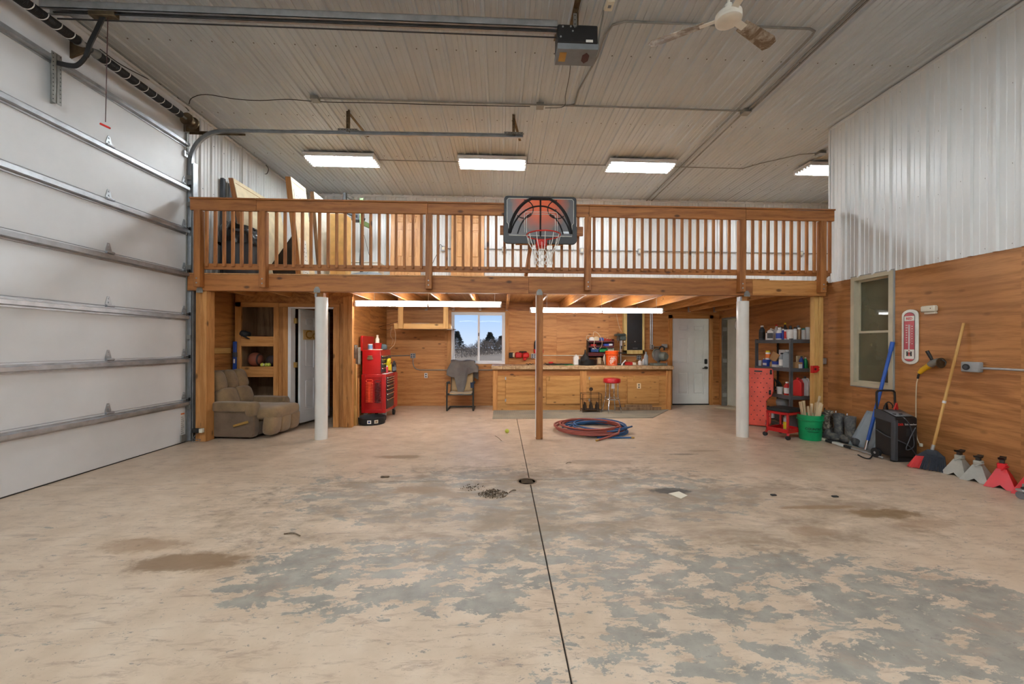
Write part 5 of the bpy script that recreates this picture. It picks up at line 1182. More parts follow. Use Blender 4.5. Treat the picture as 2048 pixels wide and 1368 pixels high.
c = Vector((B(1175, 8.82), 8.82, zw)); t = thing('drain_pan', 'round black oil drain pan on the worktop', 'drain pan', c); MB().lathe([(.19, 0), (.205, .01), (.21, .12), (.215, .125), (.205, .13), (.195, .12), (.185, .06), (.03, .045), (0, .045)], c, 30).build('pan', 'black_plastic', t); MB().box(c.x-.2, c.x-.06, c.y-.21, c.y-.14, zw+.09, zw+.13, bev=.01).build('spout', 'black_plastic', t)
t = thing('funnel', 'black plastic funnel standing upside down in the drain pan', 'funnel', c+Vector((-.05, 0, .05))); MB().lathe([(.10, 0), (.10, .015), (.025, .13), (.012, .22)], c+Vector((-.045, .03, .125)), 20).build('cone', 'black_rubber', t); MB().box(c.x-.15, c.x-.12, c.y, c.y+.05, zw+.125, zw+.19, bev=.008).build('tab', 'black_rubber', t)
# parts rack on the wall
ax, bx_2 = P(1176, 690, y=YB-.16).x, P(1228, 690, y=YB-.16).x; zr0, zr1 = P(1200, 716, y=YB-.16).z, P(1200, 677, y=YB-.16).z
t = thing('parts_rack', 'dark red steel parts rack on the wall behind the orange bucket', 'rack', ((ax+bx_2)/2, YB-.1, zr0))
mat('rack_maroon', (92, 22, 24), .45)
for x in (ax, bx_2-.012): MB().box(x, x+.012, YB-.17, YB-.002, zr0, zr1-.01, bev=.002).build('side', 'rack_maroon' if x > ax else 'black_paint', t)
shz = [zr0+.06, P(1200, 707, y=YB-.16).z, P(1200, 694, y=YB-.16).z, P(1200, 683.5, y=YB-.16).z]
for z in shz: MB().box(ax+.012, bx_2-.012, YB-.17, YB-.002, z-.012, z, bev=.002).build('shelf', 'rack_maroon', t); MB().box(ax+.012, bx_2-.012, YB-.172, YB-.168, z-.012, z+.025).build('lip', 'rack_maroon', t)
MB().box(ax, bx_2, YB-.006, YB-.001, zr0, zr1-.05).build('back', 'dark_maroon', t)
def R_(u): return P(u, 690, y=YB-.12).x
def pbin(label, u0, u1, z, h, m, deep=.15):
    x0, x1 = R_(u0), R_(u1); t = thing('storage_bin', label, 'bin', ((x0+x1)/2, YB-.1, z), 0, 'bins in the parts rack'); y0 = YB-.165-.03
    b = MB(); b.box(x0, x1, y0, YB-.02, z, z+.008); b.box(x0, x0+.005, y0, YB-.02, z, z+h); b.box(x1-.005, x1, y0, YB-.02, z, z+h); b.box(x0, x1, YB-.025, YB-.02, z, z+h); b.box(x0, x1, y0, y0+.005, z, z+h*.55); b.build('body', m, t); MB().box(x0-.002, x1+.002, y0-.006, y0+.004, z+h*.5, z+h*.6, bev=.002).build('lip', m, t)
    return x0, x1
pbin('blue plastic bin in the parts rack with a white brush in it', 1181, 1196, shz[1]+.03, .12, 'bin_blue'); pbin('green plastic bin in the parts rack', 1197.5, 1212, shz[1]+.03, .12, 'bin_green'); pbin('clear plastic bin at the right of the parts rack', 1214, 1226, shz[1]+.03, .1, 'bin_clear')
tag(MB().cbox(P(1188, 698.5, y=YB-.15), (.1, .03, .03), bev=.012, rot=Euler((0, .3, 0)).to_matrix()).build('brush', 'jug_white'), 'white brush sticking out of the blue bin', 'brush')
def spool(label, u, v, r, w, m, y=YB-.1, axis='y'):
    c = P(u, v, y=y); t = thing('wire_spool', label, 'spool', c, 0, 'spools on the parts rack'); mx = Matrix.Translation(c) @ Matrix.Rotation(PI/2, 4, 'X')
    MB().lathe([(r, -w/2), (r, -w/2+.006), (r*.7, -w/2+.008), (r*.72, w/2-.008), (r, w/2-.006), (r, w/2)], n=20, mx=mx).build('reel', m, t); MB().lathe([(r*.85, -w/2+.01), (r*.88, 0), (r*.85, w/2-.01)], n=20, mx=mx).build('winding', m, t)
zt4 = shz[3]
for l, u, m, r in (('white wire spool at the left of the parts rack top', 1183.5, 'jug_white', .055), ('tan wire spool second on the parts rack top', 1192.5, 'tan_rope', .06), ('blue wire spool third on the parts rack top', 1202.5, 'spool_blue', .05)):
    q = P(u, 680, y=YB-.1); c_ = Vector((q.x, YB-.09, zt4+r)); mx = Matrix.Translation(c_) @ Matrix.Rotation(PI/2, 4, 'X'); t = thing('wire_spool', l, 'spool', c_, 0, 'spools on the parts rack')
    MB().lathe([(r, -.05), (r, -.044), (r*.7, -.042), (r*.7, .042), (r, .044), (r, .05)], n=20, mx=mx).build('reel', m, t); MB().lathe([(r*.84, -.04), (r*.9, 0), (r*.84, .04)], n=20, mx=mx).build('winding', m, t)
one(MB().tube(bez([P(1189, 681, y=YB-.18), P(1188, 692, y=YB-.18), P(1193, 698, y=YB-.18), P(1200, 697, y=YB-.18), P(1204, 688, y=YB-.18), P(1202, 676, y=YB-.17), P(1195, 666, y=YB-.16), P(1188, 664, y=YB-.16), P(1186, 672, y=YB-.17)], 50), .006, 6), 'rope_loop', 'tan_rope', 'loop of pale wire hanging over the parts rack', 'wire')
one(MB().tube(bez([P(1178, 682, y=YB-.18), P(1173, 678, y=YB-.18), P(1174, 672, y=YB-.17), P(1179, 671, y=YB-.17)], 20), .007, 6), 'rope_loop', 'tan_rope', 'small curl of pale wire at the left end of the parts rack', 'wire')
def blk(label, name, u0, u1, y0, y1, z, h, m, cat='box', group=None, bev=.006): return tag(MB().box(R_(u0), R_(u1), y0, y1, z, z+h, bev=bev).build(name, m), label, cat, group)
blk('blue and white clamshell pack on the middle parts rack shelf', 'pack', 1208, 1225, YB-.15, YB-.03, shz[2]+.002, .075, 'spool_blue'); blk('small white carton beside the blue pack', 'carton', 1217, 1224, YB-.164, YB-.152, shz[2]+.03, .045, 'jug_white')
blk('red pack on the left of the middle parts rack shelf', 'pack', 1181, 1192, YB-.15, YB-.03, shz[2]+.002, .06, 'tool_red')
for i, u in enumerate((1211, 1216, 1221)): bottle('glue_bottle', ('left', 'middle', 'right')[i]+' of the red bottles at the right of the rack top', (R_(u), YB-.09, shz[3]+.002), .022, .09-.01*i, 'tool_red', 'jug_white', group='red bottles on the rack')
# drill press
c = Vector((B(1240, 9.0), 9.0, zw)); t = thing('drill_press', 'dark green bench drill press beside the breaker panel', 'drill press', c)
MB().box(c.x-.11, c.x+.1, c.y-.17, c.y+.13, zw, zw+.03, bev=.008).build('base', 'press_green', t); MB().cyl((c.x+.03, c.y+.06, zw+.03), (c.x+.03, c.y+.06, zw+.62), .026, n=16).build('column', 'chrome', t)
MB().box(c.x-.1, c.x+.09, c.y-.14, c.y+.08, zw+.26, zw+.285, bev=.006).build('table', 'steel_dark', t)
h0 = P(1240, 681, y=c.y-.1).z; b = MB(); b.box(c.x-.05, c.x+.09, c.y-.2, c.y+.12, h0, h0+.10, bev=.02); b.build('head', 'press_green', t); b = MB(); b.box(c.x-.11, c.x+.1, c.y-.16, c.y+.14, h0+.10, h0+.155, bev=.03); b.build('belt_cover', 'press_green', t)
MB().cyl((c.x+.0, c.y-.12, h0-.12), (c.x, c.y-.12, h0), .022, n=14).build('quill', 'chrome', t); MB().cyl((c.x, c.y-.12, h0-.19), (c.x, c.y-.12, h0-.12), .014, .02, n=12).build('chuck', 'steel_dark', t); MB().cyl((c.x, c.y-.12, h0-.25), (c.x, c.y-.12, h0-.19), .005, n=8).build('bit', 'galv', t)
MB().ball((c.x+.05, c.y-.16, h0-.03), .02, n=12, k=8).build('lamp', 'cream', t)
for a in (0, 2.1, 4.2): MB().cyl((c.x-.06, c.y-.1, h0+.03), (c.x-.10, c.y-.1+.09*math.cos(a), h0+.03+.09*math.sin(a)), .005, n=6).build('feed_handle', 'galv', t)
cable('pale cord rising from the drill press to the loft', [P(1243, 664, y=9.05), P(1239, 655, y=9.1), P(1235, 640, y=9.15), P(1233, 628, y=9.18)], .005, 'tan_rope')
# orange bucket with its stencilled mark
c = Vector((B(1224, 8.72), 8.74, zw)); t = thing('bucket', 'orange plastic bucket with white diagonal lettering on the worktop', 'bucket', c)
HB = .32; r0, r1 = .122, .145
MB().lathe([(r0*.96, 0), (r0, .008), (r1-.012, HB*.74), (r1+.004, HB*.75), (r1+.004, HB*.79), (r1-.004, HB*.8), (r1-.003, HB*.93), (r1+.006, HB*.94), (r1+.006, HB), (r1-.004, HB), (r0-.006, .02), (0, .015)], c, 32).build('pail', 'bucket_orange', t)
def decal(parent, name, txt, c, r_of_z, ang, size, rot, m, bold=0.0, sx=1.0, off=.0015, zc=0.0):
    """lettering wrapped round an upright drum; ang is the heading it faces (0 = towards -y)"""
    b = MB(); b.text(txt, Matrix.Rotation(rot, 4, 'Z'), size, .0004, bold=bold, sx=sx); out = []
    for q in b.v: z = zc+q.y; r = r_of_z(z)+off+q.z; a = ang+q.x/r; out.append(Vector((c.x+r*math.sin(a), c.y-r*math.cos(a), c.z+z)))
    b.v = out; return b.build(name, m, parent)
rz_ = lambda z: r0+(r1-.012-r0)*z/(HB*.74)
mat('print_white', (240, 236, 228), .6)
for txt, dz, dx in (('THE', .052, -.052), ('HOME', .022, -.018), ('DEPOT', -.018, .022)):
    b = MB(); s_ = .030 if txt == 'THE' else .056; b.text(txt, Matrix.Translation((dx*.55, dz*.9, 0)) @ Matrix.Rotation(math.radians(42), 4, 'Z'), s_, .0004, bold=.0015, sx=.95); out = []
    for q in b.v: z = .115+q.y; r = rz_(z)+.0015+q.z; a = -.12+q.x/r; out.append(Vector((c.x+r*math.sin(a), c.y-r*math.cos(a), c.z+z)))
    b.v = out; b.build('lettering', 'print_white', t)
for (x0, y0, x1, y1) in ((-.092, -.092, .086, -.092), (.086, -.092, .086, .086), (.086, .086, -.092, .086), (-.092, .086, -.092, -.092)):
    pts = []
    for j in range(9): xx_ = x0+(x1-x0)*j/8; z = .115+y0+(y1-y0)*j/8; r = rz_(z)+.001; a = -.12+xx_/r; pts.append((c.x+r*math.sin(a), c.y-r*math.cos(a), c.z+z))
    MB().tube(pts, .0016, 4).build('logo_border', 'print_white', t)
MB().tube([c+Vector((r1*math.cos(a), r1*math.sin(a), HB*.86-.04*abs(math.cos(a/2-.3)))) for a in [-.2+i*.3 for i in range(12)]], .003, 6).build('bail', 'galv', t)
# small things to the right of the bucket
t = thing('red_case', 'small red plastic case on the worktop under the breaker panel', 'case', (B(1257, 8.85), 8.85, zw)); MB().box(B(1249, 8.85), B(1264, 8.85), 8.8, 8.92, zw, zw+.06, bev=.01).build('body', 'red_plastic', t); MB().box(B(1249, 8.85), B(1264, 8.85), 8.8, 8.92, zw+.062, zw+.075, bev=.006).build('lid', 'red_plastic', t)
blk2 = lambda label, name, u0, u1, y0, y1, h, m, cat='box': tag(MB().box(B(u0, y0), B(u1, y0), y0, y1, zw, zw+h, bev=.008).build(name, m), label, cat)
blk2('small pale grey box right of the red case', 'carton', 1265.5, 1272.5, 8.8, 8.9, .06, 'cream')
t = thing('spray_trigger', 'white spray trigger lying across the worktop left of the red case', 'sprayer', (B(1246, 8.75), 8.75, zw)); MB().tube([(B(1244, 8.72), 8.72, zw+.03), (B(1251, 8.78), 8.78, zw+.11)], .014, 10).build('neck', 'jug_white', t); MB().tube([(B(1251, 8.78), 8.78, zw+.11), (B(1255, 8.78), 8.78, zw+.10)], .008, 8).build('nozzle', 'steel_dark', t); MB().cyl((B(1244, 8.72), 8.72, zw), (B(1244, 8.72), 8.72, zw+.03), .02, n=12).build('collar', 'jug_white', t)
bottle('bottle', 'round white bottle beside the grey bottle on the worktop', (B(1280, 8.82), 8.82, zw), .045, .12, 'jug_white', 'grey_plastic'); bottle('bottle', 'tall grey bottle left of the chop saw', (B(1292, 8.8), 8.8, zw), .046, .30, 'bottle_grey', 'bottle_grey', neck=.3)
bottle('bottle', 'small white bottle behind the tall grey bottle', (B(1287, 8.95), 8.95, zw), .03, .16, 'tin_white', 'tool_red'); bottle('bottle', 'brown bottle just left of the orange bucket', (B(1205, 8.95), 8.95, zw), .03, .1, 'bronze', 'dark_maroon'); bottle('bottle', 'cream bottle half hidden behind the orange bucket', (B(1209, 9.0), 9.0, zw), .035, .24, 'cream', 'jug_white')
blk2('wooden block behind the drain pan', 'wood_block', 1196, 1203, 9.05, 9.2, .16, 'wood_pale', 'block')
# chop saw
c = Vector((B(1320, 8.75), 8.75, zw)); t = thing('chop_saw', 'grey chop saw at the right end of the worktop', 'saw', c)
MB().box(c.x-.2, c.x+.12, c.y-.14, c.y+.12, zw, zw+.05, bev=.012).build('base', 'saw_grey', t)
def disc(cc, r, w, m, name, nrm=(1, 0, .0), a0=0, n=28): return MB().cyl(Vector(cc)-Vector(nrm)*w/2, Vector(cc)+Vector(nrm)*w/2, r, n=n).build(name, m, t)
MB().lathe([(.0, -.02), (.13, -.02), (.14, 0), (.13, .02), (0, .02)], n=28, mx=Matrix.Translation(c+Vector((-.07, .02, .24))) @ Matrix.Rotation(.5, 4, 'Z') @ Matrix.Rotation(PI/2, 4, 'X')).build('blade_guard', 'saw_grey', t)
MB().lathe([(.0, -.006), (.125, -.006), (.125, .006), (0, .006)], n=28, mx=Matrix.Translation(c+Vector((-.07, -.02, .22))) @ Matrix.Rotation(.5, 4, 'Z') @ Matrix.Rotation(PI/2, 4, 'X')).build('blade', 'galv', t)
MB().lathe([(0, 0), (.08, 0), (.1, .03), (.1, .12), (.07, .17), (0, .17)], n=22, mx=Matrix.Translation(c+Vector((.04, .06, .2))) @ Matrix.Rotation(.35, 4, 'Z') @ Matrix.Rotation(PI/2, 4, 'X')).build('motor', 'saw_grey', t)
MB().tube(bez([c+Vector((-.02, 0, .36)), c+Vector((.0, -.06, .42)), c+Vector((.05, -.1, .40)), c+Vector((.06, -.08, .34))], 20), .018, 8).build('handle', 'black_plastic', t); MB().tube([c+Vector((.09, -.15, .08)), c+Vector((.09, -.19, -.1))], .009, 8).build('mitre_lever', 'chrome', t)
MB().box(c.x-.02, c.x+.04, c.y+.08, c.y+.13, zw+.05, zw+.3, bev=.01).build('arm', 'saw_grey', t)

# ---- stool, bottle carrier, planks, mat
g = G(1228, 828); sx_, sy_ = g.x, g.y+.17
t = thing('bar_stool', 'round red-seated chrome stool in front of the workbench', 'stool', (sx_, sy_, 0)); zst = P(1228, 757, y=sy_).z
mat('vinyl_red', (184, 22, 34), .3, coat=.3); c = Vector((sx_, sy_, 0))
MB().lathe([(0, zst-.09), (.16, zst-.09), (.178, zst-.075), (.178, zst-.02), (.165, zst), (.1, zst+.012), (0, zst+.014)], c, 32).build('seat', 'vinyl_red', t)
for i in range(4):
    a = PI/4+i*PI/2+.18; d = Vector((math.cos(a), math.sin(a), 0)); MB().tube(bez([c+d*.13+Vector((0, 0, zst-.09)), c+d*.13+Vector((0, 0, .5)), c+d*.135+Vector((0, 0, .34)), c+d*.19+Vector((0, 0, .12)), c+d*.2+Vector((0, 0, 0.0))], 24), .0125, 8).build('leg', 'chrome', t)
MB().tube([c+Vector((.17*math.cos(a), .17*math.sin(a), .29)) for a in [i*2*PI/28 for i in range(28)]], .0125, 8, closed=True).build('foot_ring', 'chrome', t)
MB().box(sx_-.035, sx_+.03, sy_-.10, sy_-.097, zst-.2, zst-.1).build('tag', 'tin_white', t)
g0, g1 = G(1168, 826), G(1203, 824); y0 = g0.y; t = thing('bottle_carrier', 'rusty wire bottle carrier on the mat beside the stool', 'carrier', ((g0.x+g1.x)/2, y0+.1, 0)); mat('rust_wire', (66, 52, 42), .7, .5)
x0, x1 = P(1165.5, 800, y=y0).x, P(1203, 800, y=y0).x; zt5, zmid = P(1185, 788, y=y0).z, P(1185, 800, y=y0).z
for y in (y0, y0+.22):
    for x in (x0, x1): MB().cyl((x, y, 0), (x, y, zt5), .006, n=6).build('post', 'rust_wire', t)
for z in (zt5, zmid, .06): MB().tube([(x0, y0, z), (x1, y0, z), (x1, y0+.22, z), (x0, y0+.22, z)], .005, 6, closed=True).build('hoop', 'rust_wire', t)
MB().cyl(((x0+x1)/2, y0+.11, .06), ((x0+x1)/2, y0+.11, zt5+.06), .006, n=6).build('stem', 'rust_wire', t); MB().lathe([(.03, 0), (.04, .012), (.03, .024), (.02, .012)], n=16, mx=Matrix.Translation(((x0+x1)/2, y0+.11, zt5+.09)) @ Matrix.Rotation(PI/2, 4, 'X')).build('ring_handle', 'rust_wire', t)
MB().box(x0, x1, y0, y0+.22, .055, .06).build('tray', 'rust_wire', t)
for i in range(6): x = x0+(x1-x0)*(i % 3+.5)/3; y = y0+.055+.11*(i//3); q = MB(); q.lathe([(.03, 0), (.03, .07), (.012, .12), (.012, .15)], (x, y, .062), 10); q.build('bottle', 'rust_wire', t)
for i, (u0, u1, v, dy) in enumerate(((1231, 1322, 818.5, 0), (1250, 1304, 814, .06))):
    q = P(u0, v, y=8.45+dy); q1 = P(u1, v, y=8.45+dy); tag(MB().box(q.x, q1.x, 8.43+dy, 8.475+dy, .014, .075+.045*i, bev=.003).build('plank', 'ply_weathered'), ('long weathered plank lying against the workbench foot', 'shorter weathered plank behind the long one at the bench foot')[i], 'plank', 'planks at the bench foot')
def mat_mat():
    m, n, p = _new('rubber_mat'); co = _coords(n, (1, 1, 1), False); ck = n.nodes.new('ShaderNodeTexBrick'); ck.offset = 0; ck.inputs['Scale'].default_value = 12; ck.inputs['Brick Width'].default_value = .25; ck.inputs['Row Height'].default_value = .25; ck.inputs['Mortar Size'].default_value = .035
    ck.inputs['Color1'].default_value = (*lin((150, 146, 134)), 1); ck.inputs['Color2'].default_value = (*lin((158, 154, 140)), 1); ck.inputs['Mortar'].default_value = (*lin((112, 110, 102)), 1); n.links.new(co, ck.inputs[0])
    col = _mix(n, _ramp(n, _noise(n, co, 2, 5), [(.4, (0, 0, 0)), (.7, (.6, .6, .6))]), ck.outputs[0], lin((176, 164, 140))); n.links.new(col, p.inputs['Base Color']); p.inputs['Roughness'].default_value = .9; _bump(n, p, ck.outputs['Fac'], .5, .006)
mat_mat()
a, b2, c2, d2_ = G(985, 838), G(1310, 838.5), G(1345, 823), Vector((G(985, 838).x, 8.52, 0)); c2.y = 8.52
tag(MB().prism([(a.x, a.y), (b2.x, a.y+.0), (c2.x, 8.52), (d2_.x, 8.52)], 'z', 0.0, .012).build('floor_mat', 'rubber_mat'), 'long grey ribbed rubber mat in front of the workbench', 'mat')
# ---- coiled hoses
mat('hose_red', (150, 74, 62), .55); mat('hose_blue', (44, 92, 142), .5)
hc = G(1188, 862)
def coil(seed, loops, r, sxr, z0, m, name, label, off=(0, 0), tail=None, rad=.013):
    rn = random.Random(seed); pts = []; N = 22
    for k in range(loops):
        cx_, cy_, rr = rn.uniform(-.07, .07), rn.uniform(-.06, .06), r*rn.uniform(.88, 1.08); nx, ny, nr = rn.uniform(-.07, .07), rn.uniform(-.06, .06), r*rn.uniform(.88, 1.08)
        for i in range(N):
            f = i/N; a = 2*PI*f+.3; q = rr; pts.append(Vector((hc.x+off[0]+cx_+q*sxr*math.cos(a), hc.y+off[1]+cy_+q*math.sin(a), z0+.018*k+.008*math.sin(3*a+k))))
    sm = []
    for i in range(len(pts)):
        w = range(max(0, i-3), min(len(pts), i+4)); sm.append(sum((pts[j] for j in w), Vector())/len(w))
    if tail: sm += [Vector(q) for q in tail]
    t = thing(name, label, 'hose', (hc.x, hc.y, 0)); MB().tube(sm, rad, 8).build('hose', m, t); e = sm[-1]; d = (sm[-1]-sm[-2]).normalized(); MB().cyl(e, e+d*.05, .013, n=10).build('fitting', 'brass', t)
ge = G(1262, 877); gr = G(1197, 882)
coil(5, 6, .56, 1.0, .013, 'hose_blue', 'blue_hose', 'blue air hose coiled on the floor under the red hose', (.06, .02), [ge+Vector((-.5, .02, .014)), ge+Vector((-.2, .0, .014)), ge+Vector((0, 0, .014))])
coil(11, 5, .60, 1.02, .05, 'hose_red', 'red_hose', 'dusty red hose coiled on the floor over the blue hose', (-.06, .0), [gr+Vector((.35, .2, .06)), gr+Vector((.15, .09, .03)), gr+Vector((0, 0, .016))], .015)
g = G(1014, 866); tag(MB().ball((g.x, g.y, .033), .033).build('tennis_ball', 'tennis'), 'yellow ball lying on the open floor left of the middle column', 'ball')
# ================================================================ RIGHT SIDE
# ---- storage shelves
sx0, sx1, sy0, sy1 = 4.70, 5.13, 6.30, 7.22
mat('shelf_grey', (92, 98, 104), .45, .3); mat('particle', (150, 120, 88), .8, 0, .2, 60)
t = thing('shelving_unit', 'grey steel storage shelves against the right wall', 'shelves', (4.9, 6.75, 0))
for x in (sx0, sx1-.04):
    for y in (sy0, sy1-.04): b = MB(); b.box(x, x+.04, y, y+.003, 0, 1.52); b.box(x if x < 4.9 else x+.037, x+.003 if x < 4.9 else x+.04, y, y+.04, 0, 1.52); b.build('upright', 'shelf_grey', t)
SHZ = [.10, .575, 1.03, 1.50]
for z in SHZ:
    MB().box(sx0+.004, sx1-.004, sy0+.004, sy1-.004, z-.016, z).build('shelf_board', 'particle', t)
    for x in (sx0-.003, sx1): MB().box(x, x+.004, sy0, sy1, z-.055, z+.004, bev=.001).build('beam', 'shelf_grey', t)
    for y in (sy0-.003, sy1): MB().box(sx0, sx1, y, y+.004, z-.055, z+.004, bev=.001).build('beam', 'shelf_grey', t)
def SL(u, x=4.79): return Vector((x, P(u, 690, x=x).y, 0))     # along the long side
def SE(u, y=6.40): return Vector((P(u, 690, y=y).x, y, 0))     # along the near end
cols = {'k': 'black_plastic', 'w': 'jug_white', 'b': 'spool_blue', 'r': 'tool_red', 'g': 'grey_plastic', 'c': 'cream', 'y': 'glove_yellow', 't': 'bronze', 'n': 'bin_green', 's': 'tin_white', 'd': 'dark_grey', 'v': 'bottle_grey'}
mat('teal', (34, 140, 128), .4)
cols['e'] = 'teal'
def item(kind, label, p, shelf, r, h, body, cap='w', lab=None, name=None, group=None):
    c = Vector((p.x, p.y, SHZ[shelf]+.0005)); g = ('bottles and cans on the top shelf', 'things on the middle shelf', 'things on the lower shelf', 'things on the bottom shelf')[3-shelf]
    m, m2, ml = cols[body], cols.get(cap), cols[lab] if lab else None
    if kind == 'bottle': bottle(name or 'bottle', label, c, r, h, m, m2, .4, group=g, band=(.12, .55) if lab else None, mb=ml or 'tin_white')
    elif kind == 'jug': jug(name or 'jug', label, c, r*2, r*1.3, h, m, m2, math.radians(-60), g, ml)
    elif kind == 'can': can(name or 'can', label, c, r, h*.86 if cap != '-' else h, [m, m2 if cap != '-' else m, ml or m], cap=(r*.75, h*.13) if cap != '-' else None, band=(h*.1, h*.7) if lab else None, group=g)
    elif kind == 'tub':
        t = thing(name or 'tub', label, 'tub', c, 0, g); MB().lathe([(r*.85, 0), (r, h-.01), (r*1.03, h-.008), (r*1.03, h), (0, h)], c, 20).build('body', m, t)
        if ml: MB().lathe([(r*.9+.002, h*.2), (r*.97+.002, h*.75)], c, 20).build('label_band', ml, t)
item('bottle', 'dark pump bottle at the left end of the top shelf', SL(1524), 3, .05, .27, 'd', 'w', 'k'); item('can', 'small white bottle next to the dark pump bottle on the top shelf', SL(1534), 3, .022, .15, 'w', 'k')
item('jug', 'white jug with a dark label on the top shelf', SL(1542), 3, .055, .21, 'w', 'w', 'd'); item('bottle', 'white bottle with a pink cap behind the blue-labelled jug', SL(1553, 4.95), 3, .035, .28, 'w', 'r')
item('bottle', 'white bottle with a wide blue label on the top shelf', SL(1559), 3, .055, .215, 'w', 'w', 'b'); item('bottle', 'dark spray bottle with a yellow trigger on the top shelf', SL(1570, 4.93), 3, .03, .30, 'k', 'y')
item('can', 'red and white spray can on the top shelf', SL(1572), 3, .028, .20, 's', 'k', 'r'); item('tub', 'white tub with red print above the corner leg', SL(1580), 3, .052, .17, 'w', lab='w')
item('can', 'dark slim can behind the white tub', SL(1581, 5.0), 3, .025, .25, 'k', 'd'); item('can', 'white spray can right of the corner leg on the top shelf', SE(1590), 3, .026, .21, 's', 'k', 'w')
item('can', 'tan and white spray can on the near end of the top shelf', SE(1598), 3, .031, .20, 't', 'w', 't'); item('can', 'white can with a teal cap on the top shelf', SE(1606.5), 3, .03, .19, 'w', 'e', 'w'); item('can', 'plain white can beside the teal-capped can', SE(1615), 3, .034, .21, 'w', '-'); item('can', 'white can at the right end of the top shelf', SE(1622.5), 3, .026, .21, 'w', '-')
item('bottle', 'brown bottle at the back of the top shelf', SL(1563, 5.03), 3, .03, .24, 't', 'k'); item('can', 'blue slim can between the jugs on the top shelf', SL(1566), 3, .02, .19, 'b', 'w')
item('can', 'dark can at the back of the near end of the top shelf', SE(1596, 6.62), 3, .028, .25, 'k', 'g')
# middle shelf
item('tub', 'white cup at the left of the middle shelf', SL(1520), 2, .035, .10, 'w'); item('bottle', 'small blue and white spray bottle on the middle shelf', SL(1528), 2, .022, .14, 'v', 'w', 'b')
t_ = thing('carton', 'blue carton under the yellow-capped can on the middle shelf', 'carton', SL(1536)+Vector((0, 0, SHZ[2])), 0, 'things on the middle shelf'); q = SL(1536, 4.80); MB().box(q.x-.06, q.x+.06, q.y-.06, q.y+.06, SHZ[2], SHZ[2]+.12, bev=.003).build('box', 'spool_blue', t_); MB().box(q.x-.062, q.x-.06, q.y-.05, q.y+.05, SHZ[2]+.02, SHZ[2]+.06).build('label', 'tin_white', t_)
q2 = SL(1534, 4.86); can('can', 'yellow-capped white can standing on the blue carton', (q.x, q.y, SHZ[2]+.121), .04, .13, ['tin_white', 'glove_yellow', 'orange_tag'], cap=(.036, .03), band=(.03, .1), group='things on the middle shelf')
mat('cardboard', (178, 140, 96), .8); q = SL(1549, 4.80); tag(MB().cbox((q.x, q.y, SHZ[2]+.175), (.012, .19, .15), rot=Euler((.35, .3, 0)).to_matrix()).build('cardboard_sheet', 'cardboard'), 'tilted sheet of brown cardboard on the middle shelf', 'cardboard')
item('bottle', 'small brown figure-shaped bottle on the middle shelf', SL(1543, 4.75), 2, .028, .11, 't', 't'); q = SL(1552, 4.78); tag(MB().box(q.x-.04, q.x+.04, q.y-.07, q.y+.07, SHZ[2], SHZ[2]+.045, bev=.003).build('carton', 'tin_white'), 'flat white carton on the middle shelf', 'carton'); tag(MB().box(q.x-.035, q.x+.04, q.y-.07, q.y+.07, SHZ[2]+.046, SHZ[2]+.10, bev=.003).build('carton', 'spool_blue'), 'blue carton stacked on the flat white carton', 'carton')
item('bottle', 'white spray bottle left of the corner leg on the middle shelf', SL(1564), 2, .045, .25, 'v', 'k', 'w'); item('jug', 'pale grey jug beside the corner leg on the middle shelf', SL(1574), 2, .055, .30, 'v', 'w'); q = SL(1567, 4.98); tag(MB().box(q.x-.03, q.x+.05, q.y-.08, q.y+.08, SHZ[2], SHZ[2]+.30, bev=.003).build('carton', 'tin_white'), 'tall white carton at the back of the middle shelf', 'carton')
item('bottle', 'blue bottle right of the corner leg on the middle shelf', SE(1603), 2, .033, .20, 'b', 'k', 'b'); item('bottle', 'dark green bottle beside the blue bottle', SE(1611), 2, .032, .18, 'n', 'w'); q = SE(1594, 6.45); tag(MB().box(q.x-.05, q.x+.03, 6.36, 6.55, SHZ[2], SHZ[2]+.10, bev=.004).build('carton', 'cardboard'), 'brown carton right of the corner leg on the middle shelf', 'carton'); tag(MB().box(SE(1612).x, SE(1626).x, 6.6, 6.63, SHZ[2], SHZ[2]+.2, bev=.004).build('board_offcut', 'wood_pale'), 'pale board offcut at the back of the middle shelf', 'board')
q = SE(1598, 6.38); tag(MB().box(q.x-.03, q.x+.02, 6.33, 6.35, SHZ[2], SHZ[2]+.07, bev=.003).build('card', 'tin_white'), 'small white card in front of the brown carton', 'card')
# lower shelf
item('tub', 'white square tub on the lower shelf', SL(1560, 4.78), 1, .05, .12, 'w'); item('bottle', 'red and white bottle left of the corner leg on the lower shelf', SL(1574), 1, .042, .22, 'r', 'w', 'w'); item('jug', 'red fuel jug right of the corner leg on the lower shelf', SE(1596), 1, .075, .30, 'r', 'r'); item('jug', 'large white jug on the near end of the lower shelf', SE(1610), 1, .065, .32, 'w', 'd'); item('jug', 'white jug at the right end of the lower shelf', SE(1622, 6.48), 1, .05, .31, 'w', 'w')
for i, (uu, rr, l) in enumerate(((1544, .11, 'large'), (1553, .09, 'smaller'))):
    q = SL(uu, 4.90); one(MB().tube([(q.x+.02*math.cos(a*2), q.y+rr*math.cos(a), SHZ[1]+rr+.03+rr*math.sin(a)) for a in [j*2*PI/24 for j in range(24)]], .014, 6, closed=True), 'hose_loop', 'black_rubber', l+' loop of black hose standing on the lower shelf', 'hose')
q = SL(1543, 4.78); one(MB().tube([(q.x, q.y-.05, SHZ[1]+.02), (q.x, q.y+.06, SHZ[1]+.26)], .014, 8), 'tube_handle', 'galv', 'grey metal tube leaning on the lower shelf', 'tube')
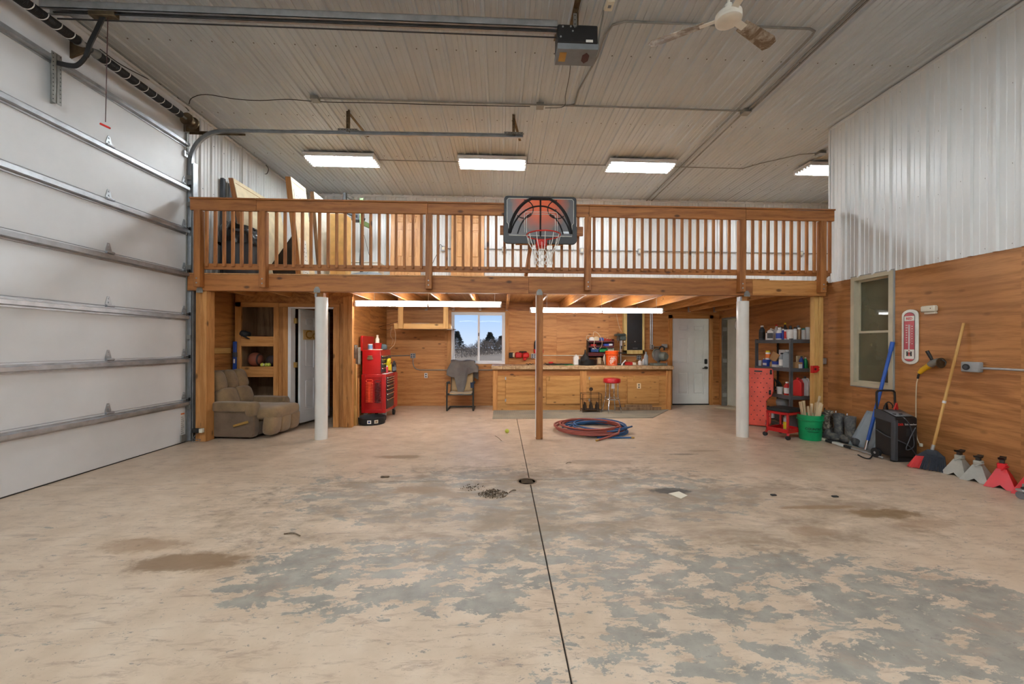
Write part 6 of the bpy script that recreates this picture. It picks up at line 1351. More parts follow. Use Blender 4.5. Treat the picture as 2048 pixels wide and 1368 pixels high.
# bottom shelf
for i, (uu, c_, l_) in enumerate(((1531, 'k', 'b'), (1537, 'd', 's'), (1545, 'k', 's'))): item('bottle', ('leftmost', 'middle', 'rightmost')[i]+' dark oil bottle on the bottom shelf', SL(uu, 4.80), 0, .04, .24-.02*i, c_, 'k', l_)
q = SL(1566, 4.86); t_ = thing('helmet', 'grey rounded cap helmet on the bottom shelf behind the roller seat', 'helmet', q+Vector((0, 0, SHZ[0]))); b = MB(); sq(b, (q.x, q.y, SHZ[0]+.32), (.1, .1, .09), .8, .9); b.build('shell', 'bottle_grey', t_); MB().box(q.x-.09, q.x+.09, q.y-.09, q.y+.09, SHZ[0], SHZ[0]+.24, bev=.01).build('box_stand', 'dark_grey', t_)
# ---- small things near the doorway
q = P(1478, 650, x=XR-.01); t = thing('wall_clock', 'round white clock half hidden behind the right white column', 'clock', q); MB().lathe([(.0, 0), (.12, 0), (.13, .01), (.13, .03), (.12, .035), (0, .03)], n=28, mx=Matrix.Translation((XR-.002, q.y, q.z)) @ Matrix.Rotation(-PI/2, 4, 'Y')).build('case', 'black_plastic', t); MB().lathe([(0, 0), (.115, 0), (.115, .002), (0, .002)], n=28, mx=Matrix.Translation((XR-.035, q.y, q.z)) @ Matrix.Rotation(-PI/2, 4, 'Y')).build('dial', 'tin_white', t)
yy = 7.95; t = thing('drum', 'red and white striped drum behind the right white column', 'drum', (4.93, yy, 0)); 
for i, (z0, z1, m) in enumerate(((0, .22, 'tool_red'), (.22, .4, 'jug_white'), (.4, .5, 'tool_red'), (.5, .62, 'cream'))): MB().lathe([(.11, z0), (.112, z0+.004), (.112, z1-.004), (.11, z1)], (4.93, yy, 0), 20).build('ring', m, t)
# ---- mechanic's creeper leaning on the shelves
mat('creeper_orange', (226, 84, 62), .45)
t = thing('creeper', 'orange-red plastic creeper leaning upright against the storage shelves', 'creeper', (4.43, 6.74, 0))
mx = Matrix.Translation((4.42, 6.72, .02)) @ Matrix.Rotation(math.radians(-38), 4, 'Z') @ Matrix.Rotation(math.radians(-9), 4, 'X')
poly = [(-.22, 0), (.16, 0), (.2, .06), (.2, .25), (.13, .34), (.13, .44), (.2, .52), (.23, .6), (.23, .96), (.2, 1.0), (-.2, 1.0), (-.23, .96), (-.23, .6), (-.2, .52), (-.14, .44), (-.14, .34), (-.22, .25)]
bd_ = MB().prism(poly, 'y', 0, .05, mx=mx).build('board', 'creeper_orange', t, bevel=.012)
b = MB()
for j in range(11):
    for i in range(4):
        x, z = -.14+.09*i+(.045 if j % 2 else 0), .1+.08*j
        if abs(x) < .19: b.cyl(mx @ Vector((x, -.0015, z)), mx @ Vector((x, .002, z)), .009, n=8)
o = b.build('holes', 'dark_maroon', bd_); o['kind'] = 'stuff'
MB().box(-.06, .06, -.003, .003, .93, .955, mx=mx).build('grip_slot', 'black_paint', bd_)
for x, z in ((.18, .93), (.17, .58), (.13, .05), (-.18, .93), (-.17, .58)): o = MB().cyl(mx @ Vector((x, -.05, z)), mx @ Vector((x+.025, -.05, z)), .04, n=16).build('caster', 'black_rubber', t); MB().cyl(mx @ Vector((x-.006, -.05, z)), mx @ Vector((x+.026, -.05, z)), .014, n=10).build('hub', 'galv', o); MB().cyl(mx @ Vector((x+.01, 0, z)), mx @ Vector((x+.01, -.05, z)), .01, n=8).build('stem', 'galv', o)
# ---- roller seat
rx, ry = 4.36, 5.98
t = lthing('roller_seat', 'red steel roller seat with a black padded top', 'roller seat', (rx, ry, 0), math.radians(24))
for sx_2 in (-1, 1):
    for sy_2 in (-1, 1): MB().box(sx_2*.17-.015, sx_2*.17+.015, sy_2*.15-.015, sy_2*.15+.015, .09, .40, bev=.004).build('post', 'red_paint', t)
for z0, z1 in ((.09, .15), (.36, .40)):
    for s in (-1, 1): MB().box(-.185, .185, s*.155-.01, s*.155+.01, z0, z1, bev=.003).build('rail', 'red_paint', t); MB().box(s*.175-.01, s*.175+.01, -.165, .165, z0, z1, bev=.003).build('rail', 'red_paint', t)
MB().box(-.175, .175, -.155, .155, .095, .105).build('tray', 'red_paint', t); b = MB(); sq(b, (0, 0, .425), (.2, .18, .03), .4, .3); b.build('cushion', 'black_rubber', t)
MB().box(.172, .176, -.1, .1, .15, .36).build('side_plate', 'shelf_grey', t)
for sx_2 in (-1, 1):
    for sy_2 in (-1, 1): o = MB().cyl((sx_2*.2-.015, sy_2*.17, .032), (sx_2*.2+.015, sy_2*.17, .032), .032, n=16).build('caster', 'black_rubber', t); MB().beam((sx_2*.17, sy_2*.15, .10), (sx_2*.2, sy_2*.17, .045), .035, .02).build('bracket', 'red_paint', o)
can('spray_can', 'yellow and white can standing in the roller seat tray', (rx+.01, ry-.02, .106), .032, .2, ['tin_white', 'tin_white', 'glove_yellow'], cap=(.02, .02), band=(.02, .13))
# ---- green bucket with stakes
c = Vector((4.63, 5.80, 0)); t = thing('bucket', 'green plastic bucket full of wooden stakes', 'bucket', c); mat('bucket_green', (8, 158, 96), .4); HB = .375; r0, r1 = .140, .168
MB().lathe([(r0*.96, 0), (r0, .01), (r1-.01, HB*.78), (r1+.004, HB*.79), (r1+.004, HB*.84), (r1-.004, HB*.85), (r1-.002, HB*.95), (r1+.006, HB*.955), (r1+.006, HB), (r1-.004, HB), (r0-.006, .02), (0, .015)], c, 36).build('pail', 'bucket_green', t)
rz_ = lambda z: r0+(r1-.01-r0)*z/(HB*.78)
decal(t, 'lettering', 'COUNTRY', c, rz_, .38-.75, .045, 0, 'black_paint', .001, 1.0, zc=.175)
for z, w in ((.14, .2), (.128, .16)):
    pts = [(c.x+(rz_(z)+.001)*math.sin(.38-.75-w*2.8+i*w*.7), c.y-(rz_(z)+.001)*math.cos(.38-.75-w*2.8+i*w*.7), z) for i in range(9)]; MB().tube(pts, .0022, 4).build('print_line', 'black_paint', t)
for z0, z1, a0 in ((.235, .25, .5), (.175, .225, .55), (.08, .16, .5)): b = MB(); b.grid(lambda u, v: (c.x+(rz_(z0+(z1-z0)*v)+.001)*math.sin(a0+.45*u), c.y-(rz_(z0+(z1-z0)*v)+.001)*math.cos(a0+.45*u), z0+(z1-z0)*v), 8, 3); b.build('print_block', 'black_paint' if z0 > .1 else 'bin_green', t)
rn = random.Random(4)
st_ = [(-.11, -.02, -.14, .02, .56), (-.09, .03, -.12, .05, .55), (-.10, .0, -.11, -.02, .58), (-.07, -.03, -.10, .0, .54), (-.08, .05, -.09, .03, .57), (-.02, -.06, -.06, -.03, .5), (.02, -.05, .02, .0, .51), (.0, .03, .05, .03, .53), (.06, -.02, .12, .0, .56), (.07, .03, .16, .04, .58), (.09, .0, .15, -.02, .55), (.10, .05, .19, .05, .64), (.08, .06, .13, .06, .54), (.11, -.03, .15, -.04, .53)]
for i, (x0, y0, x1, y1, L) in enumerate(st_):
    p0 = c+Vector((x0*.5, y0*.7, .025)); p1 = c+Vector((x1, y1, L)); tag(MB().beam(p0, p1, .032, .012, up=(math.cos(i), math.sin(i), 0)).build('wooden_stake', 'wood_pale'), 'pale wooden stake standing in the green bucket', 'stake', 'stakes in the green bucket')
# ---- boots
def boot_mat(name, a, b_, c_, k=14):
    m, n, p = _new(name); f = _noise(n, _coords(n), k, 6, .7, .8); n.links.new(_ramp(n, f, [(.38, lin(a)), (.5, lin(b_)), (.62, lin(c_))]), p.inputs['Base Color']); p.inputs['Roughness'].default_value = .7
boot_mat('camo', (42, 38, 32), (96, 88, 74), (178, 170, 152), 20); boot_mat('rubber_dusty', (62, 64, 68), (92, 92, 92), (134, 128, 118), 6)
def boot(label, x, y, rz, shaft, m, m2, r, group, mf=None):
    t = lthing('boot', label, 'boot', (x, y, 0), rz, group)      # toe points to -y
    b = MB(); prof = []
    def ring(f):  # shaft to foot
        return f
    sec = [(0.0, .0, .10, r*.95, r*1.25), (0, .0, .16, r*.92, r*1.12), (0, .0, shaft*.6, r*.98, r*1.1), (0, .0, shaft, r*1.1, r*1.2)]
    n = 18; vs = []; fs = []
    for cx_, cy_, z, a_, b_5 in sec: vs += [(cx_+a_*math.cos(2*PI*i/n), cy_+b_5*math.sin(2*PI*i/n), z) for i in range(n)]
    for k in range(len(sec)-1): fs += [(k*n+i, k*n+(i+1) % n, (k+1)*n+(i+1) % n, (k+1)*n+i) for i in range(n)]
    b.add(vs, fs); b.build('shaft', m, t, solid=.006)
    b = MB(); sq(b, (0, -.07, .06), (.05, .15, .055), .6, .7); sq(b, (0, -.01, .10), (.047, .07, .07), .7, .8); b.build('foot', mf or m2, t)
    b = MB(); b.prism([(.05*math.cos(a_)*(1 if math.sin(a_) < 0 else .85), -.07+.155*math.sin(a_)) for a_ in [i*2*PI/20 for i in range(20)]], 'z', 0, .022); b.build('sole', 'black_rubber', t)
    MB().tube([(.0, r*1.2, shaft-.03), (.0, r*1.35, shaft+.02), (0, r*1.2, shaft+.025)], .007, 6).build('pull_loop', 'tin_white' if mf else 'black_rubber', t)
boot('camouflage boot right beside the green bucket', 4.88, 5.82, .25, .40, 'camo', 'rubber_dusty', .05, 'boots along the right wall'); boot('camouflage boot nearer the wall behind its mate', 5.02, 5.92, .15, .41, 'camo', 'rubber_dusty', .05, 'boots along the right wall')
boot('dusty black rubber boot next to the camouflage pair', 4.99, 5.70, -.25, .40, 'rubber_dusty', 'rubber_dusty', .06, 'boots along the right wall', 'rubber_dusty'); boot('dusty black rubber boot beside the grey scoop', 5.0, 5.52, -.3, .39, 'rubber_dusty', 'rubber_dusty', .062, 'boots along the right wall', 'rubber_dusty')
# ---- long scraper lying on the floor
p0, p1 = G(1638, 879), G(1766, 919); p0.z = p1.z = .022; d = p1-p0
t = thing('floor_scraper', 'long pale and black stick lying on the floor in front of the boots', 'scraper', (p0.x, (p0.y+p1.y)/2, 0))
for f0, f1, m, w, h in ((0, .14, 'cream', .05, .03), (.14, .26, 'black_rubber', .05, .036), (.26, .44, 'jug_white', .055, .03), (.44, .55, 'black_rubber', .035, .034), (.55, 1, 'galv', .022, .022)): MB().beam(p0+d*f0, p0+d*f1, w, h, bev=.006).build('section', m, t)
# ---- snow shovel
t = thing('snow_shovel', 'grey scoop with a blue pole handle leaning on the right wall', 'shovel', (4.9, 5.2, 0)); mat('scoop_grey', (152, 166, 176), .5, 0, .06); mat('pole_blue', (40, 92, 184), .35)
lb, rb_, rt, ltp = Vector((4.90, 5.44, .01)), Vector((4.86, 5.02, .01)), Vector((5.08, 4.98, .50)), Vector((5.10, 5.36, .50))
b = MB(); b.grid(lambda u, v: (lb.lerp(rb_, u)).lerp(ltp.lerp(rt, u), v)+Vector((.03*math.sin(PI*u)*(1-v)+.025*math.sin(PI*u), 0, 0)), 12, 10); b.build('scoop', 'scoop_grey', t, solid=.008)
for u in (.08, .5, .92): MB().tube([(lb.lerp(rb_, u)).lerp(ltp.lerp(rt, u), v)+Vector((.03*math.sin(PI*u)*(1-v)+.025*math.sin(PI*u)-.006, 0, 0)) for v in (0.02, .5, .98)], .005, 6).build('rib', 'scoop_grey', t)
MB().tube([lb, rb_], .008, 6).build('wear_strip', 'galv', t)
q0, q1 = P(1731, 901, x=4.84), P(1785.5, 684, x=5.115); q0.z = max(q0.z, .02); e = q0.lerp(q1, .09)
MB().tube([q0, e], .02, 12).build('ferrule', 'chrome', t); MB().tube([e, q1], .021, 12).build('pole', 'pole_blue', t); MB().tube([q1-(q1-q0).normalized()*.12, q1], .025, 12).build('grip', 'pole_blue', t)
# ---- battery charger
x0, x1, y0, y1 = 4.73, 5.01, 4.60, 4.86
t = thing('battery_charger', 'black wheeled battery charger with a tubular handle by the right wall', 'battery charger', ((x0+x1)/2, (y0+y1)/2, 0))
b = MB(); b.prism([(y0, .06), (y1, .06), (y1, .60), (y1-.06, .605), (y0+.01, .54), (y0, .52)], 'x', x0, x1); b.build('case', 'black_plastic', t, bevel=.01)
b = MB(); b.prism([(y0-.004, .02), (y0+.05, .02), (y0+.05, .525), (y0-.004, .51)], 'x', x0-.006, x0+.035); b.build('corner_pillar', 'dark_grey', t, bevel=.006)
b = MB(); b.prism([(y0-.006, .50), (y0+.0, .545), (y1-.06, .612), (y1+.004, .606), (y1+.004, .50), (y1-.01, .50), (y0+.03, .47)], 'x', x0-.008, x0+.004); b.build('side_trim', 'dark_grey', t)
b = MB(); b.add([(x0+.03, y0+.02, .552), (x1-.03, y0+.02, .552), (x1-.03, y1-.08, .604), (x0+.03, y1-.08, .604)], [(0, 1, 2, 3)]); b.build('control_panel', 'grey_plastic', t, solid=.004)
for i, (dx, w) in enumerate(((.06, .04), (.14, .06))): MB().cyl((x0+dx, y0+.07, .566), (x0+dx, y0+.07, .578), .018, n=14).build('knob', 'black_paint', t)
mxl = Matrix.Translation(((x0+x1)/2-.07, y0-.001, .455)) @ Matrix.Rotation(PI/2, 4, 'X'); b = MB(); b.text('DSR', mxl, .038, .0006, bold=.001); b.build('lettering', 'tool_red', t)
mxl = Matrix.Translation(((x0+x1)/2+.055, y0-.001, .457)) @ Matrix.Rotation(PI/2, 4, 'X'); b = MB(); b.text('Schumacher', mxl, .031, .0006); b.build('lettering', 'print_white', t)
for i in range(8): MB().box(x0+.14, x1-.02, y0-.001, y0+.002, .40-.012*i, .404-.012*i).build('vent_slot', 'dark_grey', t)
MB().tube(bez([(x0+.02, y1-.01, .5), (x0+.02, y1, .78), (x0+.03, y1, .82), (x0+.06, y1, .835), (x1-.06, y1, .835), (x1-.03, y1, .82), (x1-.02, y1, .78), (x1-.02, y1-.01, .5)], 48), .012, 8).build('handle', 'black_paint', t)
for x in (x0-.03, x1-.0): o = MB().cyl((x, y1-.03, .06), (x+.03, y1-.03, .06), .06, n=20).build('wheel', 'black_rubber', t); MB().cyl((x-.004, y1-.03, .06), (x+.034, y1-.03, .06), .015, n=10).build('hub', 'galv', o)
MB().box(x0+.0, x1, y0+.02, y0+.06, 0, .06).build('foot', 'black_plastic', t)
MB().tube(bez([(x0+.06, y1-.05, .6), (x0+.07, y1-.06, .66), (x0+.12, y1-.06, .70), (x0+.17, y1-.06, .66), (x0+.18, y1-.05, .62)], 24), .007, 6).build('clamp_lead', 'black_rubber', t)
for dx, m in ((.05, 'black_plastic'), (.18, 'red_plastic')):
    o = MB().beam((x0+dx, y1-.07, .60), (x0+dx+.015, y1-.08, .69), .02, .012).build('clamp', m, t); MB().beam((x0+dx+.045, y1-.07, .60), (x0+dx+.02, y1-.08, .69), .02, .012).build('jaw', m, o)
MB().tube(bez([(x0+.1, y0+.05, .57), (x0+.14, y0-.01, .5), (x0+.2, y0-.015, .36), (x0+.22, y0-.015, .2), (x0+.12, y0-.02, .16), (x0+.16, y0-.02, .28), (x0+.24, y0-.015, .42)], 50), .006, 6).build('lead', 'dark_grey', t)
MB().tube(bez([(x0-.01, y1-.03, .35), (x0-.012, y0+.1, .3), (x0+.05, y0-.012, .26), (x0+.16, y0-.015, .2), (x0+.24, y0-.02, .1), (x0+.27, y0-.06, .03)], 40), .006, 6).build('lead', 'dark_grey', t)
gA = [G(1716, 911), G(1728, 917), G(1740, 918), G(1748, 908), G(1760, 902)]
cable('black cord end curling on the floor left of the charger', [q+Vector((0, 0, .009)) for q in gA], .008)
# ---- wall things
def W_(u, v): return P(u, v, x=XR)
# thermometer sign
ya, yb_ = W_(1839, 690).y, W_(1806, 690).y; zt6, zb6 = W_(1820, 619).z, W_(1820, 729).z; ym = (ya+yb_)/2; hw = (yb_-ya)/2
t = thing('thermometer', 'tall white and red thermometer sign on the plywood wall', 'thermometer', (XR, ym, zb6))
def rounded(y0, y1, z0, z1, r, n=8):
    """long plate with arched ends, as (y, z) points"""
    out = []
    for i in range(n+1): a = PI+PI*i/n; out.append(((y0+y1)/2+(y1-y0)/2*math.cos(a), z0+r+r*math.sin(a)))
    for i in range(n+1): a = PI*i/n; out.append(((y0+y1)/2+(y1-y0)/2*math.cos(a), z1-r+r*math.sin(a)))
    return out
mat('enamel_white', (236, 236, 228), .3); mat('enamel_red', (186, 74, 84), .35)
MB().prism(rounded(ya, yb_, zb6, zt6, .07), 'x', XR-.022, XR-.001).build('plate', 'enamel_white', t, bevel=.008)
o = MB().prism(rounded(ya+.035, yb_-.035, zb6+.04, zt6-.04, .05), 'x', XR-.025, XR-.0221).build('red_field', 'enamel_red', t)
MB().tube([(XR-.0255, y, z) for y, z in rounded(ya+.035, yb_-.035, zb6+.04, zt6-.04, .05)], .0025, 5, closed=True).build('border', 'dark_grey', t)
for z0, z1 in ((zt6-.145, zt6-.085), (zb6+.07, zb6+.19)): MB().box(XR-.026, XR-.025, ya+.04, yb_-.04, z0, z1).build('white_field', 'enamel_white', t)
MB().box(XR-.031, XR-.025, ym-.007, ym+.007, zb6+.19, zt6-.19, bev=.002).build('glass_tube', 'tin_white', t)
MXW = Matrix(((0, 0, -1, 0), (-1, 0, 0, 0), (0, 1, 0, 0), (0, 0, 0, 1)))   # text facing -x, reading towards -y
def wtext(txt, y, z, size, m, bold=0.0, sx=1.0, x=XR-.0265): b = MB(); b.text(txt, Matrix.Translation((x, y, z)) @ MXW, size, .0005, bold=bold, sx=sx); return b.build('lettering', m, t)
wtext('RED', ym, zt6-.117, .042, 'tool_red', .0015)
for i, nb in enumerate((120, 100, 80, 60, 40, 20, 0, -20)): wtext(str(nb), ym+.034, zt6-.2-.031*i, .018, 'enamel_white', .0006, x=XR-.0255); wtext(str(nb), ym-.034, zt6-.215-.031*i, .014, 'enamel_white', .0005, x=XR-.0255)
for i in range(22): MB().box(XR-.0262, XR-.0252, ym-.018 if i % 2 else ym-.02, ym-.01, zt6-.2-.011*i, zt6-.198-.011*i).build('tick', 'enamel_white', t)
# emblem: dark H with a red i through it
zc2 = zb6+.135; b = MB()
for s in (-1, 1): b.box(XR-.0275, XR-.026, ym+s*.024-.009, ym+s*.024+.009, zc2-.03, zc2+.03)
b.box(XR-.0275, XR-.026, ym-.024, ym+.024, zc2-.008, zc2+.008); b.build('emblem_h', 'black_paint', t)
b = MB(); b.box(XR-.0285, XR-.026, ym-.007, ym+.007, zc2-.03, zc2+.025); b.box(XR-.0285, XR-.026, ym-.006, ym+.006, zc2+.036, zc2+.048); b.build('emblem_i', 'tool_red', t)
# motion detector
c = W_(1863, 619); t = thing('wall_sensor', 'small ivory sensor box high on the plywood wall', 'sensor', c); MB().box(XR-.06, XR, c.y-.08, c.y+.08, c.z-.03, c.z+.045, bev=.012).build('housing', 'ivory', t); MB().box(XR-.04, XR, c.y-.07, c.y+.05, c.z-.055, c.z-.032, bev=.004).build('base', 'ivory', t); MB().cyl((XR-.061, c.y-.04, c.z+.01), (XR-.06, c.y-.04, c.z+.01), .006, n=8).build('screw', 'steel_dark', t)
# angle grinder on a nail
t = thing('angle_grinder', 'yellow and grey angle grinder hanging on the plywood wall', 'power tool', W_(1862, 725)); mat('grinder_yellow', (226, 176, 30), .4)
def Wx(u, v, d): q = P(u, v, x=XR-d); return q
MB().tube([Wx(1839, 746, .06), Wx(1846, 739, .06), Wx(1862, 729, .07)], [.022, .03, .034], 14).build('motor_body', 'grinder_yellow', t); MB().tube([Wx(1861, 730, .07), Wx(1866, 726, .075), Wx(1878, 722, .08)], [.036, .04, .034], 14).build('gear_head', 'galv_dull', t)
MB().tube([Wx(1864, 720, .09), Wx(1861, 714, .10), Wx(1854, 702, .11)], [.014, .017, .019], 12).build('side_handle', 'black_plastic', t); c0 = Wx(1882, 726, .07); MB().cyl(c0+Vector((-.0, -.004, 0)), c0+Vector((.0, .006, .0)), .06, n=24).build('disc', 'rusty_steel', t); MB().tube([Wx(1876, 722, .08), Wx(1884, 719, .075), Wx(1892, 724, .06), Wx(1890, 731, .06)], .008, 8).build('guard', 'steel_dark', t)
MB().tube([Wx(1839, 746, .06), Wx(1836.5, 751, .06), Wx(1835.5, 757, .055)], .011, 8).build('strain_relief', 'black_rubber', t)
MB().tube(bez([Wx(1835.5, 757, .05), Wx(1833, 770, .04), Wx(1832, 800, .03), Wx(1832, 850, .03), Wx(1833, 872, .03), Wx(1837, 884, .03), Wx(1840, 888, .03)], 40), .006, 6).build('cord', 'tan_rope', t); q = Wx(1842, 890, .03); MB().cbox(q, (.03, .03, .04), bev=.006).build('plug', 'ivory', t)
# broom
hd = G(1852, 946); hd = Vector((4.80, 4.30, 0)); q1 = W_(1931, 646)+Vector((-.02, 0, 0)); q0 = P(1864, 902, y=4.34); q0 = Vector((q0.x, q0.y, q0.z))
t = thing('broom', 'broom with dark bristles and pale pole leaning on the plywood wall', 'broom', (q0.x, q0.y, 0))
mid = q0.lerp(q1, .38); MB().tube([q0, q1], .0135, 12).build('pole', 'pine_z', t); MB().tube([mid, mid.lerp(q1, .03)], .0165, 10).build('sleeve', 'tin_white', t); MB().tube([q0, q0.lerp(q1, .05)], .016, 12).build('ferrule', 'galv', t)
mat('bristle', (52, 58, 68), .7); mat('bristle_red', (222, 60, 60), .6)
L_, Rr = G(1815, 934), G(1893, 947); L_.z = Rr.z = .006; top0 = q0+Vector((0, 0, -.06)); ax_ = (Rr-L_).normalized(); nrm = Vector((ax_.y, -ax_.x, 0))
b = MB(); sq(b, q0+Vector((0, 0, -.02)), (.05, .03, .035), .5, .6, Euler((0, 0, math.atan2(ax_.y, ax_.x))).to_matrix()); b.build('cap', 'bristle', t)
tl, tr2 = q0-ax_*.13+Vector((0, 0, -.075)), q0+ax_*.10+Vector((0, 0, -.05))
b = MB(); b.add([tl-nrm*.02, tr2-nrm*.02, tr2+nrm*.02, tl+nrm*.02, q0-ax_*.05-nrm*.02, q0+ax_*.05-nrm*.02, q0+ax_*.05+nrm*.02, q0-ax_*.05+nrm*.02], [(0, 1, 5, 4), (2, 3, 7, 6), (0, 4, 7, 3), (1, 2, 6, 5), (0, 3, 2, 1), (4, 5, 6, 7)]); b.build('shoulder', 'bristle', t)
bA, bB = MB(), MB(); rn = random.Random(2)
for k in range(3):
    for i in range(46):
        f = i/45; a_ = tl.lerp(tr2, f)+nrm*(k-1)*.014; e_ = L_.lerp(Rr, f)+nrm*(k-1)*.025+Vector((rn.uniform(-.005, .005), rn.uniform(-.005, .005), rn.random()*.012)); (bA if f < .3 else bB).cyl(a_, e_, .0026, .0034, n=4)
bA.build('bristles', 'bristle_red', t, kind='stuff'); bB.build('bristles', 'bristle', t, kind='stuff')
# round receptacle with conduit
c = W_(1949, 734); t = thing('outlet', 'round black socket in a grey box on the plywood wall', 'outlet', c, 0, 'wall outlets'); MB().box(XR-.06, XR, c.y-.085, c.y+.085, c.z-.055, c.z+.055, bev=.008).build('box', 'grey_box', t)
q = W_(1943, 734); MB().cyl((XR-.07, q.y, q.z), (XR-.06, q.y, q.z), .033, n=20).build('socket', 'black_plastic', t); MB().cyl((XR-.072, q.y, q.z), (XR-.07, q.y, q.z), .022, n=16).build('face', 'dark_grey', t)
one(MB().tube([(XR-.03, c.y-.08, c.z-.008), (XR-.03, 1.0, c.z-.008)], .012, 8), 'conduit', 'galv', 'steel conduit running right from the round socket', 'conduit')
c = W_(1648, 722); t = thing('switch_box', 'small grey metal box on the plywood beside the end post', 'electrical box', c); MB().box(XR-.07, XR, c.y-.06, c.y+.06, c.z-.05, c.z+.05, bev=.01).build('box', 'galv', t); MB().box(XR-.075, XR-.07, c.y-.02, c.y+.02, c.z-.025, c.z+.025).build('lid', 'galv_dull', t)
c = P(1627, 738, y=YL+.05); t = thing('red_clamp', 'red spring clamp hanging on the wooden end post', 'clamp', c); MB().prism([(c.x-.05, c.z-.06), (c.x+.02, c.z-.05), (c.x+.06, c.z-.01), (c.x+.04, c.z+.01), (c.x+.06, c.z+.03), (c.x+.03, c.z+.055), (c.x-.05, c.z+.05)], 'y', YL-.0, YL+.048).build('body', 'red_paint', t); MB().cyl((c.x-.01, YL-.002, c.z), (c.x-.01, YL, c.z), .018, n=14).build('hole', 'dark_maroon', t)
# ---- jack stands
def jack_stand(label, x, y, rz, m, h=.275):
    t = lthing('jack_stand', label, 'jack stand', (x, y, 0), rz, 'jack stands along the right wall'); w, tp = .105, .032; b = MB()
    hh = h*.62; pl = [(-w, -w), (w, -w), (w, w), (-w, w)]; tl_ = [(-tp, -tp), (tp, -tp), (tp, tp), (-tp, tp)]
    for i in range(4):
        a, c_ = Vector((*pl[i], 0)), Vector((*pl[(i+1) % 4], 0)); ta, tc_ = Vector((*tl_[i], hh)), Vector((*tl_[(i+1) % 4], hh))
        a2, c3_ = a.lerp(c_, .3), c_.lerp(a, .3); m_ = a.lerp(c_, .5).lerp(ta.lerp(tc_, .5), .2)
        b.add([a, a2, m_, c3_, c_, tc_, ta], [(0, 1, 2, 6), (2, 3, 4, 5), (2, 5, 6)])
    b.build('base', m, t, solid=.004, smooth=False)
    MB().box(-tp, tp, -tp, tp, hh-.004, h*.8, bev=.006).build('collar', m, t); MB().box(-.02, .02, -.016, .016, h*.78, h*.92).build('ratchet_bar', 'steel_dark', t)
    b = MB(); b.prism([(-.055, h), (-.04, h-.022), (-.02, h-.028), (.02, h-.028), (.04, h-.022), (.055, h), (.03, h-.008), (-.03, h-.008)], 'y', -.022, .022); b.build('saddle', 'black_paint', t)
    MB().tube(bez([(.0, -.03, h*.72), (-.03, -.045, h*.72), (-.07, -.03, h*.7), (-.10, -.01, h*.62)], 14), .007, 6).build('lever', m, t)
mat('stand_grey', (176, 176, 168), .45, .2, .1); mat('stand_red', (206, 24, 34), .35)
jack_stand('grey jack stand nearest the broom', 4.98, 4.13, .2, 'stand_grey'); jack_stand('second grey jack stand between the first and the red one', 4.97, 3.95, .35, 'stand_grey', .265); jack_stand('red jack stand beside the grey pair', 4.98, 3.76, .5, 'stand_red', .30); jack_stand('red jack stand at the right edge of the picture', 5.0, 3.55, .4, 'stand_red', .29)
p0 = G(2040, 998); t = thing('floor_jack', 'grey floor jack cut off by the right edge of the picture', 'floor jack', (p0.x+.05, p0.y, 0))
o = MB().cyl((p0.x+.0, p0.y, .035), (p0.x+.04, p0.y, .035), .035, n=20).build('caster', 'grey_plastic', t); MB().box(p0.x-.01, p0.x+.05, p0.y-.03, p0.y+.03, .07, .09, bev=.004).build('swivel', 'galv', o)
b = MB(); b.prism([(p0.y-.5, .06), (p0.y+.03, .09), (p0.y+.03, .13), (p0.y-.2, .16), (p0.y-.5, .12)], 'x', p0.x+.06, p0.x+.07); b.prism([(p0.y-.5, .06), (p0.y+.03, .09), (p0.y+.03, .13), (p0.y-.2, .16), (p0.y-.5, .12)], 'x', p0.x+.2, p0.x+.21); b.build('side_plates', 'galv_dull', t)
MB().tube([(p0.x+.02, p0.y, .10), (p0.x+.25, p0.y, .10)], .012, 8).build('axle', 'steel_dark', t); MB().cyl((p0.x+.02, p0.y-.45, .05), (p0.x+.25, p0.y-.45, .05), .05, n=20).build('roller', 'steel_dark', t)
# ================================================================ LOFT THINGS
# ---- basketball hoop on the railing
yb = YF-.13
def Hp(u, v): return P(u, v, y=yb)
hx0, hx1, hz0, hz1 = Hp(1007, 440).x, Hp(1154, 440).x, Hp(1080, 487.5).z, Hp(1080, 392.5).z; hxm = (hx0+hx1)/2; hw = (hx1-hx0)/2; hh = hz1-hz0
t = thing('basketball_hoop', 'basketball backboard with orange ball print and net on the loft railing', 'basketball hoop', (hxm, YF-.06, hz0))
def rr(x0, x1, z0, z1, r, n=5):
    out = []
    for cx_, cz_, a0 in ((x1-r, z0+r, -PI/2), (x1-r, z1-r, 0), (x0+r, z1-r, PI/2), (x0+r, z0+r, PI)):
        for i in range(n+1): a = a0+PI/2*i/n; out.append((cx_+r*math.cos(a), cz_+r*math.sin(a)))
    return out
mat('board_black', (30, 31, 33), .4)
MB().prism(rr(hx0+.008, hx1-.008, hz0+.02, hz1, .05), 'y', yb, yb+.035).build('backboard', 'board_black', t, bevel=.004)
MB().prism(rr(hx0, hx1, hz0, hz0+hh*.42, .06), 'y', yb-.006, yb+.04).build('lower_pad', 'board_black', t, bevel=.004)
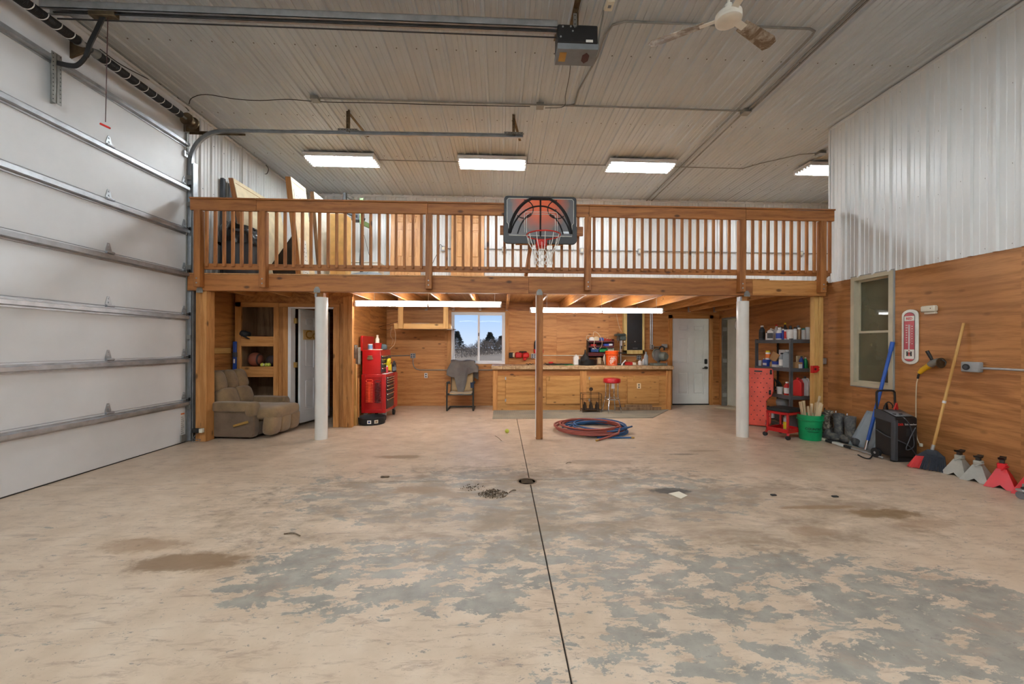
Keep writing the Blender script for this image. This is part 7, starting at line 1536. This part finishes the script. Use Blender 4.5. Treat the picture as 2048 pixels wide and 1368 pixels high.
def print_mat():
    m, n, p = _new('ball_print'); co = _coords(n, (1, 1, 1), False)
    mp = n.nodes.new('ShaderNodeMapping'); mp.inputs['Location'].default_value = (0, 0, -(hh-.1)/.42); mp.inputs['Scale'].default_value = (1/.42, 0, 1/.42); n.links.new(co, mp.inputs[0])
    l = n.nodes.new('ShaderNodeVectorMath'); l.operation = 'LENGTH'; n.links.new(mp.outputs[0], l.inputs[0])
    f = _math(n, 'ADD', l.outputs['Value'], _math(n, 'MULTIPLY', _math(n, 'SUBTRACT', _noise(n, co, 8, 4), .5), .3))
    n.links.new(_ramp(n, f, [(.2, lin((232, 96, 34))), (.62, lin((196, 92, 60))), (.95, lin((124, 100, 92))), (1.0, lin((96, 94, 96)))]), p.inputs['Base Color']); p.inputs['Roughness'].default_value = .35
print_mat()
ix0, ix1, iz0, iz1 = hx0+.055, hx1-.055, hz0+.105, hz1-.035
face = MB().box(ix0, ix1, yb-.003, yb+.001, hz0+hh*.42, iz1).build('printed_face', 'ball_print', t); MB().box(ix0+.02, ix1-.02, yb-.0085, yb-.005, iz0, hz0+hh*.42).build('printed_face', 'ball_print', t)
yp = yb-.0045; 
def bline(pts, w, m, name='print_line', y=yp, parent=None):
    b = MB(); b.tube([(x, y-(.0055 if z < hz0+hh*.42 else 0), z) for x, z in pts], w, 4); return b.build(name, m, t)
def clipz(pts): return [(max(ix0+.01, min(ix1-.01, x)), max(iz0, min(iz1, z))) for x, z in pts if iz0-.02 <= z <= iz1+.0]
cxb, czb, rb2 = hxm, hz0+.12, .47
def ell(cx_, cz_, a, b_, t0, t1, n=30): return [(cx_+a*math.cos(t0+(t1-t0)*i/n), cz_+b_*math.sin(t0+(t1-t0)*i/n)) for i in range(n+1)]
o = MB(); 
bline(clipz(ell(hxm, hz0+.07, .45, .60, .12, PI-.12)), .022, 'board_black'); bline(clipz(ell(hxm, hz0+.02, .44, .52, .25, PI-.25)), .011, 'board_black')
bline([(hxm, iz1), (hxm, iz0)], .012, 'board_black')
for s in (-1, 1): bline(clipz(ell(hxm+s*.24, hz1-.19, .135, .13, (PI*.5 if s > 0 else -PI*.75), (PI*1.75 if s > 0 else PI*.5))), .007, 'board_black'); bline(clipz(ell(hxm+s*.02, hz0+.0, .32, .46, .3 if s > 0 else PI-.3, PI/2.6 if s > 0 else PI-PI/2.6)), .010, 'board_black')
def wline(pts, w=.0045): b = MB(); b.tube([(x, yb-.0125 if z < hz0+hh*.435 else yb-.007, z) for x, z in pts], w, 4); b.build('white_line', 'enamel_white', t)
zk = hz0+hh*.44
wline([(ix0+.02, zk-.03), (ix0+.02, hz0+.115), (ix1-.02, hz0+.105), (ix1-.02, zk-.03)]); wline([(ix0+.02, zk-.03), (ix0-.005, zk), (ix0-.005, iz1-.03), (ix0+.02, iz1-.004), (ix1-.02, iz1-.004), (ix1+.005, iz1-.03), (ix1+.005, zk), (ix1-.02, zk-.03)])
sq0, sq1, sz1, sz0 = Hp(1049, 430).x, Hp(1114.5, 430).x, Hp(1080, 424.5).z, Hp(1080, 466).z
for k in (0, .03): wline([(sq0+k, sz0+.0), (sq0+k, sz1-.02-k), (sq0+k+.015, sz1-k), (sq1-k-.015, sz1-k), (sq1-k, sz1-.02-k), (sq1-k, sz0)], .004)
MB().box(Hp(1123, 460).x, Hp(1139, 460).x, yb-.010, yb-.008, Hp(1130, 467.5).z, Hp(1130, 463.5).z).build('maker_plate', 'galv', t)
for u in (1051, 1111.5): q = Hp(u, 420); MB().cyl((q.x, yb-.012, q.z), (q.x, yb, q.z), .01, n=10).build('bolt', 'steel_dark', t)
# rim, bracket, net
rc_ = .225; rimz = P(1087, 470, y=yb-.38).z; rx_ = P(1087, 470, y=yb-.38).x; rcy = yb-.15-rc_
mat('rim_red', (206, 40, 30), .4)
MB().tube([(rx_+rc_*math.cos(a), rcy+rc_*math.sin(a), rimz) for a in [i*2*PI/36 for i in range(36)]], .009, 8, closed=True).build('rim', 'rim_red', t)
MB().box(rx_-.075, rx_+.075, yb-.16, yb-.007, rimz-.1, rimz+.01, bev=.015).build('rim_bracket', 'rim_red', t); b = MB(); b.tube([(rx_+.035*math.cos(a), yb-.165, rimz-.055+.035*math.sin(a)) for a in [i*2*PI/16 for i in range(16)]], .008, 6, closed=True); b.build('spring_housing', 'rim_red', t)
b = MB(); NN = 12
mat('net_white', (232, 230, 224), .8)
def npt(i, lv):
    r = rc_*(.62, .56, .53, .53, .56)[lv]; a = 2*PI*(i+.5*(lv % 2))/NN; return Vector((rx_+r*math.cos(a), rcy+r*math.sin(a), rimz-(.22, .265, .31, .355, .39)[lv]))
for i in range(NN):
    a = 2*PI*i/NN; e = npt(i, 0); s = Vector((rx_+rc_*math.cos(a), rcy+rc_*math.sin(a), rimz-.008)); b.tube([s, s.lerp(e, .5)+(s-Vector((rx_, rcy, s.z)))*.07, e], .0048, 5)
    for lv in range(4):
        for d in ((0, 1) if lv % 2 else (0, -1)): b.cyl(npt(i, lv), npt(i+d, lv+1), .004, n=5)
b.build('net', 'net_white', t, kind='stuff')
# mount timbers
q0, q1 = Hp(1000, 463).x, Hp(1168, 463).x; z0, z1 = P(1080, 473, y=YF).z, P(1080, 455, y=YF).z
MB().box(q0, q1, YF-.075, YF-.038, z0, z1, bev=.004).build('mount_board', 'stain_x', t); z0 = P(1080, 491, y=YF).z
MB().box(P(1031, 490, y=YF).x, P(1125, 490, y=YF).x, YF-.09, YF-.0, z0, z0+.04, bev=.004).build('mount_board', 'fir_x', t)
MB().beam((P(1061, 490, y=YF).x, YF-.02, z0), (P(1052, 552, y=YL+.4).x-.02, YL+.12, ZD+.02), .04, .05).build('brace', 'stain_z', t)
MB().box(hxm-.3, hxm+.3, yb+.035, YF-.075, z1-.16, z1+.02, bev=.004).build('standoff', 'stain_x', t)

# ---- leaning doors on the loft
wood('oak_z', (216, 162, 104), (190, 134, 80), 'z', knots=0, coat=.3)
def oak_door(label, u0, u1):
    yy = YB-.12; x0, x1 = P(u0, 480, y=yy).x, P(u1, 480, y=yy).x; w = x1-x0
    t = thing('oak_door', label, 'door', ((x0+x1)/2, YB-.2, ZD), 0, 'loose doors on the loft')
    six_panel(t, Matrix.Translation((x0, YB-.22, ZD+.002)) @ Matrix.Rotation(math.radians(-3.5), 4, 'X'), w, 2.02, .035, 'oak_z')
oak_door('left of the two oak panel doors leaning on the loft back wall', 781.5, 842); oak_door('right of the two oak panel doors leaning on the loft back wall', 902.5, 968.5)
# ---- rubbish bin with black bag
c = Vector((-4.02, 6.37, ZD)); t = thing('rubbish_bin', 'dark grey rubbish bin lined with a black bag on the loft', 'bin', c); mat('bag_black', (18, 18, 20), .25); mat('bin_grey', (48, 52, 58), .5)
MB().lathe([(.2, 0), (.22, .01), (.26, .66), (.275, .67), (.275, .70), (.25, .70), (.2, .03), (0, .03)], c, 28).build('pail', 'bin_grey', t)
rn = random.Random(8); b = MB(); nz = [rn.uniform(-.02, .02) for _ in range(60)]
b.grid(lambda u, v: (c.x+(.285-.1*max(0, v-.55)*2+.012*math.sin(u*2*PI*9+v*5))*math.cos(2*PI*u), c.y+(.285-.1*max(0, v-.55)*2+.012*math.sin(u*2*PI*9+v*5))*math.sin(2*PI*u), ZD+.50+.36*v-.05*(1+math.cos(2*PI*u))*v+.015*math.sin(u*2*PI*7)), 60, 9, closed_u=True); b.build('bag', 'bag_black', t)
b = MB(); b.ball(c+Vector((0, 0, .75)), .21, sc=(1, 1, .35), n=20, k=8); b.build('bag_top', 'bag_black', t)
# ---- leaning frames and panels at the left
mat('panel_cream', (226, 208, 172), .6); mat('panel_white', (222, 220, 210), .6); mat('panel_dark', (54, 44, 36), .6); mat('board_yellow', (232, 190, 120), .6)
def lean_panel(name, label, xb, xt, y0, y1, zt, mf, me, th=.06, dots=False, edge=True):
    """a framed panel standing on its edge along y, its head leaning to the left; face looks to the right"""
    t = thing(name, label, 'panel', (xb, (y0+y1)/2, ZD), 0, 'panels leaning on the loft')
    h = zt-ZD; sl = (xt-xb)/h
    def S_(x, y, z): return Vector((xb+sl*z+x, y, ZD+z))
    def slab(nm, xa, xc_2, ya, yc_2, za, zc_2, m):
        vs = [S_(x, y, z) for x in (xa, xc_2) for y in (ya, yc_2) for z in (za, zc_2)]
        b = MB(); b.add(vs, [(0, 1, 3, 2), (4, 6, 7, 5), (0, 4, 5, 1), (2, 3, 7, 6), (0, 2, 6, 4), (1, 5, 7, 3)]); return b.build(nm, m, t)
    slab('face', th-.01, th, y0+.002, y1-.002, .002, h-.002, mf); slab('edge_board', 0, th-.01, y0, y0+.04, 0, h, me); slab('edge_board', 0, th-.01, y1-.04, y1, 0, h, me); slab('edge_board', 0, th-.01, y0+.04, y1-.04, h-.04, h, me); slab('edge_board', 0, th-.01, y0+.04, y1-.04, 0, .04, me)
    slab('groove', th, th+.0015, y0+.03, y1-.05, h-.075, h-.065, me)
    if dots:
        for za, zb_2 in ((.15, .75), (h-.38, h-.18)):
            o = slab('pegboard', th, th+.004, y0+.05, y0+.28, za, zb_2, 'enamel_white'); b = MB()
            n_ = int((zb_2-za)/.075)
            for j in range(n_):
                for i in range(3): q = S_(th+.0045, y0+.09+.06*i+.03*(j % 2), za+.04+.07*j); b.cyl(q, q+Vector((.001, 0, 0)), .009, n=6)
            b.build('holes', 'black_paint', o, kind='stuff')
lean_panel('framed_panel', 'leftmost tan framed panel leaning above the rubbish bin', -4.10, -4.44, 6.70, 8.05, 4.10, 'panel_cream', 'stain_z', .08)
lean_panel('framed_panel', 'cream framed panel with pegboard pieces leaning behind the railing', -3.36, -3.55, 6.72, 7.22, 4.15, 'panel_cream', 'fir_z', .09, True)
lean_panel('framed_panel', 'white framed panel just behind the pegboard panel', -3.27, -3.42, 7.30, 7.95, 4.13, 'panel_white', 'ply_weathered', .07)
tag(MB().prism([(-4.38, ZD), (-3.42, ZD), (-3.42, 3.62), (-3.55, 3.62)], 'y', 7.32, 7.345).build('dark_sheet', 'panel_dark'), 'dark brown sheet cut on the diagonal leaning behind the railing', 'sheet')
tag(MB().box(-4.5, -4.45, 6.60, 6.66, ZD, 4.06, bev=.004).build('dark_board', 'dark_grey'), 'tall dark grey board against the left loft wall', 'board')
a, b2 = P(626, 480, y=7.5).x, P(658, 480, y=7.5).x
tag(MB().box(max(a, -3.1), b2, 7.5, 7.55, ZD, 3.78, bev=.004).build('white_board', 'panel_white'), 'flat white board standing behind the railing', 'board')
a, b2 = P(659, 480, y=7.4).x, P(690, 480, y=7.4).x
t = thing('pine_cabinet', 'yellow pine cupboard side standing behind the railing', 'cupboard', ((a+b2)/2, 7.5, ZD)); MB().box(a, a+.12, 7.42, 7.7, ZD, 3.78, bev=.004).build('stile', 'board_yellow', t); MB().box(a+.125, b2, 7.41, 7.7, ZD, 3.78, bev=.004).build('panel', 'board_yellow', t)
# ---- exercise frame
yy = 8.35; x0 = P(690, 400, y=yy).x; zt7 = P(690, 386, y=yy).z
t = thing('exercise_frame', 'black tube exercise frame with cables on the loft', 'exercise machine', (x0, yy, ZD)); MB().box(x0-.03, x0+.03, yy-.03, yy+.03, ZD, zt7, bev=.006).build('post', 'black_paint', t)
e = P(712, 404, y=yy+.3); MB().beam((x0, yy, zt7-.03), e, .05, .05, bev=.005).build('top_bar', 'galv_dull', t); e2 = P(730, 440, y=yy+.2); MB().beam((x0, yy, e2.z+.1), e2, .05, .05).build('arm', 'black_paint', t); MB().box(e2.x-.25, e2.x-.02, yy+.1, yy+.25, e2.z-.05, e2.z+.15, bev=.02).build('weight_head', 'dark_grey', t)
MB().tube(bez([e2+Vector((-.05, 0, -.05)), P(722, 470, y=yy), P(719, 530, y=yy)], 16), .006, 6).build('cable', 'steel_dark', t); MB().tube([P(728, 470, y=yy), P(741, 520, y=yy)], .004, 6).build('cable', 'steel_dark', t)
mat('crate_green', (104, 132, 84), .6); x1 = P(721, 400, y=8.2).x; zt8 = P(724, 398, y=8.2).z; zb8 = P(724, 450, y=8.2).z
t = thing('green_bracket', 'green wooden bracket fixed beside the exercise frame', 'bracket', (x1, 8.2, zb8)); MB().box(x1, x1+.07, 8.15, 8.2, zb8, zt8, bev=.003).build('upright', 'crate_green', t); MB().beam((x1+.03, 8.2, zt8-.05), (x1+.1, 8.45, zt8-.05), .04, .09).build('arm', 'crate_green', t); MB().beam((x1+.03, 8.2, zb8+.05), (x1+.1, 8.45, zb8+.05), .04, .09).build('arm', 'crate_green', t); MB().box(x1+.01, x1+.06, 8.15, 8.2, ZD, zb8).build('stand', 'black_paint', t)
# ---- white chest and blue round board behind the railing
a, b2 = P(691, 520, y=8.6).x, P(757, 520, y=8.6).x; zt9 = P(720, 522, y=8.6).z
t = thing('white_chest', 'low white chest behind the loft railing', 'chest', ((a+b2)/2, 8.7, ZD)); MB().box(a, b2, 8.6, 9.0, ZD, zt9-.04, bev=.01).build('body', 'panel_white', t); MB().box(a-.01, b2+.01, 8.59, 9.01, zt9-.038, zt9, bev=.01).build('lid', 'panel_white', t)
mat('target_blue', (56, 138, 196), .4); c = P(722, 546, y=7.2); mx = Matrix.Translation((c.x, 7.35, ZD+.17)) @ Matrix.Rotation(math.radians(28), 4, 'X')
t = thing('round_board', 'round blue board lying tilted on the loft floor', 'board', (c.x, 7.35, ZD)); MB().lathe([(0, -.02), (.30, -.02), (.33, 0), (.33, .02), (.30, .025), (0, .025)], n=36, mx=mx).build('disc', 'target_blue', t); MB().lathe([(.31, .0), (.335, .0), (.335, .03), (.31, .03)], n=36, mx=mx).build('rim', 'grey_plastic', t)
b = MB(); b.box(-.2, -.15, -.28, .28, .024, .028, mx=mx); b.box(-.05, .25, -.1, .1, .024, .028, mx=mx); b.build('print', 'tool_blue', t); MB().box(-.02, .0, -.3, .3, .026, .030, mx=mx).build('print_line', 'dark_grey', t)
MB().box(c.x-.3, c.x+.3, 7.36, 7.6, ZD, ZD+.1).build('support_block', 'wood_pale', t)
# ---- conduit along the loft back wall
zc3 = P(950, 498, y=YB-.02).z
one(MB().tube([(P(888, 498, y=YB-.02).x, YB-.035, zc3), (P(1655, 508, y=YB-.02).x, YB-.035, zc3)], .011, 8), 'conduit', 'galv_dull', 'steel conduit along the loft back wall', 'conduit')
for u, l in ((887, 'leftmost outlet box on the loft back wall'), (1008, 'outlet box on the loft wall left of the hoop'), (1163, 'outlet box on the loft wall right of the hoop'), (1279, 'outlet box on the loft wall near the right'), (1600, 'rightmost outlet box on the loft back wall')):
    c = P(u, 499, y=YB-.02); t = thing('outlet', l, 'outlet', (c.x, YB, zc3), 0, 'loft wall outlets'); MB().box(c.x-.05, c.x+.05, YB-.07, YB-.02, zc3-.07, zc3+.05, bev=.006).build('box', 'grey_box', t); MB().box(c.x-.03, c.x+.03, YB-.073, YB-.07, zc3-.04, zc3+.03).build('socket', 'ivory', t)
cable('tangled cord hanging from the leftmost loft outlet', [P(886, 494, y=YB-.08), P(880, 489, y=YB-.1), P(878, 500, y=YB-.12), P(868, 520, y=YB-.15), P(862, 535, y=YB-.2)], .006, 'dark_grey')
cable('stray cable curling at the ceiling over the loft corner', [P(532, 330, x=XL+.05), P(537, 338, x=XL+.05), P(534, 347, x=XL+.05), P(530, 348, x=XL+.05)], .006)
q = P(1632, 530, y=8.8); tag(MB().beam((q.x-.4, 8.8, ZD+.18), (q.x+.35, 8.9, ZD+.62), .04, .09).build('loose_board', 'ply_weathered'), 'loose board slanting on the loft at the right end', 'board')

# ================================================================ SMALL THINGS ON THE FLOOR
g = Vector((JX-.03, 4.10, 0)); t = thing('floor_drain', 'round floor drain where the concrete joints cross', 'drain', g); mat('drain_iron', (138, 118, 98), .8, .3); MB().lathe([(0, .0005), (.085, .0005), (.09, .003), (.1, .004), (.105, .0005)], g, 32).build('frame', 'drain_iron', t)
for i in range(5): MB().box(g.x-.06, g.x+.06, g.y-.052+.024*i, g.y-.044+.024*i, .001, .003).build('slot', 'rusty_steel', t)
rn = random.Random(3); mat('debris', (104, 88, 70), .9, 0, .3, 40)
def pile(label, u, v, r, n, hmax):
    c = G(u, v); b = MB()
    for i in range(n):
        a, d = rn.random()*2*PI, r*rn.random()**.8; q = c+Vector((d*math.cos(a), d*math.sin(a)*.8, .004)); h = hmax*(1-d/r)*rn.random(); l = rn.uniform(.004, .017)
        b.cbox(q+Vector((0, 0, h)), (l, l*.4, .006), rot=Euler((rn.random(), rn.random(), rn.random()*3)).to_matrix())
    tag(b.build('debris', 'debris', kind='stuff'), label, 'debris')
pile('small heap of swept dirt and wood bits near the drain', 986, 989, .14, 260, .05); pile('scatter of dark dirt near the heap of sweepings', 945, 975, .12, 40, .006)
def twig(label, u0, v0, u1, v1, r=.004, m='debris', name='twig'): a, b_6 = G(u0, v0), G(u1, v1); a.z = b_6.z = r; mid = (a+b_6)/2+Vector((.0, .015, .006)); return one(MB().tube(bez([a, mid, b_6], 8), r, 5), name, m, label, 'twig')
twig('bent dark twig on the floor at left', 568, 1069, 600, 1073, .005); twig('short dark twig right of the sweepings', 1018, 986, 1032, 981); twig('dark splinter on the floor left of the hose', 1132, 928, 1143, 926); twig('thin twig on the floor below the yellow ball', 990, 872, 1003, 882, .003)
tag(MB().prism([(q.x, q.y) for q in (G(1337, 988), G(1362, 998), G(1375, 992), G(1358, 984))], 'z', .001, .006).build('paper_scrap', 'cream'), 'pale paper scrap lying in the dark oil patch', 'scrap')
tag(MB().cbox(G(1547, 991)+Vector((0, 0, .006)), (.05, .03, .012), bev=.004).build('rubber_chip', 'black_rubber'), 'black rubber chip on the floor, left one', 'chip'); tag(MB().cbox(G(1670, 994)+Vector((0, 0, .006)), (.055, .03, .012), bev=.004).build('rubber_chip', 'black_rubber'), 'black rubber chip on the floor, right one', 'chip')
tag(MB().cbox(G(770, 955)+Vector((0, 0, .008)), (.09, .03, .016), bev=.006).build('bark_chip', 'debris'), 'dark bark chip on the floor left of centre', 'chip')
